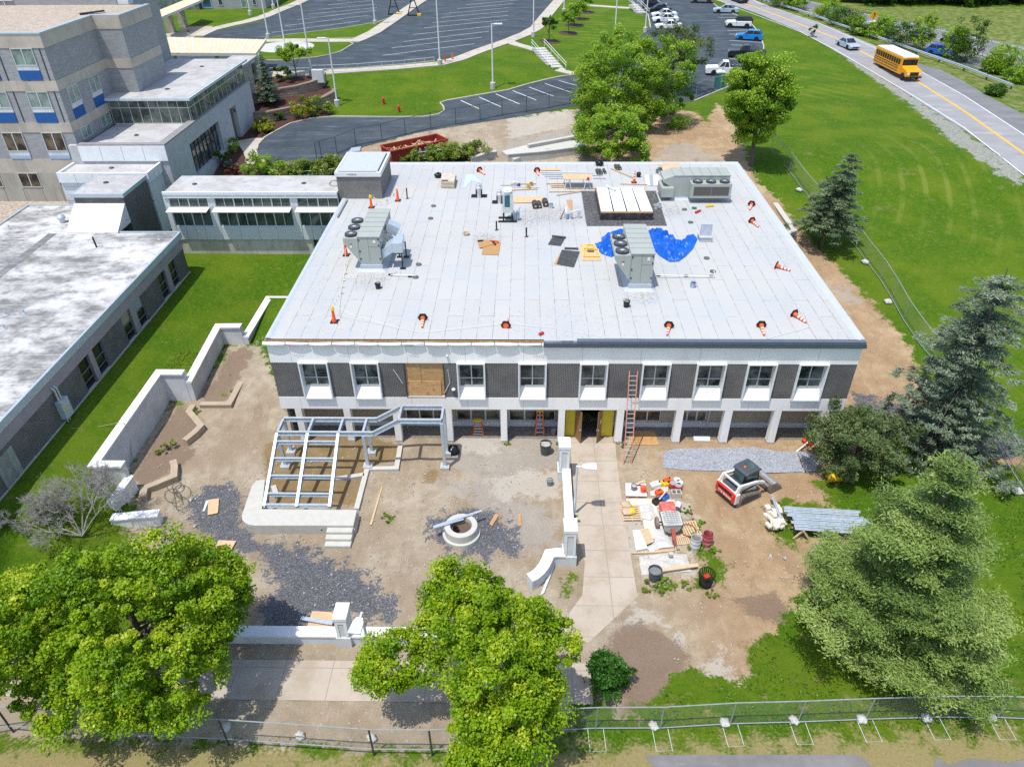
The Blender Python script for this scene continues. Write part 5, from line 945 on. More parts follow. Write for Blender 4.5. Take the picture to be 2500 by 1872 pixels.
# cans and buckets
def pail(label, c0, r0, h, mt, fill=None, name='bucket', cat='bucket', rim=None, group=None, handle=True):
 c0 = Vector(c0); r = thing(name, label, cat, c0, group=group); part(MB().lathe([(r0 * .82, 0), (r0, h), (r0 * 1.06, h), (r0 * 1.06, h - .04), (r0 * 1.01, h - .05), (r0 * .95, h), (r0 * .93, h * .75)], c0, 20), 'shell', mt, r, smooth=True)
 part(MB().lathe([(0, h * .75), (r0 * .95, h * .75)], c0 + Vector((0, 0, .015)), 16), 'contents', fill or M_dark, r)
 if handle: part(MB().tube([c0 + Vector((r0 * 1.05 * math.cos(a_), .06, h - .03 + r0 * .6 * math.sin(a_) * .3)) for a_ in np.linspace(0, PI, 9)], .01, 5), 'handle', M_alu, r)
 return r
M_greyp = mat('grey plastic', (.20, .21, .22), .6); M_mort = mat('grey mortar', (.42, .41, .39), .9)
pail('large dark grey refuse can full of grey mortar on the dirt', P('K', 455, 848, 0), .38, .85, mat('dark grey plastic', (.075, .08, .085), .5), M_mort, 'refuse_can', 'bin')
pail('blue grey bucket on the dirt left of the low entrance wall', P('K', 490, 1112, 0), .2, .38, mat('blue grey plastic', (.18, .23, .28), .5), M_greyp); pail('grey pail under the arcade beside the red step ladder', P('K', 522, 690, 0), .2, .42, M_greyp, M_mort)
bagm = mat('black bin bag', (.008, .008, .009), .25)
def bag(label, k, u, v, z, s, name='rubbish_bag', mt=None, cat='bag', sq=1.):
 c0 = P(k, u, v, z); bm = bmesh.new(); bmesh.ops.create_icosphere(bm, subdivisions=3, radius=1); rr0 = random.random() * 50
 for v_ in bm.verts:
  p = v_.co; k_ = 1 + .22 * math.sin(5 * p.x + rr0) * math.sin(4 * p.y + 2 * p.z + rr0) + .1 * math.sin(13 * p.z + 9 * p.x); top = max(0, p.z) ** 2; v_.co = Vector((p.x * k_ * (1 - .55 * top), p.y * k_ * (1 - .55 * top), (p.z * .8 + .55) * sq)) * s; v_.co.z = max(v_.co.z, 0)
 me = bpy.data.meshes.new(name); bm.to_mesh(me); bm.free(); me.materials.append(mt or bagm); me.polygons.foreach_set('use_smooth', [True] * len(me.polygons)); o_ = link(name, me); o_.location = c0; return tag(o_, label, cat)
bag('black rubbish bag at the base of the steel frame post', 'J', 1818, 770, 0, .42)
# ================================================================ YARD EQUIPMENT
M_pal = mat('pallet wood', (.60, .45, .28), .85, var=.12, scale=5, col2=(.4, .3, .2), amount=.4)
def pallet(label, c0, sx, sy, rz, n=8):
 r = thing('pallet', label, 'pallet', c0, rz); m_ = MB()
 for i in range(n): y = -sy / 2 + sy * (i + .5) / n; m_.box(-sx / 2, sx / 2, y - sy / n * .34, y + sy / n * .34, .11, .13)
 m_.build('deck_boards', M_pal, r); m_ = MB()
 for x in (-sx / 2 + .05, 0, sx / 2 - .05): m_.box(x - .03, x + .03, -sy / 2, sy / 2, .02, .109)
 m_.build('stringers', M_pal, r); return r
m1 = P('MX', 335, 430, .13); pl_w = (P('MX', 530, 450, .15).x - P('MX', 135, 450, .15).x)
pallet('pallet under the white sheet with two buckets beside the path', (m1.x, m1.y, 0), pl_w * .96, 1.2, 0)
sheet('white_board', 'white board covering a pallet beside the entrance path', 'board', 'MX', [(135, 305), (525, 310), (545, 555), (140, 545)], .2, .06, M_whitep)
p = P('MX', 290, 430, .2); pail('grey bucket on the white sheet covering a pallet', p, .19, .36, M_greyp, M_mort); p = P('MX', 470, 470, .2); pail('bright orange bucket on the white sheet covering a pallet', p, .19, .36, M_orange, M_orange)
rod('trowel_handle', 'dark red mason tools lying on the white pallet sheet', 'tool', P('MX', 335, 345, .25), P('MX', 440, 345, .25), .08, .06, mat('dark red tool', (.25, .02, .02), .6)); rod('mortar_board', 'tan mortar board behind the two buckets on the white sheet', 'board', P('MX', 385, 300, .25), P('MX', 510, 265, .3), .16, .03, M_pal)
m2 = P('MX', 240, 870, .13); pallet('bare wooden pallet with folded sacks beside the entrance path', (m2.x, m2.y, 0), 1.15, 1.3, R(2), 7)
M_sack = mat('tan paper sack', (.52, .40, .26), .85, var=.1, scale=5)
bag('tan cement sacks crumpled on the bare wooden pallet', 'MX', 160, 870, .14, .3, 'cement_sack', M_sack, 'sack', .6); bag('yellow bag slumped on the bare wooden pallet', 'MX', 260, 870, .14, .22, 'yellow_bag', M_yellow, 'bag', 1); bag('crumpled tan paper sack at the upper corner of the pallet', 'MX', 140, 740, .02, .3, 'paper_sack', M_sack, 'sack', .7)
sheet('plywood_sheet', 'dusty plywood sheet on the ground behind the mortar mixer', 'plywood', 'MX', [(150, 610), (690, 600), (1080, 630), (1090, 700), (760, 770), (370, 740), (150, 720)], .03, .02, mat('dusty board', (.62, .54, .44), .9, var=.1))
sheet('plywood_sheet', 'long dusty plywood sheet under the mixer wheel', 'plywood', 'MX', [(370, 640), (690, 640), (900, 1330), (560, 1400)], .045, .012, mat('dusty board pale', (.66, .60, .52), .9, var=.1))
sheet('white_board', 'long white foam board leaning flat near the bottom of the work area', 'board', 'MX', [(270, 1215), (420, 1200), (560, 1555), (340, 1600)], .14, .1, M_whitep)
sheet('cardboard_sheet', 'brown curled cardboard sheet beside the white foam board', 'cardboard', 'MX', [(410, 1190), (570, 1170), (690, 1430), (540, 1490)], .17, .03, M_sack)
def rag(name, label, cat, k, pts, z, hgt, mt, seed, res=.12, th=.0, drop=True):
 q_ = [P(k, u, v, z) for u, v in pts]; poly = np.array([(p.x, p.y) for p in q_]); lo = poly.min(0); hi = poly.max(0); c0 = poly.mean(0)
 xs_ = np.arange(lo[0], hi[0] + res, res); ys_ = np.arange(lo[1], hi[1] + res, res); X, Y = np.meshgrid(xs_, ys_); D = sdist(poly, X, Y, 3.)
 r1 = np.random.default_rng(seed); Hh = np.zeros(X.shape)
 for s_, a_ in ((1.4, .5), (.6, .42), (.28, .34)):
  th_ = r1.random() * 3; wx_ = X * math.cos(th_) + Y * math.sin(th_) + vn(X + 300, Y + 300, s_ * 1.3, seed + 3) * s_ * 1.2; rid = 1 - np.abs(((wx_ / s_ + 50) % 1) * 2 - 1); Hh += a_ * rid ** 1.6 * (vn(X + 200, Y + 200, s_ * 2, seed + 9) + .6)
 gy_, gx_ = np.gradient(D, res); sh_ = np.where(D < 0, -D, 0); X = X + gx_ * sh_; Y = Y + gy_ * sh_; Zz = hgt * np.maximum(Hh, .06) * sstep(-.05, .35, D) + .02; keep = D > -res * .9; idx_ = -np.ones(X.shape, int); idx_[keep] = np.arange(keep.sum())
 vs = np.stack([X[keep] - c0[0], Y[keep] - c0[1], Zz[keep]], -1); fs = []
 for j in range(X.shape[0] - 1):
  for i in range(X.shape[1] - 1):
   f_ = (idx_[j, i], idx_[j, i + 1], idx_[j + 1, i + 1], idx_[j + 1, i])
   if min(f_) >= 0: fs.append(f_)
 o_ = MB().add(vs.tolist(), fs).build(name, mt, smooth=True); o_.location = (c0[0], c0[1], z); return tag(o_, label, cat)
M_plas = mat('cloudy plastic film', (.54, .54, .52), .25, var=.08, spec=.7)
rag('plastic_sheet', 'crumpled white plastic sheet left of the mortar mixer', 'plastic sheet', 'MX', [(390, 720), (620, 700), (720, 900), (640, 1020), (450, 1000), (380, 850)], .07, .22, M_plas, 5, .08)
rag('plastic_sheet', 'crumpled white plastic sheet in front of the mixer drawbar', 'plastic sheet', 'MX', [(680, 1200), (880, 1180), (1060, 1540), (820, 1560), (620, 1656), (540, 1560), (700, 1440)], .07, .25, M_plas, 6, .08)
rag('plastic_sheet', 'white plastic sheet draped among buckets behind the mixer', 'plastic sheet', 'MX', [(600, 480), (800, 380), (960, 380), (950, 480), (740, 560), (620, 560)], .04, .3, M_plas, 8, .08)
rag('rubble_pile', 'pale broken mortar and slab rubble below the lumber', 'rubble', 'O', [(1120, 60), (1300, 30), (1480, 40), (1520, 170), (1300, 190), (1140, 200)], .0, .3, mat('white rubble', (.50, .48, .44), .9, var=.15, scale=9), 11, .09)
for i, (pts, mt, lb) in enumerate((([(700, 1590), (1180, 1550), (1185, 1572), (720, 1625)], M_ply, 'orange brown lumber length at the bottom of the work area'), ([(250, 1640), (720, 1610), (1080, 1580), (1085, 1600), (700, 1640), (260, 1656)], M_pal, 'pale lumber length below the orange brown one'))):
 sheet('lumber', lb, 'lumber', 'MX', pts, .12 + .01 * i, .09, mt)
sheet('lumber', 'long pale plank across the rubble toward the grass', 'plank', 'O', [(1270, 148), (1565, 105), (1572, 130), (1280, 172)], .28, .06, M_pal)
rod('concrete_block', 'grey concrete block lying on the pale rubble', 'block', P('O', 1345, 40, .3), P('O', 1378, 40, .3), .2, .2, M_conc)
pail('wire bin lined with black plastic beside the pale plank', P('O', 1235, 225, 0), .36, .72, mat('charcoal ribbed plastic', (.10, .11, .12), .5, var=.2), M_greyp, 'wire_bin', 'bin', handle=False)
wb_ = P('O', 1622, 270, 0); wbn = thing('slatted_bin', 'black slatted metal bin standing in the grass patch', 'bin', wb_); m_ = MB()
for i in range(22):
 a_ = 2 * PI * i / 22; m_.bar(wb_ + Vector((.33 * math.cos(a_), .33 * math.sin(a_), .02)), wb_ + Vector((.42 * math.cos(a_), .42 * math.sin(a_), .9)), .05, .015, up=(math.cos(a_), math.sin(a_), 0))
part(m_, 'slats', M_black, wbn); part(MB().lathe([(.43, .86), (.45, .9), (.43, .94), (.41, .9), (.43, .86)], wb_, 24), 'rim', M_black, wbn); part(MB().lathe([(0, .05), (.33, .05)], wb_, 16), 'base', M_black, wbn); part(MB().cbox(wb_ + Vector((.02, .05, .62)), (.3, .25, .08), .5), 'litter', M_red, wbn)
def drum(label, c0, mt, inner, fill):
 r = thing('steel_drum', label, 'drum', c0); pr = [(.29, 0)]
 for z in (.28, .58): pr += [(.29, z - .03), (.305, z), (.29, z + .03)]
 pr += [(.29, .86), (.3, .88), (.275, .88)]; part(MB().lathe(pr + [(.27, fill)], c0, 24), 'shell', mt, r, smooth=True); part(MB().lathe([(0, fill + .015), (.27, fill + .015)], c0, 20), 'contents', inner, r)
M_rust = mat('rusty steel', (.33, .12, .03), .8, var=.2, scale=6, col2=(.15, .06, .03), amount=.6)
drum('pale grey steel drum full of murky water by the grass', P('MX', 1465, 1560, 0), mat('pale drum paint', (.55, .58, .60), .5, col2=(.4, .35, .3), amount=.3), mat('murky water', (.16, .14, .12), .15), .72); drum('faded red steel drum with rusty inside', P('MX', 1690, 1490, 0), mat('faded crimson paint', (.42, .08, .10), .6, var=.1, scale=6, col2=(.55, .4, .4), amount=.6, lo=.5, hi=.6), M_rust, .2)
m3 = P('MX', 1350, 1180, .13); pallet('wooden pallet with a rusty hoop beside the mixer drawbar', (m3.x, m3.y, 0), 1.15, 1.25, R(100), 8); m4 = P('MX', 1215, 1340, .1); pallet('half buried wooden pallet beside the pale drum', (m4.x, m4.y, -.04), 1.1, .8, R(96), 7)
hp = P('MX', 1340, 1210, .18); rod_ = MB().tube([Vector((.46 * math.cos(a_), .46 * math.sin(a_), .0)) for a_ in np.linspace(0, 2 * PI, 30)], .03, 6).build('metal_hoop', M_rust, smooth=True); rod_.location = hp; tag(rod_, 'rusty metal hoop lying on a wooden pallet', 'hoop')
# mortar mixer
mx = thing('mortar_mixer', 'towable mortar mixer with grey drum, wire grate and faded red engine cover', 'mixer', tuple(P('MX', 980, 1100, 0)))
a0 = P('MX', 1030, 1230, .55); a1 = P('MX', 900, 760, .6); ax_d = (Vector((a1.x, a1.y, 0)) - Vector((a0.x, a0.y, 0))).normalized(); yaw = math.atan2(ax_d.y, ax_d.x); mc = P('MX', 1010, 1010, .9); mc.z = 0
MM = Matrix.Translation(mc) @ Matrix.Rotation(yaw - PI / 2, 4, 'Z')      # local +y away from the drawbar
def mpart(m_, nm, mt, **kw): m_.v = [tuple(MM @ Vector(v)) for v in m_.v]; return part(m_, nm, mt, mx, **kw)
M_mixg = mat('mortar splashed grey', (.40, .40, .35), .75, var=.15, scale=5, col2=(.58, .57, .53), amount=.6)
mpart(MB().yprism([(-.5, 1.05), (-.5, .8), (-.42, .55), (-.2, .38), (.2, .38), (.42, .55), (.5, .8), (.5, 1.05)], -.55, .45), 'drum', M_mixg, bevel=.03)
gr_ = MB()
for i in range(7): gr_.bar((-.5 + i / 6, -.5, 1.07 + .13 * (1 - abs(i - 3) / 3)), (-.5 + i / 6, .4, 1.07 + .13 * (1 - abs(i - 3) / 3)), .03)
for j in range(7):
 y = -.5 + .9 * j / 6
 for s_ in (-1, 1): gr_.bar((s_ * .5, y, 1.07), (0, y, 1.2), .03)
mpart(gr_, 'grate', mat('zinc grate', (.50, .52, .52), .5)); mpart(boxes([(-.54, -.48, -.56, .46, 1.0, 1.08), (.48, .54, -.56, .46, 1.0, 1.08), (-.48, .48, -.58, -.52, 1.0, 1.08), (-.48, .48, .42, .48, 1.0, 1.08)]), 'drum_rim', M_steelw)
mpart(MB().xprism([(.55, .55), (.55, 1.0), (.7, 1.15), (1.25, 1.12), (1.4, .95), (1.4, .55)], -.42, .42), 'engine_cover', mat('faded red cowl', (.62, .10, .08), .5, var=.1, scale=3, col2=(.72, .35, .3), amount=.5), bevel=.05)
mpart(boxes([(-.35, .35, .46, 1.35, .45, .55), (-.06, .06, -1.0, -.55, .5, .62)]), 'chassis', M_red)
mpart(MB().bar((0, -.55, .75), (0, -1.2, .45), .2, .18).bar((0, -1.15, .48), (0, -1.55, .4), .12, .14), 'drawbar', mat('rusty red drawbar', (.30, .06, .04), .7, var=.2, scale=6))
for s_ in (-1, 1):
 w_ = mpart(MB().lathe([(.14, -.09), (.3, -.09), (.34, -.05), (.34, .05), (.3, .09), (.14, .09)], (0, 0, 0), 24, Matrix.Translation((s_ * .68, .35, .34)) @ Matrix.Rotation(PI / 2, 4, 'Y')), 'wheel', mat('dusty tyre', (.20, .18, .16), .9, var=.2), smooth=True); rm = MB().lathe([(0, -.07), (.16, -.07), (.16, .07), (0, .07)], (0, 0, 0), 16, MM @ Matrix.Translation((s_ * .68, .35, .34)) @ Matrix.Rotation(PI / 2, 4, 'Y')); pb(rm.build('rim', M_steelw, w_), w_)
mpart(MB().bar((-.6, .35, .36), (.6, .35, .36), .07), 'axle', M_dark); mpart(MB().tube([(0, -1.5, .4), (0, -1.9, .05)], .03, 6), 'tow_jack', M_alu)
# buckets, cans, blocks behind the mixer
def cyl(name, label, cat, c0, r, h, mt, top=None, group=None, rx=0, n=18):
 o_ = thing(name, label, cat, c0, group=group, rot=(rx, 0, .4) if rx else None); MB().lathe([(r * .97, 0), (r, .02), (r, h - .02), (r * .97, h)], (0, 0, 0), n).build('body', mt, o_, smooth=True)
 MB().lathe([(0, h + .012), (r * .85, h + .012), (r * .9, h - .01)], (0, 0, 0), n).build('lid', top or mt, o_); return o_
M_rbuck = mat('red labelled tin', (.40, .06, .05), .5)
cyl('paint_tin', 'tin with red band and pale lid nearest the concrete block', 'tin', P('MX', 1140, 440, 0), .24, .42, M_rbuck, mat('cloudy lid', (.35, .38, .38), .4)); cyl('paint_tin', 'tin with red band behind and left of its twin', 'tin', P('MX', 1035, 400, 0), .22, .42, M_rbuck, mat('cloudy lid', (.35, .38, .38), .4))
cyl('white_bucket', 'rear white lidded bucket with red band', 'bucket', P('MX', 1110, 330, 0), .23, .42, mat('red and white plastic', (.72, .3, .25), .5), M_whitep); cyl('white_bucket', 'front white lidded bucket in the tin cluster', 'bucket', P('MX', 1155, 385, 0), .24, .42, M_whitep, M_whitep)
for lb, (u, v), mt, sz in (('orange fuel can beside the yellow jugs', (935, 260), M_orange, (.42, .3, .42)), ('left yellow plastic jug behind the mixer', (825, 310), M_yellow, (.3, .3, .38)), ('right yellow plastic jug behind the mixer', (915, 330), M_yellow, (.36, .26, .34)), ('white plastic box beside the yellow jugs', (735, 330), M_whitep, (.46, .4, .42)), ('grey plastic tub left of the white box', (665, 350), M_steelw, (.34, .4, .34))):
 c0 = P('MX', u, v, sz[2] / 2); o_ = thing('fuel_can' if 'can' in lb else 'plastic_jug' if 'jug' in lb else 'plastic_box', lb, 'can' if 'can' in lb else 'jug' if 'jug' in lb else 'box', (c0.x, c0.y, 0), .3)
 MB().box(-sz[0] / 2, sz[0] / 2, -sz[1] / 2, sz[1] / 2, 0, sz[2] * .85).build('body', mt, o_, bevel=.05); MB().box(-sz[0] * .25, sz[0] * .25, -.03, .03, sz[2] * .85, sz[2]).build('handle', mt, o_, bevel=.02); MB().lathe([(.05, 0), (.05, .08), (0, .08)], (sz[0] * .36, 0, sz[2] * .84), 10).build('cap', M_black, o_)
cb = P('MX', 1100, 560, .0); o_ = thing('concrete_blocks', 'upper hollow grey concrete block on the small stack', 'block', (cb.x, cb.y, .2))
for z0, own in ((.2, o_), (0, None)):
 own = own or thing('concrete_blocks', 'lower hollow grey concrete block under its twin', 'block', (cb.x, cb.y, 0)); boxes([(-.3, .3, -.2, -.15, 0, .198), (-.3, .3, .15, .2, 0, .198), (-.3, -.25, -.15, .15, 0, .198), (.25, .3, -.15, .15, 0, .198), (-.03, .03, -.15, .15, 0, .198)]).build('block', M_conc, own); MB().box(-.25, .25, -.15, .15, 0, .02).build('core_shadow', M_dark, own)
lp = P('MX', 1140, 750, .22); o_ = thing('plastic_pail', 'white pail lying on its side right of the engine cover', 'bucket', lp, rot=(R(90), 0, R(-20))); MB().lathe([(.17, .22), (.2, -.22), (.21, -.22), (.21, -.19), (.18, -.2), (.16, .15), (0, .15)], (0, 0, 0), 18).build('shell', M_whitep, o_, smooth=True); MB().lathe([(0, .22), (.17, .22)], (0, 0, 0), 16).build('base', M_dark, o_)
for lb, (u, v), mt, rz, sz in (('crumpled orange sack behind the engine cover', (780, 520), M_orange, .5, (.45, .4, .4)), ('bright blue saw case behind the engine cover', (880, 600), mat('blue plastic', (.01, .13, .48), .4), .7, (.6, .36, .35)), ('pale blue tool bag beside the wheelbarrow handles', (770, 620), mat('dull blue cloth', (.12, .28, .42), .7), .5, (.5, .3, .25)), ('black generator wheel unit behind the engine cover', (720, 680), M_black, .6, (.4, .4, .35))):
 c0 = P('MX', u, v, .1); o_ = thing('tool_case' if 'case' in lb else 'tool_sack', lb, 'tool case' if 'case' in lb else 'bag', (c0.x, c0.y, 0), rz); MB().box(-sz[0] / 2, sz[0] / 2, -sz[1] / 2, sz[1] / 2, 0.01, sz[2]).build('body', mt, o_, bevel=.06); MB().tube([(-.12, 0, sz[2]), (-.1, 0, sz[2] + .07), (.1, 0, sz[2] + .07), (.12, 0, sz[2])], .02, 5).build('handle', M_black, o_)
rod('lumber', 'leaning timber pole across the blue case behind the mixer', 'timber', P('MX', 700, 720, .1), P('MX', 930, 450, .7), .09, .06, M_pal)
# ---------------------------------------------------------------- skid steer
sk_a = P('SK', 520, 790, 0); sk_b = P('SK', 860, 625, 0); d = sk_b - sk_a; yaw = math.atan2(d.y, d.x); L_ = d.length
sideL = Vector((-math.sin(yaw), math.cos(yaw), 0)); wS = 1.78; ctr = (sk_a + sk_b) / 2 + sideL * (wS / 2)
sk = thing('compact_track_loader', 'red, white and black compact track loader with a gravel filled bucket', 'track loader', ctr, yaw)
def kp(m_, nm, mt, par=None, **kw): return m_.build(nm, mt, par or sk, **kw)      # local: +x forward, +y left
M_skw = mat('off white loader paint', (.72, .72, .70), .4, var=.04, col2=(.45, .4, .33), amount=.25); M_skr = mat('loader red', (.62, .035, .02), .4, var=.05); M_cab = mat('charcoal cab roof', (.07, .08, .095), .4, var=.1)
trk = [(-.95, .0), (.62, .0), (.80, .09), (.84, .25), (.74, .42), (-.55, .78), (-.75, .80), (-.98, .62), (-1.12, .2), (-1.08, .06)]
for s_ in (-1, 1):
 y0 = s_ * .89 - (.40 if s_ > 0 else 0); tr_ = MB().yprism(trk, y0, y0 + .40); o_ = kp(tr_, 'track', mat('dusty rubber track', (.22, .185, .15), .9, var=.2, scale=5), bevel=.03)
 lug = MB(); per = []
 for (xa, za), (xb, zb) in zip(trk, trk[1:] + trk[:1]):
  k = max(1, int(math.hypot(xb - xa, zb - za) / .13)); per += [(xa + (xb - xa) * i / k, za + (zb - za) * i / k, math.atan2(zb - za, xb - xa)) for i in range(k)]
 for x, z, an_ in per: lug.cbox((x, y0 + .2, z), (.06, .4, .05), ry=-an_)
 kp(lug, 'track_lug', mat('track lug rubber', (.13, .11, .095), .9), o_)
 inn = [(x * .78 - .02, .38 + (z - .38) * .62) for x, z in trk]; yy = y0 - .012 if s_ < 0 else y0 + .40; kp(MB().yprism(inn, yy, yy + .012), 'undercarriage', M_dark, o_)
kp(MB().yprism([(-1.15, .35), (-1.32, .45), (-1.28, 1.12), (-1.15, 1.2), (-.25, 1.15), (.55, .9), (.75, .6), (.7, .3)], -.48, .48), 'chassis', M_skw, bevel=.03)
tg = kp(MB().yprism([(-1.33, .40), (-1.42, .46), (-1.40, 1.08), (-1.30, 1.14)], -.80, .80), 'tailgate', M_skr, bevel=.04); kp(MB().box(-1.425, -1.395, -.6, .6, .84, 1.0), 'grille', M_black, tg); kp(MB().box(-1.43, -1.40, -.68, -.55, .84, .98), 'tail_lamp', M_orange, tg)
text('T76 Bobcat', .23, M_whitep, (-1.428, 0, .63), (R(88), 0, R(-90)), tg, bold=.006)
kp(boxes([(-1.36, -1.0, -.86, -.48, .35, 1.1), (-1.36, -1.0, .48, .86, .35, 1.1)]), 'rear_fender', M_skw, bevel=.05); kp(MB().box(-1.25, -.35, -.5, .5, 1.16, 1.24), 'engine_hood', M_cab, bevel=.03)
cab = kp(MB().yprism([(-.42, 1.15), (-.46, 1.95), (-.38, 2.06), (.62, 2.08), (.72, 2.0), (.80, 1.2), (.72, .7), (-.2, .85)], -.46, .46), 'cab', M_black, bevel=.04)
kp(MB().yprism([(-.5, 1.93), (-.46, 2.06), (-.36, 2.12), (.62, 2.14), (.76, 2.06), (.78, 1.97)], -.56, .56), 'cab_roof', M_cab, cab, bevel=.05)
M_cg = glass('cab glass', (.04, .07, .07), .05, (.10, .16, .15)); kp(boxes([(-.3, .6, -.475, -.462, 1.3, 1.88), (-.3, .6, .462, .475, 1.3, 1.88)]), 'side_window', M_cg, cab); kp(MB().box(-.475, -.455, -.38, .38, 1.3, 1.85), 'rear_window', M_cg, cab); kp(MB().box(.12, .55, -.3, .3, 2.143, 2.15), 'roof_window', M_cg, cab); kp(MB().box(-.45, -.40, -.2, .12, 1.35, 1.7), 'seat', M_orange, cab)
kp(MB().lathe([(.07, 0), (.08, .02), (.07, .1), (0, .13)], (-.1, .0, 2.13), 12), 'beacon', mat('amber beacon', (.8, .16, .01), .3), cab)
for s_ in (-1, 1):
 arm = MB(); y = s_ * .68
 arm.bar((-1.15, y, 1.05), (-1.0, y, 1.55), .16, .2, up=(0, 1, 0)); arm.bar((-1.02, y, 1.52), (.35, y, 1.28), .14, .2); arm.bar((.3, y, 1.3), (1.0, y, 1.02), .14, .2); arm.bar((.95, y, 1.08), (1.5, y, .45), .13, .18, up=(0, 1, 0)); o_ = kp(arm, 'lift_arm', M_skw, bevel=.02)
 kp(MB().tube([(-.7, y * .98, 1.0), (.55, y * .98, 1.1)], .05, 8), 'cylinder', M_dark, o_)
kp(MB().bar((-1.02, -.75, 1.57), (-1.02, .75, 1.57), .12, .1), 'arm_cross_tube', M_skw)
for s_ in (-1, 1): kp(MB().bar((-1.3, s_ * .7, 1.1), (-1.05, s_ * .68, 1.6), .12, .1, up=(0, 1, 0)), 'arm_tower', M_skw)
bk = kp(MB().yprism([(1.5, .12), (1.5, .75), (1.58, .80), (1.66, .75), (1.70, .16), (2.5, .06), (2.5, .02), (1.6, .02)], -.98, .98), 'bucket', mat('worn bucket steel', (.20, .18, .165), .6, var=.15, scale=5, col2=(.3, .2, .12), amount=.4))
for y in (-1.0, .97): kp(MB().yprism([(1.55, .03), (1.56, .78), (1.8, .7), (2.5, .1), (2.5, .03)], y, y + .03), 'bucket_side', mat('worn bucket steel', (1, 1, 1)), bk)
gl_ = MB().yprism([(1.68, .18), (1.66, .76), (1.9, .75), (2.42, .3), (2.48, .07)], -.965, .965); kp(gl_, 'gravel_load', M_gpad, bk)
# ---------------------------------------------------------------- deck stack, stone pile, frames
ds = [P('SK', 1210, 800, .85), P('SK', 1930, 850, .85), P('SK', 1960, 1080, .85), P('SK', 1300, 1050, .85)]
base_a, base_b = (ds[0] + ds[3]) / 2, (ds[1] + ds[2]) / 2; dx_ = (base_b - base_a).normalized(); ny_ = Vector((-dx_.y, dx_.x, 0)); wid = 1.75
sh = []
for i, tt in enumerate((.16, .8)):
 c0 = base_a + dx_ * ((base_b - base_a).length * tt + .3); r = thing('sawhorse', 'left wooden sawhorse under the galvanised steel stack' if i == 0 else 'right wooden sawhorse under the galvanised steel stack', 'sawhorse', (c0.x, c0.y, 0))
 part(MB().bar((c0.x - ny_.x * .9, c0.y - ny_.y * .9, .6), (c0.x + ny_.x * .9, c0.y + ny_.y * .9, .6), .1, .12), 'top_beam', M_pal, r)
 for s_ in (-1, 1):
  for e_ in (-1, 1):
   q0 = c0 + ny_ * (s_ * .8); part(MB().bar((q0.x, q0.y, .6), (q0.x + dx_.x * e_ * .45 + ny_.x * s_ * .1, q0.y + dx_.y * e_ * .45 + ny_.y * s_ * .1, .01), .06, .1), 'leg', M_pal, r)
for i in range(9):
 off = (i - 4) * .19; sl_ = random.uniform(-.25, .25) + (.35 if i < 5 else 0) * (1 if i < 5 else 0); a_ = base_a + ny_ * off + dx_ * (sl_ * .6); Ld = 4.3 + random.uniform(-.2, .2); z = .70 + .05 * (i % 3)
 m_ = MB(); L2 = Ld
 for q0, z0 in ((-.07, 0), (.0, .06), (.07, 0)): m_.box(0, L2, q0 - .035, q0 + .035, z0, z0 + .02)
 m_.box(0, L2, -.04, -.03, .0, .08); m_.box(0, L2, .03, .04, .0, .08)
 o_ = m_.build('steel_channel', M_galv); o_.location = (a_.x, a_.y, z); o_.rotation_euler.z = math.atan2(dx_.y, dx_.x) + random.uniform(-.012, .012); tag(o_, 'galvanised steel channel in the stack resting on two sawhorses', 'steel channel', 'galvanised channels stacked on the sawhorses')
M_stone = mat('cream stone', (.66, .60, .51), .85, var=.1, scale=4)
rs = np.random.default_rng(4); spot = [(1060, 740), (1050, 800)]
for i in range(46):
 v = rs.uniform(760, 1075); u0 = 885 + max(0, (v - 780)) * .27; u = rs.uniform(u0, 1150 + (v - 800) * .1); lay = i // 17; c0 = P('SK', u, v, .1 + .17 * lay)
 o_ = MB().box(-.22, .22, -.13, .13, -.08, .08).build('cut_stone', M_stone, bevel=.02); o_.location = c0; o_.scale = (rs.uniform(.7, 1.1), rs.uniform(.8, 1.3), rs.uniform(.8, 1.1)); o_.rotation_euler = (rs.uniform(-.15, .15), rs.uniform(-.15, .15), R(100) + rs.uniform(-.5, .5)); tag(o_, 'cream cut stone in the loose heap beside the steel stack', 'stone', 'cream cut stones heaped beside the steel stack')
for i in range(3):
 a_ = P('SK', 1050 + i * 14, 700 + i * 10, .0); b_ = P('SK', 1185 + i * 14, 1040 + i * 5, 0); m_ = MB(); h = .6
 c0 = (a_ + b_) / 2; dd = (b_ - a_); tp = Vector((-.35, 0, h))
 for p_, q_ in ((a_, b_), (a_ + tp, b_ + tp), (a_, a_ + tp), (b_, b_ + tp), ((a_ + b_) / 2, (a_ + b_) / 2 + tp)): m_.bar(p_ - c0, q_ - c0, .05)
 o_ = m_.build('steel_rack', M_galv); o_.location = c0; tag(o_, 'galvanised frame leaning at the cream stone heap', 'frame', 'galvanised frames leaning on the stone heap')
ym = P('L', 745, 990, 0); o_ = thing('fuel_tank', 'yellow tank half hidden under the dark shrub', 'tank', ym); part(MB().tube([ym + Vector((-.45, 0, .4)), ym + Vector((-.4, 0, .4)), ym + Vector((.4, .1, .4)), ym + Vector((.45, .1, .4))], [.2, .38, .38, .2], 18), 'shell', M_yellow, o_, smooth=True); part(boxes([(ym.x - .3, ym.x - .2, ym.y - .3, ym.y + .3, 0, .12), (ym.x + .2, ym.x + .3, ym.y - .3, ym.y + .3, 0, .12)]), 'foot', M_dark, o_)
rod('timber_prop', 'white board leaning at the end arcade column', 'board', P('L', 455, 765, .05), P('L', 598, 650, .6), .09, .05, M_whitep)
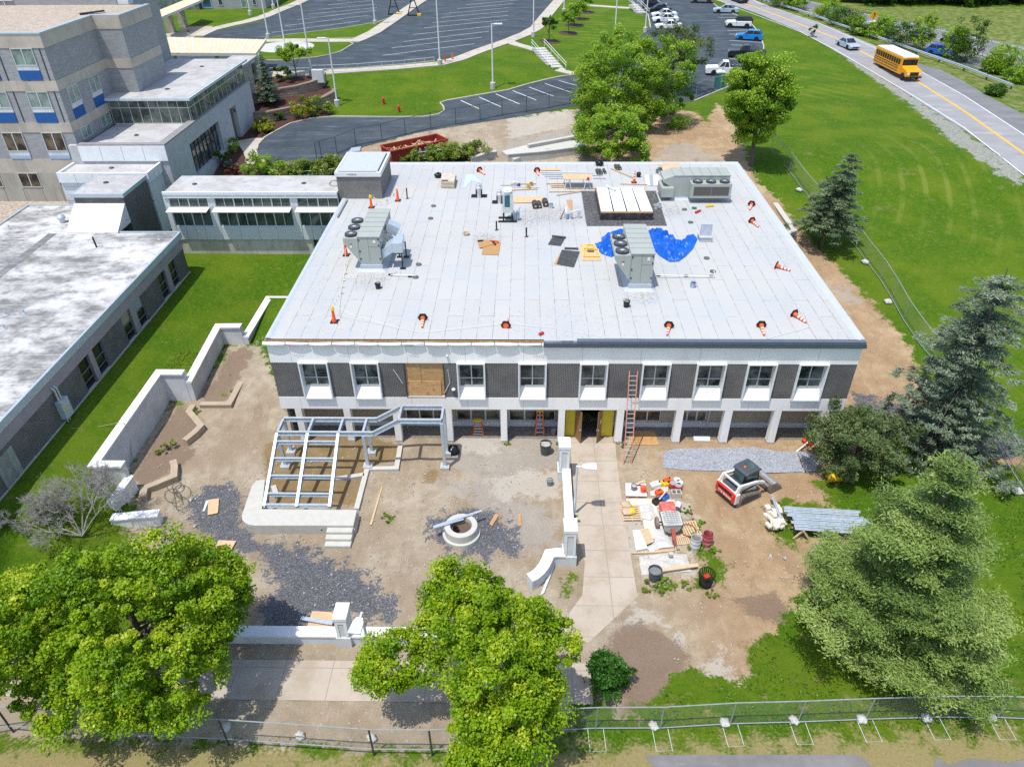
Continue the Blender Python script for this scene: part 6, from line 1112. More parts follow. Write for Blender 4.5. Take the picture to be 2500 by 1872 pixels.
bag('orange bag slumped beside the end arcade column', 'L', 540, 700, 0, .34, 'orange_bag', M_orange, 'bag'); rod('rake', 'long handled rake lying on the grey gravel pad', 'rake', P('L', 468, 775, .1), P('L', 505, 885, .1), .035, .035, M_rust)
# street lamps in the yard
def lamp(label, base, h, az, armL=.35, head=(.75, .55), r=.07, name='lamp_post', mt=M_steelw, conc=False):
 z0 = base[2]; r_ = thing(name, label, 'street lamp', base); base = Vector(base)
 part(MB().tube([base + Vector((0, 0, -.1)), base + Vector((0, 0, h))], [r * 1.25, r * .8], 10), 'pole', mt, r_, smooth=True)
 if conc: part(MB().lathe([(.36, -.3), (.36, .75), (.32, .8), (0, .8)], base, 16), 'concrete_base', M_conc, r_)
 else: part(MB().lathe([(.2, 0), (.2, .04), (.13, .12), (.1, .12)], base, 12), 'base_flange', mt, r_)
 d_ = Vector((math.cos(az), math.sin(az), 0)); n_ = Vector((-d_.y, d_.x, 0)); tp = base + Vector((0, 0, h - .06)); part(MB().bar(tp, tp + d_ * armL, .09, .07), 'arm', mt, r_)
 a_ = tp + d_ * armL; w0, w1, L0 = head[1] * .25, head[1] / 2, head[0]; pts_ = [a_ - n_ * w0, a_ + n_ * w0, a_ + d_ * (L0 * .3) + n_ * w1 * .85, a_ + d_ * L0 + n_ * w1, a_ + d_ * L0 - n_ * w1, a_ + d_ * (L0 * .3) - n_ * w1 * .85]
 hd = part(MB().prism([(p_.x, p_.y) for p_ in pts_], tp.z - .05, tp.z + .08), 'lamp_head', M_whitep, r_, bevel=.02); c_ = a_ + d_ * (L0 * .62); pb(MB().cbox((c_.x, c_.y, tp.z + .085), (L0 * .5, w1 * 1.25, .012), az).build('heat_sink', mat('lamp fin grey', (.55, .57, .58), .5), hd), hd); return r_
lamp('grey lamp post with flat white head beside the entrance path', P('K', 697, 1362, 0), 3.8, R(0), .3, (.8, .55), .075); n_ = P('N', 1045, 362, 3.75); lamp('grey lamp post rising beside the white front pillar', (n_.x, n_.y, 0), 3.8, R(-97), .25, (.85, .6), .075)
# ================================================================ ROOFTOP
RZ = 8.05
M_rtu = mat('sage grey enamel', (.36, .385, .35), .5, var=.03, col2=(.31, .33, .30), amount=.3, scale=1.5)
M_rtud = mat('sage grey seam', (.22, .25, .23), .5); M_coil = mat('condenser coil', (.10, .09, .08), .7, var=.2, scale=14)
def rtu(name, label, cx, cy, W_, L_, H_, ov, hc, rz, fans=3, coil=False, hood=True):
 """local: overhanging condenser on -x, long axis y; base W_ x L_, curb height hc"""
 r = thing(name, label, 'rooftop unit', (cx, cy, RZ), rz); zt = hc + H_
 cb = MB(); cb.add([(-W_ / 2 - .28, -L_ / 2 - .28, .004), (W_ / 2 + .28, -L_ / 2 - .28, .004), (W_ / 2 + .28, L_ / 2 + .28, .004), (-W_ / 2 - .28, L_ / 2 + .28, .004), (-W_ / 2 - .02, -L_ / 2 - .02, .16), (W_ / 2 + .02, -L_ / 2 - .02, .16), (W_ / 2 + .02, L_ / 2 + .02, .16), (-W_ / 2 - .02, L_ / 2 + .02, .16)], [(0, 1, 5, 4), (1, 2, 6, 5), (2, 3, 7, 6), (3, 0, 4, 7)])
 cb.box(-W_ / 2 - .02, W_ / 2 + .02, -L_ / 2 - .02, L_ / 2 + .02, .1, hc * .72); cb.build('roof_curb', M_memb, r); MB().box(-W_ / 2 + .04, W_ / 2 - .04, -L_ / 2 + .04, L_ / 2 - .04, hc * .72, hc).build('base_rail', M_galv, r)
 body = MB().box(-W_ / 2, W_ / 2, -L_ / 2, L_ / 2, hc, zt - .03).build('cabinet', M_rtu, r, bevel=.012)
 MB().box(-W_ / 2 - .03, W_ / 2 + .05, -L_ / 2 - .05, L_ / 2 + .05, zt - .03, zt + .04).build('top_cover', M_rtu, body, bevel=.01)
 for i in range(1, 6): MB().box(-W_ / 2 - .02, W_ / 2 + .04, -L_ / 2 + L_ * i / 6 - .02, -L_ / 2 + L_ * i / 6 + .02, zt + .04, zt + .055).build('top_seam', M_rtud, body)
 x0 = -W_ / 2 - ov; y0, y1 = -L_ / 2, -L_ / 2 + L_ * (.72 if fans == 3 else .6)
 if coil:
  hd = MB().yprism([(x0, zt - .38), (x0, hc + .12), (-W_ / 2 - .002, hc), (-W_ / 2 - .002, zt - .38)], y0, y1).build('condenser_section', M_rtu, r, bevel=.012)
  for i in range(2): MB().box(x0 - .012, x0 - .002, y0 + .2 + i * (y1 - y0 - .4) / 2, y0 + .2 + (i + 1) * (y1 - y0 - .4) / 2 - .03, hc + .35, zt - .62).build('coil_panel', M_coil, hd)
 else: hd = MB().yprism([(x0, zt - .12), (x0, zt - .45), (-W_ / 2 - .002, hc + .05), (-W_ / 2 - .002, zt - .12)], y0, y1).build('condenser_section', M_rtu, r, bevel=.012)
 zf = zt - (.38 if coil else .12); xf = (x0 - W_ / 2) / 2 - .02; rf = min(ov * .44, (y1 - y0) / fans * .46)
 for i in range(fans):
  yf = y0 + (y1 - y0) * (i + .5) / fans; f = MB().lathe([(rf, 0), (rf, .14), (rf * .9, .14), (rf * .88, .02), (0, .02)], (xf, yf, zf), 24).build('fan', M_dark, hd, smooth=True)
  g = MB()
  for k in range(8): a_ = PI * k / 8; g.bar((xf - rf * .9 * math.cos(a_), yf - rf * .9 * math.sin(a_), zf + .15), (xf + rf * .9 * math.cos(a_), yf + rf * .9 * math.sin(a_), zf + .15), .012)
  g.lathe([(0, .13), (rf * .28, .13), (rf * .28, .16), (0, .16)], (xf, yf, zf), 12); g.build('fan_grille', M_alu, hd)
 if not coil:
  ln = MB(); yy = -L_ / 2 - .004
  for xa, xb, za, zb in ((-W_ / 2 + .02, -W_ / 2 + .05, hc + .05, zt - .05), (-.06, -.03, hc + .05, zt - .05), (-.03, W_ / 2 - .03, hc + H_ * .62, hc + H_ * .62 + .025)): ln.box(xa, xb, yy - .004, yy, za, zb)
  ln.build('door_seam', M_rtud, body); k = MB()
  for x, z in ((-W_ / 2 + .1, hc + .3), (-W_ / 2 + .1, hc + H_ * .45), (-W_ / 2 + .1, zt - .25), (W_ / 2 - .08, zt - .2), (W_ / 2 - .08, hc + H_ * .68), (W_ / 2 - .08, hc + .3)): k.box(x - .04, x + .04, yy - .03, yy - .004, z - .05, z + .05)
  k.build('door_latch', M_black, body); MB().box(W_ * .2, W_ * .32, yy - .012, yy - .005, hc + H_ * .76, hc + H_ * .88).build('data_label', M_whitep, body); MB().box(-W_ / 2 - ov * .55, -W_ / 2 - ov * .42, yy - .012, yy - .005, hc + H_ * .58, hc + H_ * .68).build('data_label', M_whitep, body)
  MB().box(-W_ / 2 - ov * .55, -W_ / 2 - ov * .40, yy - .012, yy - .005, hc + H_ * .70, hc + H_ * .74).build('warning_label', M_red, body)
  s_ = MB(); xx = W_ / 2 + .002
  for j in range(6):
   for z in (hc + .35, hc + H_ * .5, hc + H_ * .72): s_.box(xx, xx + .03, -L_ / 2 + L_ * (j + .35) / 6, -L_ / 2 + L_ * (j + .35) / 6 + .06, z - .07 + .1 * (j % 2), z + .02 + .1 * (j % 2))
  s_.build('side_latch', M_black, body)
 return r
# unit dimensions from their feet and tops
def rtu_dims(k, bl, br, tl, tr, tb, hc):
 a = P(k, *bl, RZ + hc); b = P(k, *br, RZ + hc); y0 = (a.y + b.y) / 2; z = PY(k, *tr, y0).z; back = P(k, *tb, z).y; return a.x, b.x, y0, z - RZ - hc, back
hc = .62
x0, x1, y0, H1, yb = rtu_dims('AH', (372, 1215), (770, 1215), (280, 742), (705, 742), (880, 235), hc)
rtu('rooftop_unit', 'sage grey rooftop air unit with three fans at the left of the roof', (x0 + x1) / 2, (y0 + yb) / 2, x1 - x0, yb - y0, H1, 1.0, hc, 0)
dc = thing('rooftop_duct', 'bright galvanised duct elbow on black legs beside the left rooftop unit', 'duct', (x1 + .9, y0 + 1, RZ))
part(MB().xprism([(0, 0), (1, 0), (1, 1), (0, 1)], 0, .001) if 0 else MB().yprism([(x1 + .02, RZ + .75), (x1 + .02, RZ + 1.5), (x1 + .8, RZ + 2.0), (x1 + .8, RZ + 1.3)], y0 + .25, y0 + 1.2), 'duct_elbow', M_galv, dc, bevel=.015); part(MB().box(x1 + .8, x1 + 1.5, y0 + .25, y0 + 1.35, RZ + 1.25, RZ + 2.0), 'duct_box', M_galv, dc, bevel=.015); part(MB().box(x1 + .85, x1 + 1.35, y0 + 1.36, y0 + 2.3, RZ + 1.3, RZ + 1.85), 'duct_run', M_galv, dc, bevel=.015)
for x, y in ((x1 + 1.4, y0 + .3), (x1 + 1.4, y0 + 2.2), (x1 + .9, y0 + 2.2)): part(boxes([(x - .04, x + .04, y - .04, y + .04, RZ, RZ + 1.25), (x - .2, x + .2, y - .12, y + .12, RZ + .001, RZ + .08)]), 'leg', M_black, dc)
part(MB().cbox((x1 + .55, y0 + 2.6, RZ + 2.15), (.9, .8, .7), ry=.5), 'side_hood', M_galv, dc, bevel=.02)
x0, x1, y0, H3, yb = rtu_dims('G', (1020, 1065), (1212, 1065), (1040, 828), (1240, 828), (1170, 582), hc)
rtu('rooftop_unit', 'sage grey rooftop air unit standing between the two blue tarp heaps', (x0 + x1) / 2, (y0 + yb) / 2, x1 - x0, yb - y0, H3, 1.05, hc, 0); U3 = (x0, x1, y0, yb)
a = P('G', 1410, 372, RZ + .35); b = P('G', 1860, 372, RZ + .35); tz2 = PY('G', 1640, 172, a.y + .9).z; yb2 = P('G', 1650, 105, tz2).y
Lx = b.x - a.x; H2 = tz2 - RZ - .35
rtu('rooftop_unit', 'long sage grey rooftop unit with brown coil face at the far right corner', (a.x + b.x) / 2, (a.y + .95 + yb2) / 2, yb2 - a.y - .95, Lx + .2, H2, .95, .35, PI / 2, 3, True)
hx = a.x; hd = thing('intake_hood', 'sage grey intake hood and box at the left end of the long rooftop unit', 'hood', (hx - .5, a.y + 1, RZ))
part(MB().yprism([(hx - .1, RZ + H2 + .35), (hx - .95, RZ + H2 + .05), (hx - 1.0, RZ + H2 - .2), (hx - .1, RZ + H2 - .75)], a.y + .95, yb2), 'hood', M_rtu, hd, bevel=.01); part(MB().box(hx - 1.15, hx - .1, a.y + .5, a.y + 2.6, RZ + .35, RZ + 1.15), 'lower_box', M_rtu, hd, bevel=.01)
for k, q_ in (('G', (1000, 0)),): pass
# tarp, skylight
M_tarp = mat('blue tarpaulin', (.006, .11, .52), .42, var=.12, scale=2, spec=.35)
rag('tarpaulin', 'crumpled blue tarpaulin heap left of the middle rooftop unit', 'tarp', 'G', [(965, 618), (880, 640), (790, 690), (785, 735), (730, 745), (745, 790), (790, 830), (870, 858), (915, 840), (990, 850), (1010, 700), (985, 640)], RZ, .75, M_tarp, 21, .07)
rag('tarpaulin', 'larger crumpled blue tarpaulin heap right of the middle rooftop unit', 'tarp', 'G', [(1180, 630), (1290, 610), (1340, 665), (1440, 725), (1490, 700), (1510, 670), (1570, 668), (1598, 705), (1560, 790), (1500, 850), (1440, 895), (1360, 898), (1280, 850), (1230, 800), (1190, 720)], RZ, .75, M_tarp, 22, .07)
sk_l = [P('G', *q_, RZ + .9) for q_ in ((745, 262), (1140, 268), (1200, 470), (790, 470))]; f0 = P('G', 775, 545, RZ); f1 = P('G', 1222, 550, RZ)
sx0, sx1, sy0 = f0.x, f1.x, (f0.y + f1.y) / 2; st = PY('G', 900, 487, sy0).z; sy1 = P('G', 950, 262, st + .15).y
sl_ = thing('skylight_curb', 'black tarred skylight curb covered with four white boards', 'skylight', ((sx0 + sx1) / 2, sy0, RZ))
M_tar = mat('black tar membrane', (.022, .022, .024), .35, var=.4, scale=6, col2=(.12, .12, .12), amount=.5)
part(boxes([(sx0, sx1, sy0, sy0 + .25, RZ, st), (sx0, sx0 + .25, sy0 + .25, sy1, RZ, st), (sx1 - .25, sx1, sy0 + .25, sy1, RZ, st), (sx0 + .25, sx1 - .25, sy1 - .25, sy1, RZ, st)]), 'curb', M_tar, sl_)
part(MB().prism([(p.x, p.y) for p in [P('G', *q_, RZ) for q_ in ((618, 300), (1245, 300), (1340, 592), (665, 595))]], RZ + .002, RZ + .03), 'tar_apron', mat('granular tar apron', (.055, .055, .056), .8, var=.4, scale=8, col2=(.2, .2, .2), amount=.6), sl_)
part(MB().box(sx0 + .05, sx1 - .05, sy0 + .08, sy1 - .05, st, st + .06), 'plywood_deck', M_ply, sl_)
M_wb = mat('white printed board', (.78, .78, .78), .5, var=.04, col2=(.62, .55, .57), amount=.3, scale=6, lo=.55, hi=.6)
bw = (sx1 - sx0 - .1) / 4
for i in range(4): part(MB().cbox((sx0 + .05 + bw * (i + .5), (sy0 + sy1) / 2 + .05, st + .1), (bw - .09, sy1 - sy0 - .25 - .06 * (i % 2), .05), rz=.01 * (i - 1.5)), 'cover_board', M_wb, sl_)
part(MB().box(sx0 + .2, sx1 - .2, sy0 + .3, sy1 - .2, st + .062, st + .07), 'dark_gap', M_black, sl_); curve_thing('foil_roll', 'rolled silver foil lying on the white skylight boards', 'roll', [P('G', 830, 255, st + .25), P('G', 905, 290, st + .25)], .1, M_steelw, 10)
# traffic cones / channelizers
def stripe_mat():
 m, n, b = newmat('striped cone plastic'); s = n.nodes.new('ShaderNodeSeparateXYZ'); n.links.new(objco(n), s.inputs[0])
 f = mth(n, 'LESS_THAN', mth(n, 'FRACT', mth(n, 'MULTIPLY', mth(n, 'ADD', s.outputs[2], .09), 1 / .24)), .46); f = mth(n, 'MULTIPLY', f, mth(n, 'GREATER_THAN', s.outputs[2], .3)); n.links.new(mixc(n, f, (.85, .10, .012), (.75, .75, .72)), b.inputs['Base Color']); b.inputs['Roughness'].default_value = .5; return m
M_stripe = stripe_mat()
def cone(label, foot, group=None, az=None, striped=True, h=1.05, tape=False, up=False):
 """standing, or lying with its tip towards az"""
 if az is None: rot = None; loc = Vector(foot)
 else: rot = Matrix(((math.sin(az), 0, math.cos(az)), (-math.cos(az), 0, math.sin(az)), (0, 1, 0))).transposed().to_euler() if 0 else (Vector((math.cos(az), math.sin(az), -.10)).to_track_quat('Z', 'Y')).to_euler(); loc = Vector(foot) + Vector((0, 0, .19))
 r = thing('traffic_cone', label, 'traffic cone', loc, 0, 'roof edge warning cones' if group is None else group, rot)
 MB().lathe([(.15, .04), (.14, .18), (.11, .3), (.075, h * .85), (.06, h), (.03, h + .03), (0, h + .03)], (0, 0, 0), 16).build('cone_body', M_stripe if striped else M_orange, r, smooth=True)
 if az is None: MB().box(-.24, .24, -.24, .24, 0, .05).build('rubber_base', M_rubber, r, bevel=.01)
 else: MB().lathe([(.15, .0), (.33, .0), (.33, .05), (.16, .06)], (0, 0, 0), 6).build('rubber_base', M_rubber, r); MB().lathe([(.17, -.02), (.15, .0), (0, .01)], (0, 0, 0), 14).build('open_end', M_orange, r)
 if tape: MB().lathe([(.1, h * .78), (.13, h * .86), (.07, h + .05), (0, h + .08)], (0, 0, 0), 8).build('yellow_tape', M_yellow, r)
 return r
cone('upright cone nearest the front left roof corner with a yellow taped tip', P('F', 678, 1262, RZ), striped=False, tape=True); cone('upright cone with yellow tape in front of the brick penthouse', P('F', 990, 300, RZ), striped=False, tape=True)
cone('upright plain orange cone right of the brick penthouse shadow', P('F', 1213, 243, RZ), striped=False); cone('upright cone half hidden behind the left rooftop unit', P('F', 778, 702, RZ), striped=False, tape=True); cone('upright striped cone near the far roof edge by stacked boards', P('G', 1062, 228, RZ))
def lie(label, k, a, b): p = P(k, *a, RZ); q_ = P(k, *b, RZ); cone(label, p, az=math.atan2(q_.y - p.y, q_.x - p.x))
lie('fallen striped cone third of the row along the front roof edge, tip toward the edge', 'F', (1425, 1245), (1412, 1355)); p = P('F', 2122, 1315, RZ); cone('fallen cone at mid front edge showing its open base', p, az=R(85))
lie('fallen striped cone near the plywood stack by the back edge', 'B', (1968, 1448), (2035, 1488)); lie('fallen striped cone left of the long lumber by the back edge', 'G', (245, 140), (270, 205)); lie('fallen striped cone nearest the right edge below the long rooftop unit', 'G', (2050, 425), (2028, 485)); lie('fallen striped cone beside the right edge, level with the white hatch', 'G', (2050, 565), (2142, 632)); lie('fallen striped cone alone midway along the right roof edge', 'H', (115, 668), (255, 705)); lie('fallen striped cone near the front right roof corner', 'H', (265, 1075), (405, 1158)); lie('fallen striped cone at the front edge right of the black bucket', 'G', (1355, 1448), (1335, 1542)); lie('fallen striped cone at the front edge just left of the front right corner pair', 'G', (2130, 1445), (2165, 1545))
def pennants(label, pts, sag=0, fl=True, step=.9):
 pts = [Vector(p) for p in pts]; r = thing('pennant_line', label, 'pennant line', pts[0]); L = []
 for a_, b_ in zip(pts[:-1], pts[1:]):
  k = max(4, int((b_ - a_).length / .45)); L += [a_.lerp(b_, i / k) - Vector((0, 0, sag * 4 * (i / k) * (1 - i / k))) for i in range(k)]
 L.append(pts[-1]); L = [Vector((p.x, p.y, max(p.z, RZ + .02))) for p in L]; part(MB().tube(L, .012, 4), 'cord', M_whitep, r)
 if fl:
  for i in range(1, len(L) - 1, 2):
   d_ = (L[i + 1] - L[i - 1]).normalized(); p = L[i]; z2 = max(RZ + .015, p.z - .3); o_ = Vector((d_.y, -d_.x, 0)) * (.25 if z2 < RZ + .05 else .04); part(MB().add([p - d_ * .12, p + d_ * .12, Vector((p.x, p.y, z2)) + o_], [(0, 1, 2)]), 'pennant', mat('faded yellow pennant', (.74, .62, .22), .7), r)
pennants('yellow pennant line from the corner cone back past the left rooftop unit', [P('F', 668, 1115, RZ + 1.0), P('F', 740, 960, RZ + .1), P('F', 765, 800, RZ + .3), P('F', 770, 640, RZ + .9)], .1); pennants('yellow pennant line strung between the cones before the brick penthouse', [P('F', 985, 195, RZ + .9), P('F', 1090, 250, RZ + .35), P('F', 1203, 150, RZ + .9)], .1)
pennants('pale pennant line running along the front roof edge between fallen cones', [P('F', 672, 1125, RZ + .95), P('F', 800, 1190, RZ + .5), P('F', 1240, 1320, RZ + .05), P('F', 1412, 1350, RZ + .1), P('F', 2130, 1268, RZ + .15), P('G', 400, 1455, RZ + .03), P('G', 820, 1530, RZ + .03), P('G', 1335, 1538, RZ + .1)], 0, False)
pennants('pale slack line along the right roof edge', [P('H', 400, 1160, RZ + .1), P('H', 330, 980, RZ + .03), P('H', 290, 800, RZ + .03), P('H', 210, 640, RZ + .03), P('H', 120, 440, RZ + .03)], 0, False)
curve_thing('loose_line', 'pale loose line from the front corner cone to the edge', 'line', [P('H', 405, 1165, RZ + .05), P('H', 270, 1205, RZ + .03), P('H', 40, 1265, RZ + .05)], .015, M_whitep, 4)
# drains, stubs, pails
for lb, k, q_ in (('ringed roof drain farthest back toward the brick penthouse', 'F', (1513, 290)), ('ringed roof drain second back behind the left rooftop unit', 'F', (1488, 395)), ('ringed roof drain right of the left duct elbow', 'F', (1388, 783)), ('ringed roof drain at the end of the left white drain pipe', 'F', (1362, 890)), ('ringed roof drain below the white hatch', 'G', (1673, 868)), ('ringed roof drain at the end of the right white drain pipe', 'G', (1725, 980)), ('ringed roof drain below the long rooftop unit', 'G', (1487, 458)), ('ringed roof drain above and left of the white hatch', 'G', (1538, 566))):
 c0 = P(k, *q_, RZ); o_ = MB().lathe([(.2, 0), (.21, .09), (.17, .1), (.13, .04), (.06, .13), (0, .15)], (0, 0, 0), 16).build('roof_drain', mat('drain grey', (.14, .135, .13), .8), smooth=True); o_.location = c0; tag(o_, lb, 'roof drain', 'roof drains')
for lb, k, q_, h, r0 in (('thin black vent pipe right of the penthouse cone', 'F', (1292, 225), .95, .055), ('black vent pipe left of the two by the air unit tower', 'RF', (75, 1055), .75, .06), ('black vent pipe right of the two by the air unit tower', 'RF', (522, 1155), .75, .06)):
 c0 = P(k, *q_, RZ); o_ = thing('vent_pipe', lb, 'vent pipe', c0); MB().lathe([(r0, 0), (r0, h), (0, h)], (0, 0, 0), 10).build('pipe', M_black, o_, smooth=True); MB().lathe([(r0 * 2.6, .003), (r0 * 1.3, .05), (r0, .06)], (0, 0, 0), 12).build('flashing', M_dark, o_)
pail('black bucket on the roof below the left rooftop unit', P('F', 1047, 980, RZ), .2, .42, M_black); pail('black bucket on the roof below the middle rooftop unit', P('G', 997, 1272, RZ), .22, .45, M_black, M_greyp); pail('blue splashed bucket right of the middle rooftop unit', P('G', 1555, 1108, RZ), .2, .38, mat('blue white plastic', (.35, .42, .55), .5, var=.3, scale=8))
pail('left white bucket beside the black skylight apron', P('G', 1245, 450, RZ), .19, .36, M_whitep, M_dark); pail('right white bucket beside the black skylight apron', P('G', 1275, 438, RZ), .19, .36, M_whitep, M_dark); pail('silver tin pail near the roofing rolls by the air unit tower', P('RF', 890, 725, RZ), .2, .4, M_galv, M_dark)
pail('yellow bucket among lumber behind the air unit tower', P('RF', 548, 432, RZ), .17, .34, mat('mustard plastic', (.62, .50, .08), .5), M_dark); pail('orange bucket behind the mustard one', P('RF', 595, 390, RZ), .16, .32, mat('amber plastic', (.75, .35, .03), .5), M_dark); pail('white tin beside the dark rolls under the cardboard pile', P('G', 1282, 168, RZ), .18, .36, M_steelw, M_dark); pail('grey tin farther back under the cardboard pile', P('G', 1258, 148, RZ), .18, .36, M_greyp, M_dark)
for lb, pts in (('white drain pipe running from the left rooftop unit to a drain', [P('AH', 985, 1240, RZ + .7), P('AH', 930, 1435, RZ + .12), P('AH', 1385, 1452, RZ + .12)]), ('white drain pipe running from the middle rooftop unit to a drain', [P('G', 1245, 1005, RZ + .25), P('G', 1500, 1012, RZ + .15), P('G', 1745, 1018, RZ + .12), P('G', 1735, 970, RZ + .12)])):
 o_ = curve_thing('condensate_pipe', lb, 'pipe', pts, .035, M_whitep, 8)
for lb, k, q_ in (('black pipe block at the left drain pipe end', 'AH', (1290, 1480)), ('black pipe block at the left drain pipe elbow', 'AH', (930, 1445)), ('black pipe block nearest the middle unit', 'G', (1267, 1015)), ('black pipe block at mid right drain pipe', 'G', (1500, 1018)), ('black pipe block at the far end of the right drain pipe', 'G', (1712, 1020))): p = P(k, *q_, RZ); o_ = MB().box(-.14, .14, -.08, .08, 0, .1).build('pipe_support', M_black, bevel=.01); o_.location = p; tag(o_, lb, 'pipe support', 'black pipe support blocks')
# fans and little tower
def fan(label, c0, h, r0):
 o_ = thing('exhaust_fan', label, 'exhaust fan', c0); MB().lathe([(r0 * .6, 0), (r0 * .6, h * .6), (r0, h * .62), (r0 * 1.05, h * .75), (r0 * .75, h * .8), (r0 * .7, h * .95), (r0 * .4, h), (0, h)], (0, 0, 0), 20).build('cowl', mat('bright galvanised', (.62, .64, .66), .3, metal=.6), o_, smooth=True)
 for s_ in (-1, 1): boxes([(s_ * r0 * .75 - .05, s_ * r0 * .75 + .05, -.05, .05, .02, h * .6), (s_ * r0 * 1.2 - .3, s_ * r0 * 1.2 + .3, -.1, .1, .0, .09), (s_ * r0 * 1.2 - .3, s_ * r0 * 1.2 + .3, .3, .5, .0, .09)]).build('support_leg', M_black, o_)
fan('silver exhaust fan on black legs standing alone behind the air unit tower', P('DU', 1985, 1265, RZ), 1.25, .32); fan('silver exhaust fan on black legs just left of the air unit tower', P('RF', 120, 655, RZ), 1.2, .28)
b0 = P('RF', 240, 935, RZ); tw = thing('condenser_tower', 'tall pale grey condenser on a black stand with a teal grille', 'condenser', b0); tx0, tx1 = P('RF', 170, 935, RZ).x - b0.x, P('RF', 318, 935, RZ).x - b0.x; zt = PY('RF', 240, 515, b0.y).z - RZ; zb = PY('RF', 240, 795, b0.y).z - RZ
boxes([(-.75, .75, -.1, .1, 0, .1), (-.75, .75, .7, .9, 0, .1), (tx0, tx0 + .12, -.05, .05, .1, zb), (tx1 - .12, tx1, -.05, .05, .1, zb), (tx0, tx0 + .12, .75, .85, .1, zb), (tx1 - .12, tx1, .75, .85, .1, zb)]).build('stand', M_black, tw); cb_ = MB().box(tx0, tx1, -.05, .85, zb, zt).build('cabinet', mat('cool grey enamel', (.52, .55, .52), .5), tw, bevel=.02); MB().box(tx0 + .16, tx1 - .22, -.06, -.051, zb + .5, zt - .12).build('grille', mat('teal mesh', (.02, .12, .16), .5), cb_)
for y in (.2, .6): MB().lathe([(.3, 0), (.36, .12), (.36, .2), (.3, .22), (.12, .12), (0, .12)], ((tx0 + tx1) / 2, y, zt), 20).build('fan_top', M_steelw, tw, smooth=True)
m_ = MB()
for i in range(4): m_.tube([(tx1 + .1 + i * .14, .1 + .1 * i, .05), (tx1 + .1 + i * .14, .1 + .1 * i, zb * .9 + .1 * i), (tx1 + .35 + i * .1, .25, zb * 1.1 + .1 * i)], .035, 6)
m_.build('pipework', M_galv, tw); MB().box(tx1 + .05, tx1 + .55, .3, .7, .1, zb * .8).build('pipe_box', mat('blue grey sheet', (.25, .33, .38), .5), tw)
# pipe stub boxes with white flashing
pw = thing('pipe_portal', 'pair of galvanised pipe curbs with white fittings left of the skylight', 'pipe curb', P('RF', 1160, 880, RZ)); part(boxes([(c.x - .13, c.x + .13, c.y, c.y + .25, RZ, RZ + h) for c, h in ((P('RF', 1112, 885, RZ), .55), (P('RF', 1185, 885, RZ), .5), (P('RF', 1310, 880, RZ), .6))]), 'curb', M_galv, pw); part(MB().tube([P('RF', 1170, 785, RZ + .65), P('RF', 1320, 750, RZ + .65)], .06, 8).tube([P('RF', 1120, 720, RZ + .6), P('RF', 1120, 800, RZ + .6)], .12, 8), 'white_fitting', M_whitep, pw); part(MB().bar(P('RF', 1115, 710, RZ + .7), P('RF', 1030, 890, RZ + .05), .06), 'brace', M_dark, pw)
hb = [P('G', *q_, RZ + .45) for q_ in ((1620, 685), (1722, 685))]; hz = PY('G', 1672, 558, hb[0].y + .4).z; ha = thing('roof_hatch', 'upright white metal roof hatch near the right side of the roof', 'hatch', hb[0]); part(boxes([(hb[0].x, hb[1].x, hb[0].y, hb[0].y + .9, RZ, RZ + .4)]), 'curb', M_memb, ha); part(MB().box(hb[0].x + .02, hb[1].x - .02, hb[0].y + .3, hb[0].y + .36, RZ + .4, RZ + 1.35), 'lid', mat('pale blue grey lid', (.46, .50, .56), .5), ha, bevel=.01); part(MB().box(hb[0].x - .04, hb[1].x + .04, hb[0].y - .04, hb[0].y + .94, RZ + .36, RZ + .42), 'rim', M_alu, ha)
# materials on the roof
def stack(label, k, pts, n, th, mts, name, cat, z0=RZ):
 q_ = [P(k, u, v, z0 + n * th) for u, v in pts]; c0 = sum(q_, Vector()) / 4; r = thing(name, label, cat, (c0.x, c0.y, z0));
 for i in range(n):
  j = Vector((random.uniform(-.05, .05), random.uniform(-.05, .05), 0)); part(MB().prism([((p + j).x, (p + j).y) for p in q_], z0 + i * th + .002, z0 + (i + 1) * th - .004), 'board', mts[i % len(mts)], r)
stack('stack of weathered insulation boards near the back of the roof', 'DU', [(1320, 825), (1572, 845), (1540, 985), (1295, 975)], 4, .16, [mat('brown board', (.40, .31, .21), .85, var=.12), mat('pale board edge', (.52, .46, .38), .85)], 'board_stack', 'board stack'); rod('batten', 'dark batten lying on the weathered board stack', 'batten', P('DU', 1310, 960, RZ + .7), P('DU', 1425, 962, RZ + .7), .08, .06, M_dark)
bag('black rubbish bag beside the weathered board stack', 'DU', 1255, 905, RZ, .36)
sheet('chipboard_sheet', 'brown chipboard sheet with tools in the middle of the roof', 'chipboard', 'G', [(-105, 700), (-55, 700), (-35, 790), (-175, 800)] if 0 else [(-150, 0)] * 4, 0, .02, M_ply) if 0 else None
sheet('chipboard_sheet', 'lower brown chipboard sheet in the middle of the roof', 'chipboard', 'F', [(1935, 585), (2078, 590), (2060, 697), (1918, 692)], RZ + .05, .03, mat('chipboard', (.42, .24, .10), .85, var=.15, scale=9)); sheet('chipboard_sheet', 'upper brown chipboard offcut with tools on it', 'chipboard', 'F', [(1880, 570), (2060, 575), (2050, 600), (1900, 640)], RZ + .09, .03, mat('chipboard', (.42, .24, .10), .85))
for lb, a_, b_, mt in (('black torch lying on the chipboard sheets', (1885, 582), (1930, 576), M_black), ('orange tool lying on the chipboard sheets', (1990, 575), (2060, 590), M_orange), ('dark hose fitting on the chipboard sheets', (2010, 585), (2035, 610), M_black)): rod('roofing_tool', lb, 'tool', P('F', *a_, RZ + .15), P('F', *b_, RZ + .15), .1, .08, mt)
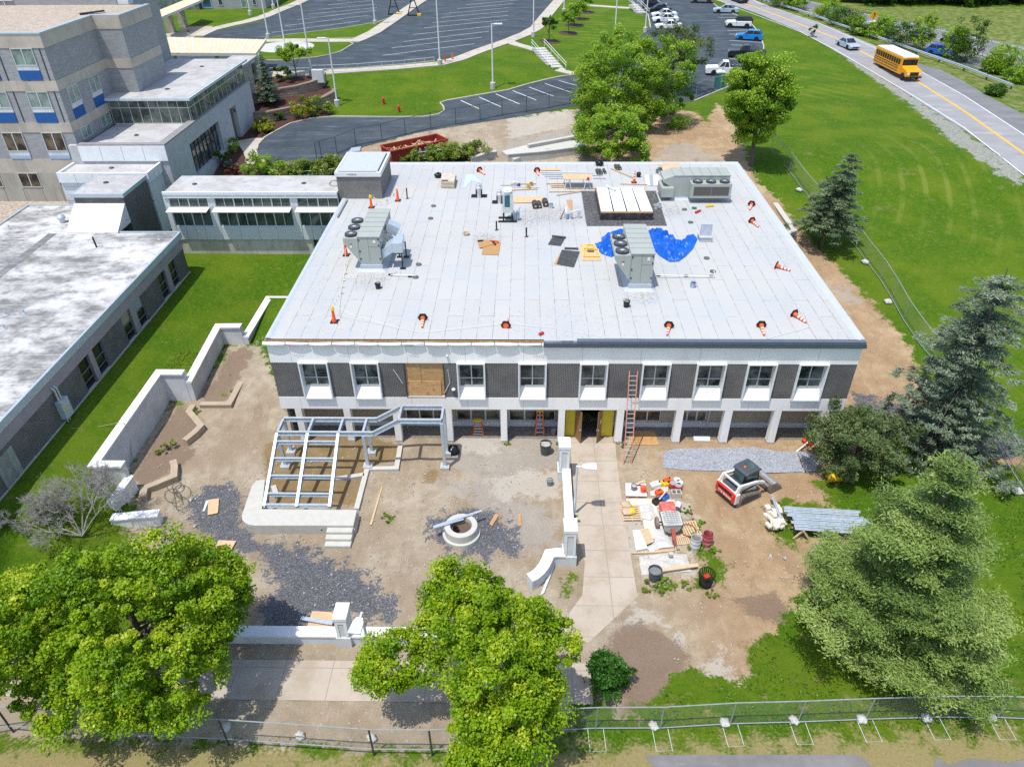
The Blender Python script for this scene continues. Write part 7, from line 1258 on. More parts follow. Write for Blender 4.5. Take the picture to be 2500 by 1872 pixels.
c0 = P('F', 1788, 530, RZ); o_ = MB().lathe([(0, .02), (.22, .02), (.26, .2), (.21, .2), (.18, .06), (0, .06)], (0, 0, 0), 16).build('lidless_tub', M_sack, smooth=True); o_.location = c0; tag(o_, 'round brown tub alone in the middle of the roof', 'tub')
M_felt = mat('dark roofing felt', (.045, .047, .05), .8, var=.2, scale=5, col2=(.16, .16, .16), amount=.3)
sheet('roofing_felt', 'unrolled grey felt piece, smaller of two', 'roofing felt', 'G', [(372, 690), (485, 690), (445, 762), (336, 750)], RZ + .02, .012, M_felt); curve_thing('felt_roll', 'rolled end of the smaller felt piece', 'felt roll', [P('G', 372, 676, RZ + .08), P('G', 488, 690, RZ + .08)], .08, M_felt, 10)
sheet('roofing_felt', 'larger dark felt piece over a plywood sheet', 'roofing felt', 'G', [(455, 792), (605, 808), (555, 938), (410, 912)], RZ + .06, .012, M_felt); sheet('plywood_sheet', 'plywood sheet peeking out below the larger felt piece', 'plywood', 'G', [(450, 800), (500, 800), (450, 925), (388, 912)], RZ + .03, .02, M_ply); curve_thing('felt_roll', 'short dark felt roll above the larger felt piece', 'felt roll', [P('G', 478, 780, RZ + .08), P('G', 594, 784, RZ + .08)], .08, M_felt, 10)
sheet('plywood_sheet', 'pale plywood sheet under the yellow guard frames', 'plywood', 'G', [(605, 745), (740, 750), (785, 880), (625, 880)], RZ + .06, .05, M_plylt)
yg = thing('guard_rail_set', 'yellow guard rail frames lying on pale plywood by the blue tarp', 'guard frame', P('G', 700, 810, RZ + .1)); m_ = MB()
for qs in (((640, 780), (760, 790), (770, 850), (640, 850)), ((665, 750), (720, 750), (725, 800), (665, 800))):
 w_ = [P('G', *q_, RZ + .12) for q_ in qs]
 for a_, b_ in zip(w_, w_[1:] + w_[:1]): m_.bar(a_, b_, .07)
part(m_, 'rails', M_yellow, yg); part(MB().box(P('G', 668, 815, RZ).x, P('G', 725, 815, RZ).x, P('G', 668, 820, RZ).y, P('G', 668, 805, RZ).y, RZ + .12, RZ + .15), 'plate', M_dark, yg)
def roll_up(label, k, q_, n=1, r0=.16, L_=.9):
 for i in range(n):
  c0 = P(k, q_[0] + i * 0, q_[1], RZ + r0); o_ = thing('roofing_roll', label, 'roofing roll', c0, 0, rot=(R(90), 0, R(6))); MB().lathe([(0, -L_ / 2), (r0, -L_ / 2), (r0, L_ / 2), (0, L_ / 2)], (0, 0, 0), 18).build('roll', M_felt, o_, smooth=True); MB().lathe([(0, L_ / 2 + .004), (r0 * .4, L_ / 2 + .004)], (0, 0, 0), 10).build('core', M_sack, o_)
roll_up('left roofing roll of the trio behind the sawhorse table', 'RF', (1590, 180)); roll_up('middle roofing roll of the trio behind the sawhorse table', 'RF', (1630, 180)); roll_up('right roofing roll of the trio behind the sawhorse table', 'RF', (1690, 170), 1, .13); roll_up('left roofing roll of the pair near the back roof edge', 'RF', (1870, 110)); roll_up('right roofing roll of the pair near the back roof edge', 'RF', (1912, 112)); bag('black bag on the rolls at the back roof edge', 'RF', 1612, 85, RZ, .38)
roll_up('left dark shingle roll beside the air unit tower', 'RF', (650, 670), 1, .24); roll_up('middle shingle roll with brown core by the air unit tower', 'RF', (712, 670), 1, .2); roll_up('right dark shingle roll leaning by the silver pail', 'RF', (805, 640), 1, .25)
stb = [P('RF', *q_, RZ + .9) for q_ in ((1055, 210), (1490, 215), (1500, 290), (1085, 292))]; tbq = thing('work_table', 'plywood sheet on sawhorses near the back of the roof', 'work table', (stb[0].x + 2, stb[2].y, RZ)); part(MB().prism([(p.x, p.y) for p in stb], RZ + .86, RZ + .9), 'tabletop', M_plylt, tbq)
for p_ in ((stb[3].lerp(stb[2], .15)), (stb[3].lerp(stb[2], .85))):
 for s_ in (-.3, .3): part(MB().bar((p_.x + s_ * .3, p_.y + .1, RZ + .86), (p_.x + s_, p_.y - .25, RZ), .05).bar((p_.x + s_ * .3, stb[0].y - .1, RZ + .86), (p_.x + s_, stb[0].y + .2, RZ), .05), 'leg', M_alu, tbq)
for i, (a_, b_, mt, lb, wd) in enumerate((((735, 150), (1030, 148), M_plylt, 'pale pink board farthest back behind the sawhorse table', .5), ((720, 188), (1520, 198), M_steelw, 'long white metal edging behind the sawhorse table', .12), ((760, 215), (1060, 220), M_galv, 'first galvanised strip left of the sawhorse table', .1), ((795, 246), (1080, 248), M_galv, 'second galvanised strip left of the sawhorse table', .1), ((855, 280), (1080, 280), M_galv, 'third galvanised strip left of the sawhorse table', .08), ((1510, 235), (1660, 235), M_galv, 'galvanised strip right of the sawhorse table', .1), ((1520, 278), (1710, 282), M_galv, 'lower galvanised strip right of the sawhorse table', .1), ((820, 360), (1090, 355), M_wood, 'first lumber length below the sawhorse table', .12), ((885, 388), (1100, 386), M_wood, 'second lumber length below the sawhorse table', .14), ((900, 412), (1100, 412), M_wood, 'third lumber length below the sawhorse table', .12), ((1130, 432), (1560, 430), M_wood, 'lumber length just above the skylight apron', .1), ((860, 482), (1350, 475), M_wood, 'upper of two battens reaching the skylight apron', .08), ((975, 535), (1350, 475), M_wood, 'slanting batten reaching the skylight apron', .08), ((1790, 130), (2120, 270), M_wood, 'long diagonal lumber by the striped upright cone', .14), ((1930, 360), (2330, 372), M_pal, 'grey plank right of the striped upright cone', .14), ((135, 380), (420, 385), M_galv, 'galvanised strip behind the air unit tower', .08), ((280, 365), (670, 360), M_wood, 'upper lumber behind the air unit tower', .1), ((300, 405), (715, 410), M_steelw, 'white strip behind the air unit tower', .1), ((310, 455), (690, 437), M_wood, 'lower lumber behind the air unit tower', .1))):
 rod('lumber' if mt in (M_wood, M_plylt, M_pal) else 'metal_strip', lb, 'lumber' if mt in (M_wood, M_plylt, M_pal) else 'metal strip', P('RF', *a_, RZ + .06), P('RF', *b_, RZ + .06), wd, .05, mt)
sheet('plywood_sheet', 'pale plywood plank right of the air unit tower', 'plywood', 'RF', [(325, 555), (775, 555), (770, 635), (340, 645)], RZ + .08, .04, M_plylt); sheet('plywood_sheet', 'small L shaped plywood offcut near the pipe curbs', 'plywood', 'RF', [(1120, 600), (1210, 600), (1210, 760), (1180, 760)], RZ + .05, .03, M_ply)
sheet('white_board', 'left white board by the striped upright cone', 'board', 'G', [(1155, 162), (1188, 165), (1200, 250), (1165, 245)], RZ + .06, .03, M_whitep); sheet('grey_board', 'grey board between two white ones', 'board', 'G', [(1188, 165), (1220, 165), (1225, 255), (1195, 250)], RZ + .05, .03, mat('grey green board', (.30, .36, .37), .7)); sheet('white_board', 'right white board by the striped upright cone', 'board', 'G', [(1222, 165), (1272, 168), (1278, 248), (1228, 255)], RZ + .06, .03, M_whitep)
for i, (u, v) in enumerate(((1300, 90), (1350, 80), (1400, 85), (1340, 105))): q_ = [(u - 45, v - 12), (u + 40, v - 20), (u + 60, v + 8), (u - 30, v + 18)]; o_ = sheet('cardboard_sheet', ('leftmost', 'topmost', 'rightmost', 'lowest')[i] + ' cardboard piece in the heap behind the long rooftop unit', 'cardboard', 'G', q_, RZ + .3 + .12 * i, .03, M_sack); o_.rotation_euler = (.15 * (i - 1), .12 * (2 - i), 0)
for lb, u, v, mt, s_ in (('white tin with blue lid behind the air unit tower', 342, 370, M_whitep, .14), ('blue cap box behind the air unit tower', 410, 408, mat('navy plastic', (.02, .05, .25), .5), .16), ('red and white cup on the sawhorse table', 1445, 305, M_red, .12), ('black helmet shaped bag by the striped cone', 2200, 260, M_black, .22)): c0 = P('RF', u, v, RZ + (.9 if 'cup' in lb else 0)); o_ = MB().lathe([(s_ * .8, 0), (s_, s_ * 1.6), (s_ * .7, s_ * 2), (0, s_ * 2)], (0, 0, 0), 12).build('tin' if 'tin' in lb or 'cap' in lb else 'cup' if 'cup' in lb else 'tool_bag', mt); o_.location = c0; tag(o_, lb, 'tin' if 'tin' in lb or 'cap' in lb else 'cup' if 'cup' in lb else 'bag')
for lb, k, a_, b_, mt in (('red gas cylinder cart tool below the long rooftop unit', 'G', (1580, 480), (1620, 462), M_red), ('green tool lying below the long rooftop unit', 'G', (1550, 440), (1590, 442), mat('green tool', (.03, .2, .12), .5)), ('yellow level tool at the foot of the long rooftop unit', 'G', (1670, 428), (1730, 420), M_yellow), ('red cutter lying near the front roof edge', 'G', (265, 1505), (298, 1490), M_red), ('loose dark flashing bar near the left roof edge', 'F', (705, 380), (785, 235), M_greyp)): rod('hand_tool' if 'bar' not in lb else 'flashing_bar', lb, 'tool' if 'bar' not in lb else 'bar', P(k, *a_, RZ + .1), P(k, *b_, RZ + .1), .16 if 'bar' not in lb else .1, .14 if 'bar' not in lb else .08, mt)
rag('clear_film', 'thin bluish film scrap on the roof near the board stack', 'film', 'DU', [(1690, 1095), (1760, 860), (1880, 860), (2050, 1030), (1850, 960), (1740, 1095)], RZ, .04, mat('bluish film', (.50, .60, .70), .3), 33, .15)
curve_thing('wire_coil', 'coil of dark wire on the link roof beside the brick penthouse', 'wire coil', [P('F', 675 + 38 * math.cos(a_) * (1 + .1 * math.sin(3 * a_)), 95 + 24 * math.sin(a_), 8.8) for a_ in np.linspace(0, 25, 120)], .02, M_dark, 5)
# ================================================================ FENCES, RAILS, LAMPS
def fence(label, pts, h=1.85, mt=None, post=.026, stands=False, dark=False, name='chain_link_fence', z0=.06):
 r = thing(name, label, 'fence', pts[0]); mt = mt or mat('dull galvanised pipe', (.27, .30, .32), .55); g = MB(); rl = MB()
 for i, p in enumerate(pts):
  c_ = part(MB().tube([p + Vector((0, 0, -.05)), p + Vector((0, 0, h))], post, 6), 'post', M_dark if dark else mt, r)
  if stands: n_ = (pts[min(i + 1, len(pts) - 1)] - pts[max(i - 1, 0)]).normalized().cross(Vector((0, 0, 1))); d_ = n_.cross(Vector((0, 0, 1))) * .35; pb(MB().tube([p + d_ + Vector((0, 0, .04)), p + d_ + n_ * 1.0 + Vector((0, 0, .04)), p - d_ + n_ * 1.0 + Vector((0, 0, .04)), p - d_ + Vector((0, 0, .04))], .016, 5).build('foot_frame', M_steelw, c_), c_)
 for a_, b_ in zip(pts[:-1], pts[1:]):
  up = Vector((0, 0, 1)); rl.tube([a_ + up * h, b_ + up * h], .028, 6).tube([a_ + up * (z0 + .06), b_ + up * (z0 + .06)], .028, 6)
  g.add([a_ + up * z0, b_ + up * z0, b_ + up * h, a_ + up * h], [(0, 1, 2, 3)])
 part(rl, 'rails', mt, r); part(g, 'mesh', M_link, r); return r
def PP(k, *a): return [P(k, u, v) for u, v in a]
fence('temporary chain link fence across the dark service road', PP('B', (600, 1350), (640, 1335), (770, 1300), (930, 1230), (1148, 1187), (1345, 1137), (1560, 1087), (1770, 1052), (1975, 1016), (2160, 975)) + PP('C', (155, 945), (345, 915), (520, 880)), 1.9, M_dark, .035)
fence('chain link fence in front of the green portable toilet', PP('C', (1580, 830), (1675, 785), (1790, 760), (1850, 735)), 1.9)
fence('long chain link fence between the dirt track and the right lawn', PP('D', (75, 1262), (230, 1450), (335, 1595)) + PP('H', (430, 120), (600, 300), (790, 500), (870, 612), (992, 772), (1092, 935), (1187, 1112), (1322, 1312), (1490, 1512), (1600, 1640)), 1.9)
fence('chain link fence at the right edge behind the tall spruce', PP('L', (1955, 640), (2040, 800), (2130, 950), (2215, 1085), (2400, 1330)), 1.9)
fence('temporary chain link fence along the bottom right lawn', PP('O', (270, 1395), (790, 1370), (1280, 1368), (1810, 1336)) + PP('Q', (270, 1322), (780, 1302), (1290, 1287), (1780, 1287), (2050, 1300)), 1.75, None, .03, True)
fence('chain link fence on dark posts along the bottom left pavement', PP('M', (-300, 1420), (115, 1360), (900, 1420), (1930, 1470)) + PP('N', (1150, 1555), (1640, 1560), (1900, 1545)), 2.05, None, .045, False, True, z0=.45)
M_bag = mat('white sandbag', (.52, .51, .48), .8, var=.15)
for lb, k, u, v in (('bottom left beside the shaded post', 'M', 1905, 1330), ('in front of the pavement, left of two', 'N', 530, 1400), ('in front of the pavement, right of two', 'N', 1130, 1420), ('nearest the leafy centre tree', 'O', 1230, 1350), ('right of the fence middle', 'O', 1770, 1325), ('left of the pine shadow', 'Q', 240, 1308), ('below the left pine bough', 'Q', 755, 1300), ('below the pine middle', 'Q', 1245, 1290), ('farthest right under the pine', 'Q', 1735, 1285)): bag('white sandbag on the bottom fence, ' + lb, k, u, v, None, .22, 'sandbag', M_bag, 'sandbag')
for lb, k, u, v in (('by the fence post above the tall spruce', 'H', 865, 632), ('mid length along the right fence', 'H', 1058, 966), ('near the upper track bend', 'H', 310, 25), ('large bag right of the pine top', 'L', 2150, 1080), ('by the fence corner behind the spruce', 'L', 1960, 800)): bag('white sandbag on the right side fence, ' + lb, k, u, v, None, .3, 'sandbag', M_bag, 'sandbag')
def railing(label, pts, h=1.0, rails=(1., .55), mt=None, name='handrail', every=1):
 r = thing(name, label, 'railing', pts[0]); m_ = MB(); up = Vector((0, 0, 1)); mt = mt or M_steelw
 for f_ in rails: m_.tube([p + up * (h * f_) for p in pts], .03, 6)
 part(m_, 'rails', mt, r)
 for p in pts[::every]: part(MB().tube([p, p + up * h], .025, 6), 'post', mt, r)
railing('grey handrail along the upper car park pavement', PP('B', (130, 648), (330, 634), (560, 622), (845, 612), (950, 605), (1048, 598), (1147, 590), (1245, 583), (1342, 575), (1430, 566), (1510, 557), (1590, 548)), 1.05)
railing('white ramp handrail behind the back roof edge with shrubs', PP('DU', (300, 700), (560, 690), (915, 640), (1240, 600), (1545, 560), (1850, 500), (2140, 430)), 1.1, (1., .62, .3)); railing('curved white handrail behind the glazed corridor', PP('B', (-20, 1480), (150, 1500), (310, 1530), (480, 1530), (650, 1520), (780, 1505)), 1.1, (1., .62))
def stairs(label, k, top, bot, w_, n=9, sides=(-1, 1)):
 a_ = P(k, *top); b_ = P(k, *bot); a_.z = max(a_.z, b_.z + 1.2); d_ = b_ - a_; h_ = Vector((d_.x, d_.y, 0)); L = h_.length; h_.normalize(); n_ = Vector((-h_.y, h_.x, 0)); r = thing('outdoor_stairs', label, 'stairs', a_); m_ = MB()
 for i in range(n): c_ = a_ + h_ * (L * (i + .5) / n); z = a_.z + d_.z * (i + 1) / n; m_.cbox((c_.x, c_.y, z - .2), (L / n - .02, w_, .4), math.atan2(h_.y, h_.x))
 part(m_, 'steps', M_conclt, r)
 for s_ in sides:
  m_ = MB(); o_ = n_ * (s_ * w_ / 2)
  for hh in (1.0, .6): m_.tube([a_ + o_ - h_ * .5 + Vector((0, 0, hh)), a_ + o_ + Vector((0, 0, hh)), b_ + o_ + Vector((0, 0, hh)), b_ + o_ + h_ * .4 + Vector((0, 0, hh))], .035, 6)
  for f_ in (0, .33, .66, 1): p = a_.lerp(b_, f_) + o_; m_.tube([p, p + Vector((0, 0, 1))], .03, 6)
  part(m_, 'handrail', M_whitep, r)
stairs('concrete stairs with white handrails down the grass bank', 'C', (255, 440), (430, 590), 2.0); stairs('short stairs with white railing beside the black parked cars', 'C', (1050, 78), (1150, 128), 1.8, 5)
def pole(label, b, t, hd=2, k='B', mt=None, conc=True, hh=None):
 p = P(k, *b); h = hh or PY(k, *t, p.y).z - p.z; r = lamp(label, p, h, R(180) if hd == 2 else R(0), .25, (1.1, .6), .1, 'lamp_post', M_whitep, conc)
 return r
pole('tall white lamp post left on the grass bank by the block wall', (773, 895), (695, 320), 2); pole('tall white lamp post at the left end of the grey handrail', (557, 640), (475, 38), 2); pole('white lamp post alone on the middle of the grass bank', (2082, 748), (2075, 200), 1); pole('white lamp post at the right end of the grey handrail by two cones', (1637, 552), (1607, -40), 2); pole('white lamp post at the tip of the narrow grass island', (1090, 212), (1068, -60), 1); pole('white lamp post at the left end of the narrow grass island', (192, 327), (140, -40), 1)
pole('white lamp post by the far lawn edge', (40, 130), (18, -60), 1, hh=9); pole('white lamp post at the far lawn corner', (235, 75), (222, -40), 1, hh=9); pole('white lamp post beside the sapling at the pavement bend', (215, 312), (213, -40), 1, 'C', hh=9); pole('white lamp post near the top of the curved pavement', (472, 112), (474, -60), 1, 'C', hh=9); pole('white lamp post in the mown lawn behind the big leafy tree', (900, 300), (925, 10), 1, 'C', hh=8.8); pole('white lamp post beside the white parked cars', (1155, 272), (1180, -30), 1, 'C', hh=9)
fp = P('B', 332, 402); r = thing('flagpole', 'tall white flagpole on the round pale plaza', 'flagpole', fp); part(MB().tube([fp, fp + Vector((0, 0, 13))], [.11, .06], 10), 'pole', M_whitep, r); part(MB().lathe([(.3, .15), (.3, .22), (.14, .35), (0, .35)], fp, 14), 'base', M_whitep, r)
for lb, u, v in (('left black A frame light mast on the car park', 1250, 128), ('right black A frame light mast on the car park', 1415, 137)):
 p = P('B', u, v); r = thing('light_mast', lb, 'light mast', p); up = Vector((0, 0, 1)); m_ = MB()
 for s_ in (-1, 1): m_.bar(p + Vector((s_ * 1.1, 0, .15)), p + Vector((s_ * .15, 0, 3.2)), .18)
 m_.bar(p + Vector((-1.2, 0, .12)), p + Vector((1.2, 0, .12)), .25); m_.bar(p + Vector((-.7, 0, 1.4)), p + Vector((.7, 0, 1.4)), .12); m_.bar(p + up * 3.0, p + Vector((-1.0 if u < 1300 else 1.0, .3, 8.5)), .2); part(m_, 'frame', M_black, r); part(MB().cbox(p + Vector((1.1, -.3, .25)), (.7, .6, .4)), 'ballast', M_yellow, r); part(MB().cbox(p + Vector((-1.0 if u < 1300 else 1.0, .3, 8.7)), (1.2, .4, .4)), 'lamp_head', M_black, r)
for lb, k, u, v, g in (('left orange cone by the white lamp post on the pavement', 'B', 1680, 522, 0), ('right orange cone by the white lamp post on the pavement', 'B', 1742, 508, 0), ('upright striped cone behind the dark shrub, left of two', 'L', 1145, 575, 1), ('upright striped cone in the open behind the dark shrub', 'L', 1262, 528, 1)): cone(lb, P(k, u, v), 'ground cones', None, g == 1, 1.0)
for lb, u, v in (('red fire hydrant nearer the kerb on the grass bank', 1292, 945), ('small red hydrant higher up the grass bank', 1163, 878)):
 p = P('B', u, v); r = thing('fire_hydrant', lb, 'hydrant', p); part(MB().lathe([(.2, 0), (.2, .06), (.13, .08), (.12, .6), (.17, .62), (.15, .75), (.06, .86), (0, .88)], p, 14), 'barrel', M_red, r, smooth=True); part(MB().tube([p + Vector((-.24, 0, .5)), p + Vector((.24, 0, .5))], .075, 10).tube([p + Vector((0, 0, .45)), p + Vector((0, -.26, .45))], .09, 10), 'outlets', M_red, r)
p = P('C', 1782, 752); r = thing('portable_toilet', 'teal portable toilet with white domed roof beside the white pickup', 'portable toilet', p); M_teal = mat('teal plastic', (.005, .12, .13), .5, var=.08); x, y, z = p; part(MB().box(x - .58, x + .58, y, y + 1.16, z, z + 2.05), 'cabin', M_teal, r, bevel=.03); part(MB().yprism([(x - .62, z + 2.05), (x - .5, z + 2.25), (x, z + 2.36), (x + .5, z + 2.25), (x + .62, z + 2.05)], y - .04, y + 1.2), 'roof', M_whitep, r, bevel=.05); d_ = part(MB().box(x - .42, x + .42, y - .03, y - .002, z + .12, z + 1.95), 'door', mat('teal door', (.008, .16, .17), .5), r); pb(MB().box(x + .28, x + .34, y - .06, y - .03, z + .9, z + 1.1).build('handle', M_black, d_), d_)
# dumpster
q4 = [P('DU', *q_, 7.05) for q_ in ((220, 318), (410, 445), (1425, 232), (1205, 118))]; ux = (q4[2] - q4[1]).normalized(); yaw = math.atan2(ux.y, ux.x); c0 = sum(q4, Vector()) / 4; Ld, Wd, Hd = (q4[2] - q4[1]).length, 2.4, 1.55; c0.z = 7.05 - Hd
dm = thing('dumpster', 'dark red roll off dumpster full of scrap timber', 'dumpster', c0, yaw); M_dmr = mat('rust red dumpster', (.30, .025, .02), .6, var=.12, col2=(.16, .03, .02), amount=.5); a_, b_ = Ld / 2, Wd / 2
boxes([(-a_, a_, -b_, -b_ + .06, .1, Hd), (-a_, a_, b_ - .06, b_, .1, Hd), (-a_, -a_ + .06, -b_ + .06, b_ - .06, .1, Hd), (a_ - .06, a_, -b_ + .06, b_ - .06, .1, Hd), (-a_ + .06, a_ - .06, -b_ + .06, b_ - .06, .1, .2)]).build('container', M_dmr, dm); boxes([(-a_ - .08, a_ + .08, -b_ - .08, -b_ - .002, Hd - .12, Hd + .03), (-a_ - .08, a_ + .08, b_ + .002, b_ + .08, Hd - .12, Hd + .03), (-a_ - .08, -a_ - .002, -b_, b_, Hd - .12, Hd + .03), (a_ + .002, a_ + .08, -b_, b_, Hd - .12, Hd + .03)]).build('rim', mat('bright rust rim', (.45, .05, .03), .6), dm)
boxes([(-a_ + .5 + i * .75, -a_ + .6 + i * .75, -b_ - .07, -b_ - .002, .12, Hd - .125) for i in range(int((Ld - .6) / .75))]).build('side_ribs', M_dmr, dm)
for i, ch in enumerate('TAYLOR'): text(ch, .62, M_whitep, (-a_ + Ld * (.385 + .105 * i), -b_ - .08, Hd - .55), (R(90), 0, 0), dm, bold=.02)
text('20', .5, M_whitep, (-a_ + Ld * .91, -b_ - .08, Hd - 1.1), (R(90), 0, 0), dm, bold=.02)
rs = np.random.default_rng(3); m_ = MB()
for i in range(90): m_.cbox((rs.uniform(-a_ + .5, a_ - .5), rs.uniform(-b_ + .3, b_ - .3), rs.uniform(.75, 1.25)), (rs.uniform(.3, 1.5), .1, .07), rs.uniform(0, 3.1), rs.uniform(-.5, .5), rs.uniform(-.4, .4))
m_.build('scrap_timber', M_wood, dm)['kind'] = 'stuff'; MB().cbox((0, 0, .55), (Ld - .2, Wd - .2, .6)).build('debris', mat('mixed debris', (.30, .22, .15), .9, var=.4, scale=5), dm)
for pts in (((870, 1260), (980, 1250), (960, 1225), (880, 1235)),): sheet('covered_bundle', 'grey wrapped bundle behind the brick penthouse by the fence', 'bundle', 'B', [(860, 1285), (960, 1270), (970, 1235), (890, 1245)], 6.3, .7, mat('grey wrap', (.35, .40, .44), .5))
# guard rail and barrier
r = thing('guard_rail', 'long steel guard rail between the road and the bushes', 'guard rail', P('D', 1000, 340)); gp_ = [p for p in resamp([tuple(P('D', u, v + 12).xy) for u, v in ((-120, -30), (0, 10), (300, 100), (600, 210), (930, 320), (1300, 450), (1700, 590), (2100, 745))], 3.8)]
for z, mt in ((.68, M_galv), (.5, M_galv)): part(MB().tube([(p.x, p.y, float(T(p.x, p.y)) + z) for p in gp_], .09, 6), 'rail', mt, r)
for p in gp_: z = float(T(p.x, p.y)); part(MB().box(p.x - .08, p.x + .08, p.y + .08, p.y + .24, z - .1, z + .78), 'post', M_dark, r)
r = thing('cable_barrier', 'low cable barrier with small posts between the highway carriageways', 'barrier', P('D', 1400, 370)); gp_ = [p for p in resamp([tuple(P('D', u, v).xy) for u, v in ((1080, 300), (1290, 345), (1500, 400), (1760, 492), (1880, 522), (2208, 600), (2400, 650))], 3.)]
part(MB().tube([(p.x, p.y, float(T(p.x, p.y)) + .65) for p in gp_], .03, 4), 'cable', M_dark, r)
for p in gp_[:100]: z = float(T(p.x, p.y)); part(MB().box(p.x - .05, p.x + .05, p.y - .05, p.y + .05, z - .1, z + .75), 'post', M_dark, r)
p = P('D', 905, 275); r = thing('road_sign', 'yellow diamond warning sign with black arrow beside the highway', 'sign', p); part(MB().tube([p, p + Vector((0, 0, 2.9))], .05, 6), 'post', M_galv, r); s_ = part(MB().box(-.55, .55, -.02, .02, -.55, .55, Matrix.Translation(p + Vector((.05, -.08, 2.7))) @ Matrix.Rotation(R(45), 4, 'Y')), 'sign_face', mat('sign yellow', (.80, .40, .01), .5), r); pb(MB().bar(p + Vector((.0, -.11, 2.35)), p + Vector((0.05, -.11, 3.0)), .12, .02).bar(p + Vector((.0, -.11, 2.7)), p + Vector((.35, -.11, 2.95)), .1, .02).yprism([(p.x - .15, p.z + 2.95), (p.x + .25, p.z + 2.95), (p.x + .05, p.z + 3.2)], p.y - .12, p.y - .10).build('arrow', M_black, s_), s_)
# ================================================================ VEHICLES
M_tyre = mat('tyre rubber', (.012, .012, .013), .8); M_rim = mat('alloy rim', (.38, .39, .40), .35, metal=.5); M_vgl = glass('vehicle glass', (.012, .015, .018), .05, (.03, .04, .045)); M_hl = mat('headlamp lens', (.75, .76, .76), .2); M_tl = mat('tail lamp lens', (.40, .01, .01), .3)
def paint(n_, c): return mat(n_, c, .28, var=.02, spec=.6)
def wheels(r, L, W, wb, rw, rim=None):
 for x in (wb / 2, -wb / 2):
  for s_ in (-1, 1):
   M = Matrix.Translation((x, s_ * (W / 2 - .10), rw)) @ Matrix.Rotation(PI / 2, 4, 'X'); t_ = MB().lathe([(rw * .6, -.12), (rw * .93, -.12), (rw, -.08), (rw, .08), (rw * .93, .12), (rw * .6, .12)], (0, 0, 0), 20, M).build('wheel', M_tyre, r, smooth=True); MB().lathe([(0, -.1), (rw * .62, -.1), (rw * .62, .1), (0, .1)], (0, 0, 0), 14, M).build('rim', rim or M_rim, t_)
def loft(side, W0, W1, z0, z1):
 m_ = MB(); n = len(side); vs = []
 for s_ in (-1, 1): vs += [(x, s_ * (W0 + (W1 - W0) * (z - z0) / (z1 - z0)) / 2, z) for x, z in side]
 return m_.add(vs, [tuple(range(n)), tuple(range(2 * n - 1, n - 1, -1))] + [(i + n, (i + 1) % n + n, (i + 1) % n, i) for i in range(n)])
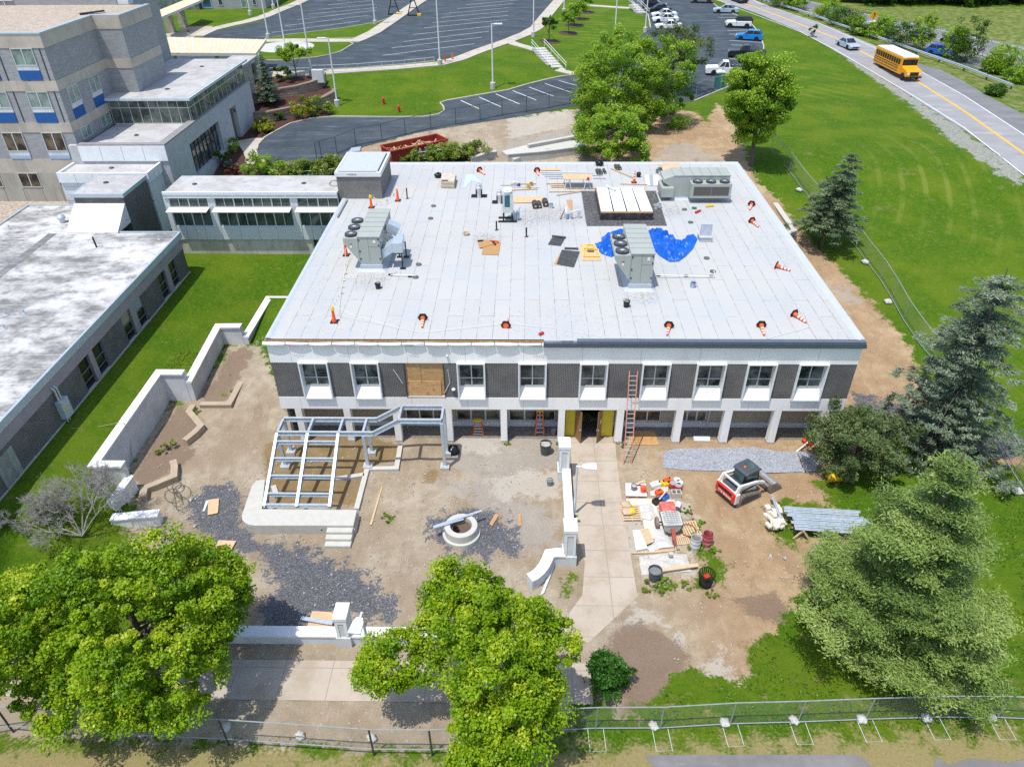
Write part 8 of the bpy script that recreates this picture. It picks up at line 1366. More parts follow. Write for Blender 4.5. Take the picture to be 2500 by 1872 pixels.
def car(label, kind, k, f, re, col, L=4.7, W=1.85, H=1.45, flip=False, cat='car', roofc=None, wbf=.58):
 a_ = P(k, *f); b_ = P(k, *re); d_ = (a_ - b_); d_.z = 0; d_.normalize(); n_ = Vector((-d_.y, d_.x, 0)); n_ = n_ if n_.y > 0 else -n_; c0 = (a_ + b_) / 2 + n_ * (W / 2 - .1); r = thing('parked_car' if kind != 'pickup' else 'pickup_truck', label, cat, c0, math.atan2(d_.y, d_.x)); a, rw = L / 2, (.34 if kind in ('sedan', 'hatch') else .40); bz = .22 if kind in ('sedan', 'hatch') else .34; bl = H * .63
 if kind == 'sedan': lo = [(-a, bz + .1), (-a, bl - .12), (-a + .12, bl), (-a * .55, bl + .03), (a * .35, bl), (a * .85, bl - .14), (a, bl - .32), (a, bz + .08), (a - .1, bz), (-a + .1, bz)]; gh = [(-a * .68, bl), (-a * .32, H - .03), (a * .08, H), (a * .42, bl)]
 elif kind in ('hatch', 'suv'): lo = [(-a, bz + .1), (-a, bl - .05), (-a + .06, bl + .02), (a * .4, bl), (a * .86, bl - .12), (a, bl - .35), (a, bz + .08), (a - .1, bz), (-a + .1, bz)]; gh = [(-a * .95, bl), (-a * .72, H - .06), (-a * .3, H), (a * .1, H - .02), (a * .42, bl)]
 elif kind == 'jeep': lo = [(-a + .1, bz), (-a + .1, bl + .02), (a * .25, bl), (a * .9, bl - .08), (a * .93, bz + .1), (a * .8, bz)]; gh = [(-a * .92, bl), (-a * .9, H), (a * .15, H - .02), (a * .25, bl)]
 else: lo = [(a * .02 - a, bz + .05), (-a, bl - .0), (-a * .12, bl), (a * .42, bl), (a * .9, bl - .08), (a, bl - .25), (a, bz + .05), (a - .1, bz), (-a + .1, bz)]; gh = [(-a * .14, bl), (-a * .06, H - .02), (a * .2, H), (a * .42, bl)]
 bd = MB().yprism(lo, -W / 2, W / 2).build('body', col, r, bevel=.09)
 loft(gh, W * .93, W * .74, bl, H).build('cabin_glass', M_vgl, r, bevel=.04)
 tp = [(x, z) for x, z in gh if z > bl + .1]; x0, x1 = min(p_[0] for p_ in tp), max(p_[0] for p_ in tp); MB().box(x0 - .02, x1 + .02, -W * .37, W * .37, H - .05, H + .025).build('roof_panel', roofc or col, bd, bevel=.03)
 for s_ in (-1, 1):
  for (xb, xt) in ((gh[0][0] + .03, x0), (gh[-1][0] - .03, x1), ((gh[0][0] + gh[-1][0]) / 2, (x0 + x1) / 2)): MB().bar((xb, s_ * W * .455, bl), (xt, s_ * W * .365, H - .02), .09, .05).build('pillar', roofc if kind == 'jeep' and roofc else col, bd)
 if kind == 'pickup': bx = MB().box(-a + .1, -a * .16, -W * .42, W * .42, bl + .003, bl + .012).build('bed_liner', M_black, r); MB().bar((-a * .2, -W * .42, bl + .01), (-a * .2, -W * .42, H - .1), .06).bar((-a * .2, W * .42, bl + .01), (-a * .2, W * .42, H - .1), .06).bar((-a * .2, -W * .42, H - .1), (-a * .2, W * .42, H - .1), .06).bar((-a * .2, -W * .42, H - .1), (-a * .6, -W * .42, bl + .05), .05).bar((-a * .2, W * .42, H - .1), (-a * .6, W * .42, bl + .05), .05).build('bed_rack', M_black, r)
 if kind == 'jeep': MB().lathe([(0, -.1), (.36, -.1), (.38, 0), (.36, .1), (0, .1)], (0, 0, 0), 18, Matrix.Translation((-a - .02, 0, bl)) @ Matrix.Rotation(PI / 2, 4, 'Y')).build('spare_wheel', M_tyre, r)
 for s_ in (-1, 1):
  MB().box(a - .14, a + .012, s_ * W * .36 - .16, s_ * W * .36 + .16, bl - .38, bl - .22).build('headlight', M_hl, r); MB().box(-a - .012, -a + .1, s_ * W * .40 - .12, s_ * W * .40 + .12, bl - .28, bl - .12).build('taillight', M_tl, r)
  for x in (wbf * L / 2, -wbf * L / 2): MB().lathe([(0, 0), (rw * 1.18, 0)], (0, 0, 0), 18, Matrix.Translation((x, s_ * (W / 2 + .004), rw)) @ Matrix.Rotation(-s_ * PI / 2, 4, 'X')).build('wheel_arch', M_black, bd)
 MB().box(a - .05, a + .01, -W * .28, W * .28, bz + .12, bz + .3).build('grille', M_black, r)
 MB().box(.1 * L - .08, .1 * L + .08, -W / 2 - .12, -W / 2 - .002, bl + .0, bl + .12).box(.1 * L - .08, .1 * L + .08, W / 2 + .002, W / 2 + .12, bl, bl + .12).build('mirror', col, r, bevel=.02); wheels(r, L, W, wbf * L, rw); return r
cw, ck, cb_, cs, cg = paint('white car paint', (.76, .77, .77)), paint('black car paint', (.012, .014, .018)), paint('bright blue car paint', (.01, .22, .62)), paint('silver blue car paint', (.36, .43, .50)), paint('grey green car paint', (.20, .22, .20))
car('white crew cab pickup truck parked beside the portable toilet', 'pickup', 'C', (1725, 640), (1945, 648), cw, 6.0, 2.0, 1.95, cat='pickup'); car('black pickup truck partly behind the right leafy tree', 'pickup', 'C', (1905, 492), (2110, 505), ck, 5.8, 2.0, 1.9, cat='pickup'); car('bright blue hatchback in the curved right row', 'hatch', 'C', (1955, 340), (2093, 350), cb_, 4.45, 1.8, 1.58); car('white boxy off roader with black soft top', 'jeep', 'C', (1868, 238), (2008, 243), cw, 4.7, 1.88, 1.85, roofc=M_black, wbf=.63); car('silver blue sedan at the far end of the right row', 'sedan', 'C', (1775, 114), (1890, 118), cs, 4.8, 1.84, 1.5); car('grey green four wheel drive at the top edge of the picture', 'suv', 'C', (1568, 30), (1700, 34), cg, 4.8, 1.9, 1.75)
car('black estate parked farthest left with its tail to the stairs', 'suv', 'CA', (640, 125), (425, 118), ck, 4.8, 1.9, 1.7); car('black sedan parked between the black estate and white cars', 'sedan', 'CA', (490, 183), (710, 178), ck, 4.8, 1.84, 1.45); car('upper white sedan of the three white cars', 'sedan', 'CA', (560, 248), (790, 246), cw, 4.8, 1.84, 1.45); car('middle white sedan of the three white cars', 'sedan', 'CA', (590, 312), (790, 312), cw, 4.8, 1.84, 1.45); car('lowest white car, mostly hidden behind foliage', 'sedan', 'CA', (630, 405), (840, 405), cw, 4.8, 1.84, 1.45)
car('silver car driving down the pale road ahead of the bus', 'sedan', 'D', (722, 425), (640, 386), cs, 4.7, 1.84, 1.45); car('dark sports utility vehicle at the top of the pale road', 'suv', 'C', (1960, 38), (1870, 5), paint('navy car paint', (.015, .022, .05)), 4.8, 1.9, 1.7); car('white car on the far highway beside the yellow sign', 'sedan', 'D', (930, 222), (1040, 242), cw, 4.7, 1.84, 1.45); car('black car on the far highway lanes', 'sedan', 'D', (1560, 365), (1660, 385), ck, 4.7, 1.84, 1.45); car('bright blue car on the near highway lanes behind bushes', 'hatch', 'D', (1530, 482), (1435, 462), paint('royal blue car paint', (.01, .12, .55)), 4.3, 1.8, 1.5)
f_ = P('D', 1170, 680); b_ = P('D', 990, 575); d_ = f_ - b_; wbB = d_.length; d_.z = 0; d_.normalize(); n_ = Vector((-d_.y, d_.x, 0)); n_ = n_ if n_.y > 0 else -n_; c0 = (f_ + b_) / 2 + n_ * 1.15; bs = thing('school_bus', 'yellow school bus with white roof driving down the pale road', 'bus', c0, math.atan2(d_.y, d_.x)); M_bus = mat('school bus yellow', (.80, .33, .01), .35, var=.03); W = 2.44; xr_, xf_ = -wbB / 2 - 2.4, wbB / 2 - .9
MB().box(xr_, xf_, -W / 2, W / 2, .55, 2.75).build('body', M_bus, bs, bevel=.06); MB().yprism([(xr_ + .05, 2.751), (xr_ + .2, 2.95), (xf_ - .25, 2.95), (xf_ - .05, 2.751)], -W / 2 + .04, W / 2 - .04).build('roof', M_whitep, bs, bevel=.12); MB().yprism([(xf_ + .001, .5), (xf_ + .001, 1.75), (xf_ + .3, 1.62), (xf_ + 1.75, 1.35), (xf_ + 1.9, 1.2), (xf_ + 1.9, .5)], -1.1, 1.1).build('hood', M_bus, bs, bevel=.1); MB().box(xf_ - .02, xf_ + .012, -1.08, 1.08, 1.72, 2.5).build('windscreen', M_vgl, bs); MB().box(xf_ - .1, xf_ + .05, -1.0, 1.0, 2.53, 2.78).build('destination_board', M_bus, bs, bevel=.02); MB().box(xf_ + 1.88, xf_ + 1.93, -.6, .6, .7, 1.2).build('grille', M_black, bs); MB().box(xf_ + 1.85, xf_ + 2.02, -1.15, 1.15, .42, .62).build('bumper', M_black, bs)
for s_ in (-1, 1):
 MB().box(xf_ + 1.85, xf_ + 1.92, s_ * .85 - .16, s_ * .85 + .16, .85, 1.1).build('headlight', M_hl, bs)
 for z in (.85, 1.2, 1.5): MB().box(xr_ + .1, xf_ - .8, *sorted((s_ * (W / 2 + .002), s_ * (W / 2 + .03))), z, z + .07).build('rub_rail', M_black, bs)
 n_w = 11
 for i in range(n_w): x = xr_ + .35 + (xf_ - xr_ - .7) * i / n_w; MB().box(x, x + (xf_ - xr_ - .7) / n_w - .12, *sorted((s_ * (W / 2 - .05), s_ * (W / 2 + .008))), 1.75, 2.45).build('window', M_vgl, bs)
wheels(bs, 9, W - .05, wbB, .48, M_black); text('SCHOOL BUS', .2, M_black, (xf_ + .056, 0, 2.655), (R(90), 0, R(90)), bs)
# ================================================================ VEGETATION
def leafmat(name, dark, mid, lite, tr=.38):
 if name in MATS: return MATS[name]
 m, n, b = newmat(name); a = nd(n, 'ShaderNodeAttribute', attribute_name='rnd'); c = mixc(n, ramp(n, a.outputs['Fac'], 0., .55), dark, mid); c = mixc(n, ramp(n, a.outputs['Fac'], .6, 1.), c, lite)
 d = n.nodes.new('ShaderNodeBsdfTranslucent'); mx = n.nodes.new('ShaderNodeMixShader'); mx.inputs[0].default_value = tr; n.links.new(c, b.inputs['Base Color']); n.links.new(c, d.inputs[0]); b.inputs['Roughness'].default_value = .42; b.inputs['Specular IOR Level'].default_value = .3
 n.links.new(b.outputs[0], mx.inputs[1]); n.links.new(d.outputs[0], mx.inputs[2]); n.links.new(mx.outputs[0], n.nodes['Material Output'].inputs[0]); MATS[name] = m; return m
def leaves(name, P0, D, size, mt, parent, asp=.6, rnd=None, seed=0, jit=1.0, lay=None):
 """one mesh of leaf-sized diamonds; P0 centres, D preferred facing (or long axis when lay given)"""
 r = np.random.default_rng(seed); N = len(P0); n_ = D + r.normal(0, jit, (N, 3)); n_ /= np.linalg.norm(n_, axis=1)[:, None] + 1e-9
 t_ = r.normal(0, 1, (N, 3)) if lay is None else lay + r.normal(0, .35, (N, 3)); t_ -= n_ * (t_ * n_).sum(1)[:, None]; t_ /= np.linalg.norm(t_, axis=1)[:, None] + 1e-9; b_ = np.cross(n_, t_); s = (size * r.uniform(.5, 1.6, N))[:, None]
 V = np.stack([P0 - t_ * s * .5, P0 + b_ * s * asp * .5, P0 + t_ * s * .5, P0 - b_ * s * asp * .5], 1).reshape(-1, 3)
 me = bpy.data.meshes.new(name); me.vertices.add(4 * N); me.loops.add(4 * N); me.polygons.add(N); me.vertices.foreach_set('co', V.ravel().astype(np.float32)); me.loops.foreach_set('vertex_index', np.arange(4 * N, dtype=np.int32)); me.polygons.foreach_set('loop_start', np.arange(0, 4 * N, 4, dtype=np.int32)); me.polygons.foreach_set('loop_total', np.full(N, 4, np.int32)); me.update(calc_edges=True)
 q_ = np.clip((rnd if rnd is not None else r.uniform(0, 1, N)) + r.normal(0, .12, N), 0, 1); at = me.attributes.new('rnd', 'FLOAT', 'POINT'); at.data.foreach_set('value', np.repeat(q_, 4).astype(np.float32)); me.materials.append(mt); return link(name, me, parent)
def blob(c, r3, K, n, rc, seed, shell=.5, flat=.7, low=-.75):
 r = np.random.default_rng(seed); Cs = [];
 while len(Cs) < K:
  d = r.normal(0, 1, 3); d /= np.linalg.norm(d);
  if d[2] < low: continue
  lump = 1 + .16 * math.sin(3.1 * math.atan2(d[1], d[0]) + seed) + .1 * math.sin(5 * d[2] + seed * 2); Cs.append(d * lump * (shell + (1 - shell) * r.random() ** .6))
 Cs = np.array(Cs); ctr = np.array(c) + Cs * np.array(r3); k = r.integers(0, K, n); cs = rc * r.uniform(.45, 1.6, K); g = r.normal(0, 1, (n, 3)); g /= np.linalg.norm(g, axis=1)[:, None]; g *= (r.random(n) ** .45)[:, None]
 pts = ctr[k] + g * cs[k][:, None] * r.uniform(.55, 1.5, (K, 3))[k] * np.array([1, 1, flat]); tone = r.uniform(.1, .75, K)[k] + .15 * g[:, 2]; return pts, g * .7 + np.array([0, 0, 1.0]), tone, ctr
M_bark = mat('grey brown bark', (.12, .095, .075), .9, var=.25, scale=6)
def trunk(base, top, r0, ctr, parent, seed, nl=14, mt=None, name='trunk'):
 r = np.random.default_rng(seed); base = Vector(base); top = Vector(top); pts = [base - Vector((0, 0, .3))] + [base.lerp(top, f) + Vector((r.normal(0, .06), r.normal(0, .06), 0)) * (0 if f < .1 else 1) for f in (0, .25, .5, .75, 1)]; m_ = MB().tube(pts, [r0 * 1.35, r0 * 1.15, r0 * .9, r0 * .7, r0 * .45, r0 * .15], 9)
 for i in r.permutation(len(ctr))[:nl]:
  e_ = Vector(ctr[i]); s_ = base.lerp(top, r.uniform(.25, .8)); md = s_.lerp(e_, .5) + Vector((0, 0, -.15 * (e_ - s_).length * .4)); m_.tube([s_, md, e_], [r0 * .38, r0 * .22, r0 * .06], 6)
 return m_.build(name, mt or M_bark, parent, smooth=True)
def tree(label, base, c, r3, K, n, rc, ls, mt, seed, r0=.18, name='leafy_tree', cat='tree', group=None, extra=(), nl=14, **kw):
 t = thing(name, label, cat, base, 0, group); base = Vector(base); L = [blob(c, r3, K, n, rc, seed, **kw)] + [blob(c2, s3, k2, n2, rc, seed + 7 + i, **kw) for i, (c2, s3, k2, n2) in enumerate(extra)]
 pts = np.concatenate([l[0] for l in L]) - np.array(base); D = np.concatenate([l[1] for l in L]); tn = np.concatenate([l[2] for l in L]); leaves('crown', pts, D, ls, mt, t, .7, tn, seed); ct = np.concatenate([l[3] for l in L]) - np.array(base)
 trunk((0, 0, 0), Vector(c) - base + Vector((0, 0, r3[2] * .5)), r0, ct, t, seed, nl); return t
LY = leafmat('yellow green leaf', (.085, .20, .004), (.27, .42, .010), (.54, .60, .04)); LG = leafmat('fresh green leaf', (.10, .23, .014), (.28, .44, .03), (.42, .54, .07)); LD = leafmat('deep green leaf', (.03, .08, .008), (.08, .17, .016), (.17, .27, .03)); LS = leafmat('blue grey needles', (.075, .115, .07), (.19, .25, .155), (.34, .40, .27), .2); LP = leafmat('pine needles', (.06, .115, .022), (.20, .295, .065), (.36, .44, .12), .2); LDK = leafmat('dark spruce needles', (.07, .115, .055), (.16, .225, .11), (.26, .33, .17), .2); LSH = leafmat('variegated shrub leaf', (.08, .16, .015), (.24, .33, .04), (.52, .48, .16)); LYB = leafmat('golden shrub leaf', (.12, .18, .01), (.30, .33, .02), (.50, .45, .03))
def ctr_at(k, u, v, z): return tuple(P(k, u, v, z))
# foreground trees
tree('big yellow green leafy tree at the bottom left', P('M', 1330, 960, 0), ctr_at('W', 300, 1350, 5.2), (4.5, 4.1, 3.2), 420, 150000, .42, .11, LY, 11, .22, extra=((ctr_at('W', 430, 1290, 5.6), (2.1, 2.2, 1.8), 80, 24000), (ctr_at('W', 150, 1500, 3.6), (1.6, 1.5, 1.3), 26, 12000), (ctr_at('W', 300, 1530, 3.2), (1.5, 1.0, 1.1), 20, 8000)))
tree('yellow green leafy tree cut by the left picture edge', P('M', 20, 900, 0), ctr_at('W', 40, 1370, 5.2), (2.6, 3.0, 2.6), 150, 46000, .42, .11, LY, 12, .2)
tree('yellow green leafy tree at the bottom centre in front of the path', P('O', 150, 1180, 0), ctr_at('W', 1085, 1420, 5.6), (2.5, 3.0, 3.0), 210, 72000, .4, .105, LY, 13, .2, extra=((ctr_at('W', 1000, 1300, 5.4), (1.9, 1.8, 1.8), 84, 27000), (ctr_at('W', 860, 1420, 4.2), (2.0, 1.3, 1.1), 60, 18000), (ctr_at('W', 1055, 1590, 4.6), (2.0, 1.5, 2.0), 75, 24000), (ctr_at('W', 1150, 1500, 4.6), (1.4, 1.4, 1.4), 30, 12000)))
# trees behind the building
def tree_at(label, k, base, cen, hw, hh, n, K, rc, ls, mt, seed, r0=.2, asp=1., **kw):
 b = P(k, *base); c = PY(k, *cen, b.y); e_ = PY(k, cen[0] + hw, cen[1], b.y); f_ = PY(k, cen[0], cen[1] - hh, b.y); rx = (e_ - c).length; rz = abs(f_.z - c.z) * .86; return tree(label, b, tuple(c), (rx, rx * asp, rz), K, n, rc, ls, mt, seed, r0, **kw)
tree_at('large fresh green tree right behind the white roof', 'C', (1195, 1035), (1000, 720), 510, 470, 130000, 300, .8, .17, LG, 21, .32, low=-.9)
tree_at('shorter bright green tree rising just behind the roof edge', 'C', (920, 1330), (900, 1130), 320, 240, 42000, 100, .6, .16, LG, 24, .2)
tree_at('thin open crowned tree behind the larger one', 'C', (1380, 760), (1390, 430), 280, 290, 24000, 90, .7, .17, leafmat('olive leaf', (.05, .09, .02), (.14, .19, .05), (.24, .28, .08)), 22, .2, shell=.3)
tree_at('bright green tree on the grass strip right of the roof corner', 'C', (2045, 1395), (2110, 790), 255, 450, 95000, 170, .68, .17, LG, 23, .24, low=-.95)
# conifers
def conifer(label, base, H, R0, mt, seed, lean=(0, 0), nlev=26, nb=9, n_l=26000, ls=.16, bare=.12, up=-.25, asp=.28, r0=.16, name='spruce_tree', pw=.85, cup=.3, fl=.25, nt=5, sg=.14, lj=.7):
 t = thing(name, label, 'tree', base); r = np.random.default_rng(seed); ax = np.array([lean[0], lean[1], H]); br = MB().tube([Vector((0, 0, -.3)), Vector(ax * .5), Vector(ax)], [r0 * 1.2, r0 * .7, .02], 9); seg = []
 for i in range(nlev):
  f = bare + (1 - bare) * (i + r.uniform(-.3, .3)) / nlev; f = min(max(f, bare), .985); Rl = R0 * (1 - f) ** pw * r.uniform(.75, 1.15) + .12
  for j in range(nb):
   if r.random() < .12: continue
   a_ = 2 * PI * (j + r.uniform(-.35, .35)) / nb + i * .7; L = Rl * r.uniform(.6, 1.12); s_ = ax * f; e_ = s_ + np.array([math.cos(a_) * L, math.sin(a_) * L, up * L * (1 - f * .9) + r.normal(0, .08)]); m_ = (s_ + e_) / 2 + np.array([0, 0, cup * .3 * L]); br.tube([Vector(s_), Vector(m_), Vector(e_)], [.03 + .01 * L, .02, .006], 4, False); seg.append((s_, m_, e_, L, f))
 br.build('trunk', M_bark, t, smooth=True); w_ = np.array([s[3] ** 1.5 for s in seg]); k = r.choice(len(seg), n_l, p=w_ / w_.sum()); tu = r.integers(0, nt, n_l); tv = r.integers(-1, 2, n_l); u = ((tu + .75) / (nt + .1));  S, M_, E_ = (np.array([s[q_] for s in seg])[k] for q_ in range(3)); Lk = np.array([s[3] for s in seg])[k]; pos = (S * ((1 - u) ** 2)[:, None] + M_ * (2 * u * (1 - u))[:, None] + E_ * (u ** 2)[:, None]); dr = E_ - S; dr /= np.linalg.norm(dr, axis=1)[:, None]; sd = np.cross(dr, [0, 0, 1.]); spread = (fl * Lk * (1.05 - .8 * np.abs(u - .55)))[:, None]; pos += sd * (tv[:, None] * .55 + .25 * np.sin(tu * 2.1 + k)[:, None]) * spread + r.normal(0, sg, (n_l, 3)) * np.array([1, 1, .38]) * (.5 + .25 * np.sqrt(Lk))[:, None]; tn = r.uniform(.1, .7, len(seg))[k] + .25 * (u - .4); leaves('crown', pos, np.tile([0, 0, 1.], (n_l, 1)), ls, mt, t, asp, tn, seed, .42, lay=dr + sd * r.normal(0, lj, (n_l, 1))); return t
def con_at(label, k, base, k2, top, hw, mt, seed, **kw):
 b = P(k, *base); tp = PY(k2, *top, b.y); a_ = PY(k2, top[0] + hw, top[1], b.y); return conifer(label, b, tp.z - b.z, (a_ - tp).length, mt, seed, (tp.x - b.x, 0), **kw)
con_at('dark green spruce by the dirt track at mid right', 'H', (490, 492), 'D', (778, 1265), 400, LDK, 31, n_l=34000, ls=.22, bare=.2, nlev=14, nb=8, pw=.7)
con_at('tall blue grey spruce leaning at the right edge', 'L', (1540, 770), 'W', (2178, 578), 205, LS, 32, n_l=70000, ls=.19, bare=.06, nlev=16, nb=8, pw=.62, asp=.32, up=-.32, r0=.2, name='blue_spruce')
pb_ = P('W', 1895, 1400); ptp = PY('W', 2085, 985, pb_.y); rP = 5.7; conifer('very large soft needled pine at the bottom right', pb_, ptp.z - pb_.z, rP, LP, 33, (ptp.x - pb_.x + .3, .5), nlev=12, nb=8, n_l=190000, ls=.15, bare=.13, up=.02, asp=.3, r0=.3, name='pine_tree', pw=.8, cup=-.25, fl=.42, nt=4, sg=.27, lj=1.6)
b = P('B', 205, 885); conifer('small blue spruce between the two curved block walls', (b.x, b.y, b.z + .9), 5.4, 1.7, LS, 34, n_l=16000, ls=.2, bare=.03, nlev=16, nb=8, name='blue_spruce')
# shrubs and small plants
def shrub(label, k, u, v, rx, h, mt, n=2500, ls=.14, z=None, name='shrub', group=None, K=None, seed=None, stem=True):
 b = P(k, u, v, z); sd = seed or (int(u * 7 + v * 13) % 9999); p_, D, tn, ct = blob((0, 0, h * .52), (rx, rx, h * .5), K or max(8, int(n / 220)), n, min(rx, h) * .30, sd, low=-.95); t = thing(name, label, 'shrub', b, 0, group); leaves('foliage', p_, D, ls, mt, t, .7, tn, sd)
 m_ = MB()
 for c_ in ct[:5]: m_.tube([Vector((0, 0, -.1)), Vector(c_)], [.04, .015], 5)
 m_.build('stems', M_bark, t); return t
shrub('dense round green bush alone on the bare soil', 'O', 890, 1030, .95, 1.75, leafmat('glossy bush leaf', (.02, .08, .006), (.045, .16, .012), (.10, .25, .03)), 9000, .1, K=60)
b = P('L', 860, 960, 0); tree('dark green shrubby tree in front of the right school corner', b, (b.x + .2, b.y + .4, 2.6), (3.0, 2.6, 2.3), 130, 44000, .45, .11, leafmat('dull olive leaf', (.06, .105, .03), (.15, .21, .07), (.29, .35, .15)), 41, .14, low=-.98, shell=.35)
for i, (u, v, w_, h) in enumerate(((125, 1490, 1.5, 1.8), (260, 1500, 1.3, 1.5), (370, 1500, 1.3, 1.5), (480, 1500, 1.3, 1.5), (590, 1490, 1.4, 1.6), (700, 1480, 1.4, 1.7), (790, 1470, 1.2, 1.6))): shrub('shrub in the hedge row behind the glazed corridor, ' + ('leftmost, plain green', 'second from left, plain green', 'third from left, mottled', 'middle, mottled', 'third from right, mottled', 'second from right, mottled', 'next to the brick penthouse')[i], 'B', u, v, w_, h * 1.2, LG if i < 2 else LSH, 4500, .14, group='hedge row behind the corridor')
for i, (u, v, w_, h) in enumerate(((480, 640, 1.3, 1.5), (600, 640, 1.3, 1.7), (760, 630, 1.5, 2.2), (900, 610, 1.5, 2.4), (1060, 600, 1.6, 2.5), (1200, 600, 1.5, 2.3), (1350, 590, 1.5, 2.2), (1500, 570, 1.6, 2.6), (1620, 560, 1.5, 2.5), (1900, 560, 1.9, 2.6))): shrub('mottled shrub along the dumpster side ramp, ' + ('first', 'second', 'third', 'fourth', 'fifth', 'sixth', 'seventh', 'eighth', 'ninth', 'tenth and apart')[i] + ' from the brick penthouse', 'DU', u, v, w_ * .9, h * .62, LSH, 3400, .14, group='shrubs along the back ramp')
for lb, u, v, w_, h, mt in (('golden shrub left of its twin against the block wall', 480, 985, 1.7, 2.0, LYB), ('golden shrub right of its twin against the block wall', 630, 955, 1.7, 2.2, LSH), ('upper left golden ball shrub by the curved kerb', 130, 1085, .95, 1.3, LYB), ('lower golden ball shrub by the curved kerb', 140, 1130, .9, 1.2, LYB), ('right golden ball shrub by the curved kerb', 210, 1108, .7, 1.0, LYB), ('sparse shrub on the upper mulch terrace', 318, 690, 1.2, 2.2, LD), ('thin dry shrub at the left foot of the block wall', 270, 1010, .8, 1.2, LD)): shrub(lb, 'B', u, v, w_, h, mt, 2600, .16)
for lb, u, v, w_, mt in (('dark green shrub under the large annex window', 1870, 1390, 1.2, LD), ('bright green shrub right of the annex window', 1960, 1280, 1.1, LG), ('low grey green plant in the annex mulch bed', 1950, 1420, .8, LS), ('low red plant in the annex mulch bed', 1955, 1465, .7, leafmat('red leaf', (.10, .02, .02), (.2, .05, .03), (.3, .12, .05)))): shrub(lb, 'A', u, v, w_, w_ * 1.2, mt, 1800, .15)
b = P('B', 428, 655); tree('small umbrella shaped weeping tree on the mulch terrace', b, (b.x, b.y, b.z + 3.2), (2.2, 2.0, .9), 40, 9000, .45, .17, LG, 51, .09, low=-.6, nl=8)
for i, (u, v, cu, cv, h) in enumerate(((345, 352, 350, 190, 105), (508, 283, 510, 150, 105), (556, 218, 565, 90, 110), (608, 163, 610, 60, 95), (657, 108, 655, 0, 90))):
 t = tree_at('slender young lawn tree in a mulch ring, ' + ('nearest to the stairs', 'second from the stairs', 'middle of five', 'second from the top', 'topmost')[i], 'C', (u, v), (cu, cv), 55, h * .62, 2600, 26, .42, .2, LD if i == 0 else LG, 60 + i, .07, group='young trees in the mown lawn', nl=10); p = P('C', u, v); drape('mulch_ring', np.array([(p.x + 1.7 * math.cos(a_), p.y + 1.7 * math.sin(a_)) for a_ in np.linspace(0, 2 * PI, 20)[:-1]]), mat('brown mulch', (.085, .042, .034), .95, var=.3, scale=9), .03, 5)
for i, (u, v, w_, h) in enumerate(((180, 60, 2.6, 3.0), (290, 85, 2.0, 3.0), (550, 165, 2.2, 3.2), (690, 215, 2.6, 2.8), (760, 235, 1.5, 2), (1020, 315, 1.8, 3.2), (1190, 395, 2.3, 3.8), (1322, 432, 1.5, 5.4), (1580, 500, 1.7, 4.6), (1695, 520, 2.1, 6.4), (1950, 610, 1.6, 2.2), (2040, 615, 2.4, 3.8), (840, 290, 2.4, 1.5), (930, 310, 2.2, 1.4), (2130, 690, 1.8, 1.8), (1960, 800, 1.2, 1.2))): shrub(('low', 'rounded', 'loose', 'tall')[0 if h < 2.5 else 3 if h > 4.5 else 1 if i % 2 else 2] + ' highway verge bush, ' + ('leftmost', 'second', 'third', 'fourth', 'fifth', 'sixth', 'seventh', 'eighth', 'ninth', 'tenth', 'third from last', 'next to last', 'small one behind the sign', 'small one at the sign', 'lowest one past the rail end', 'one in front of the rail end')[i] + ' along the guard rail', 'D', u, v, w_ * 1.15, h, LG if i % 3 else LD, 4200, .2, K=60, name='verge_bush', group='bushes on the highway verge')
shrub('scraggly sapling beside the pale road edge', 'D', 425, 318, .9, 2.2, LD, 500, .2, name='sapling')
for i, (k, u, v, rx) in enumerate((('J', 1265, 1330, .5), ('K', 135, 770, .28), ('K', 1075, 785, .5), ('K', 555, 770, .2), ('O', 1235, 310, .6), ('O', 1340, 270, .5), ('O', 1470, 300, .4), ('K', 1290, 870 + 20, .01), ('K', 710, 1400, .3), ('I', 1960, 100, .7), ('I', 1920, 220, .8), ('I', 1920, 350, .6), ('I', 1420, 800, .75), ('I', 1665, 510, .3), ('K', 1640, 1340, .4), ('K', 1720, 1450, .5), ('MX', 1480, 1480, .8), ('MX', 1700, 1600, .7), ('O', 1670, 350, .4))):
 if rx > .05: shrub('weed clump ' + ('beside the concrete steps', 'at the foot of an arcade column left of the ladder', 'at the column base by the red extension ladder', 'near the tall pillar column', 'left below the rubble', 'below the rubble middle', 'right below the rubble', '', 'at the entrance lamp post foot', 'at the top of the long planter bed', 'in the middle of the long planter bed', 'at the lower end of the long planter bed', 'alone in the lower planter bed', 'in the zigzag wall corner', 'right of the mixer', 'above the rusty hoop pallet', 'around the pale drum', 'in front of the red drum', 'alone below the slatted bin')[i], k, u, v, rx, rx * .5, LG if i % 2 else LSH, int(2600 * rx) + 300, .075, 0 if k != 'I' else .15, 'weed_clump', 'weed clumps in the bare soil')
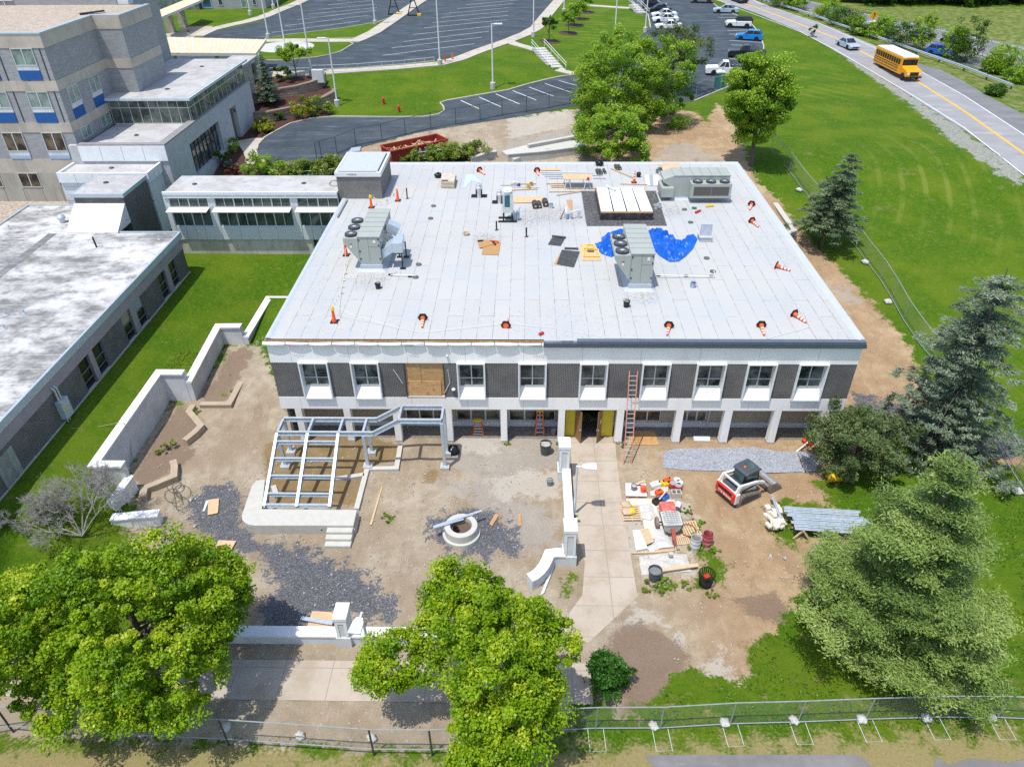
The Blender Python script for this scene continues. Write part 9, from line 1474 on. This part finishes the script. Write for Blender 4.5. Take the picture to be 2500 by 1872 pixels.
# bare tree
bt = thing('bare_tree', 'bare grey leafless tree beside the low white walls', 'tree', P('TR', 1110, 870, 1.0)); m_ = MB(); rb_ = random.Random(5)
def branch(p, d, L, r0, dep):
 e_ = p + d * L; md = p.lerp(e_, .5) + Vector((rb_.gauss(0, .06), rb_.gauss(0, .06), .05)) * L; m_.tube([p, md, e_], [r0, r0 * .8, r0 * .55], 5 if dep > 3 else 4, False)
 if dep == 0: return
 for i in range(4 if dep < 4 else 3): nd_ = (d + Vector((rb_.gauss(0, .55), rb_.gauss(0, .55), rb_.gauss(.02, .3)))).normalized(); branch(p.lerp(e_, rb_.uniform(.45, 1)), nd_, L * rb_.uniform(.5, .8), max(.006, r0 * .6), dep - 1)
for dx, dy, dz in ((-.8, .1, .5), (-.6, .6, .55), (-.15, .8, .7), (.25, .7, .75), (-.95, -.25, .45), (-.4, .3, .9), (.5, .35, .6)): branch(Vector((0, 0, 0)), Vector((dx, dy, dz)).normalized(), 1.8, .045, 6)
m_.build('branches', mat('lichen grey bark', (.29, .28, .26), .9, var=.25, scale=4), bt)
shrub('red leaf ball standing in for orange plastic fencing at the left picture edge', 'TR', -10, 920, .6, 1.1, leafmat('scarlet stand-in leaf', (.5, .03, .01), (.75, .06, .01), (.9, .12, .02)), 900, .12, .6)  # leaf ball stands in for what is likely orange plastic fencing
# far wood as one mass, tall grass, grass tufts
r_ = np.random.default_rng(8); L = []
for i in range(34): u = 480 + i * 60; v = -40 + (r_.random() - .5) * 40 + (0 if u < 700 else 60); p = P('D', u, v); L.append(blob((p.x, p.y, p.z + 3.5), (4.5, 4.0, 4.5 + r_.random() * 2), 22, 3200, 1.3, 100 + i))
wd = leaves('woodland', np.concatenate([l[0] for l in L]), np.concatenate([l[1] for l in L]), .5, LDK if 0 else LD, None, .7, np.concatenate([l[2] for l in L]), 9); wd['kind'] = 'stuff'
N = 90000; gx = r_.uniform(-26, 34, N); gy = r_.uniform(14, 46, N); jx = np.clip(np.searchsorted(xs, gx), 0, nx - 1); jy = np.clip(np.searchsorted(ys, gy), 0, ny - 1); cl = vn(gx + 90, gy + 90, 1.3, 77) + .6 * vn(gx + 90, gy + 90, .5, 78)
ok = (dirt[jy, jx] < .3) & (dry[jy, jx] < .4) & (cl > -.12) & ~((gx < 3.2) & (gy > yb - .1) & (gy < ya + .1)) & ~((gx < W1) & (gy > 30) & (gx < -28.9)); ok &= ~((gx > -16) & (gx < 20.5) & (gy > 36.5)) & (gy > 16.6); gx, gy = gx[ok], gy[ok]
gp_ = np.stack([gx, gy, T(gx, gy) + .05], -1); gt = leaves('grass_tufts', gp_, np.tile([0., -.3, 1.], (len(gp_), 1)), .13, leafmat('grass blade', (.05, .12, .006), (.11, .21, .01), (.22, .27, .03)), None, .45, None, 10, .6, lay=np.tile([0, 0, 1.], (len(gp_), 1))); gt['kind'] = 'stuff'
M_ = stone_mat('scattered stone', (.26, .245, .22), (.50, .48, .44), 3); m_ = MB(); r_ = np.random.default_rng(12); c_n = 0
while c_n < 1500:
 x, y = r_.uniform(-24, 24), r_.uniform(19, 37.5); jx = np.searchsorted(xs, x); jy = np.searchsorted(ys, y)
 if dirt[jy, jx] < .8 or (2.4 < x < 6.5) or (y < ya + .2 and x < 3.4) or vn(np.array(x + 99), np.array(y + 99), 2.2, 55) < -.12: continue
 s_ = r_.uniform(.02, .07) * (2 if r_.random() < .05 else 1); q_ = r_.uniform(.6, 1.4, (6, 1)) * s_ * np.array([(1, 0, .2), (-.5, .9, .2), (-.6, -.8, .2), (.1, .1, 1.0), (.7, .6, .1), (.3, -.9, .1)]); m_.add([(x + a_[0], y + a_[1], .02 + a_[2]) for a_ in q_], [(0, 4, 3), (4, 1, 3), (1, 2, 3), (2, 5, 3), (5, 0, 3)]); c_n += 1
m_.build('loose_stones', M_, kind='stuff')
# person on the forecourt
p = P('LB', 458, 520); pr = thing('person', 'person in a brown top and pale trousers standing on the far forecourt', 'person', p); me = bpy.data.meshes.new('body'); sk_v = [((0, 0, .95), .15), ((0, 0, 1.2), .15), ((0, 0, 1.42), .16), ((0, 0, 1.52), .06), ((0, -.02, 1.66), .11), ((-.22, 0, 1.4), .07), ((-.42, -.05, 1.55), .05), ((-.62, -.1, 1.75), .045), ((.22, 0, 1.4), .07), ((.3, -.02, 1.12), .05), ((.3, -.12, .88), .045), ((-.1, 0, .85), .1), ((-.11, 0, .48), .075), ((-.11, .02, .06), .05), ((-.11, -.14, .04), .05), ((.1, 0, .85), .1), ((.12, -.03, .48), .075), ((.12, .02, .06), .05), ((.12, -.14, .04), .05)]
me.from_pydata([v for v, _ in sk_v], [(0, 1), (1, 2), (2, 3), (3, 4), (2, 5), (5, 6), (6, 7), (2, 8), (8, 9), (9, 10), (0, 11), (11, 12), (12, 13), (13, 14), (0, 15), (15, 16), (16, 17), (17, 18)], []); bo = link('body', me, pr); md_ = bo.modifiers.new('skin', 'SKIN'); bo.modifiers.new('sub', 'SUBSURF').levels = 1
for i, (_, rr0) in enumerate(sk_v): me.skin_vertices[0].data[i].radius = (rr0, rr0 * .85)
me.skin_vertices[0].data[0].use_root = True; m, n, b_ = newmat('brown top and pale trousers'); s_ = n.nodes.new('ShaderNodeSeparateXYZ'); n.links.new(objco(n), s_.inputs[0]); c_ = mixc(n, mth(n, 'GREATER_THAN', s_.outputs[2], .92), (.62, .6, .58), (.16, .07, .05)); c_ = mixc(n, mth(n, 'GREATER_THAN', s_.outputs[2], 1.5), c_, (.45, .26, .18)); n.links.new(c_, b_.inputs['Base Color']); me.materials.append(m)
MB().lathe([(.1, 1.66), (.125, 1.72), (.1, 1.8), (0, 1.84)], (0, .02, 0), 12).build('hair', mat('dark hair', (.03, .02, .015), .7), pr, smooth=True)
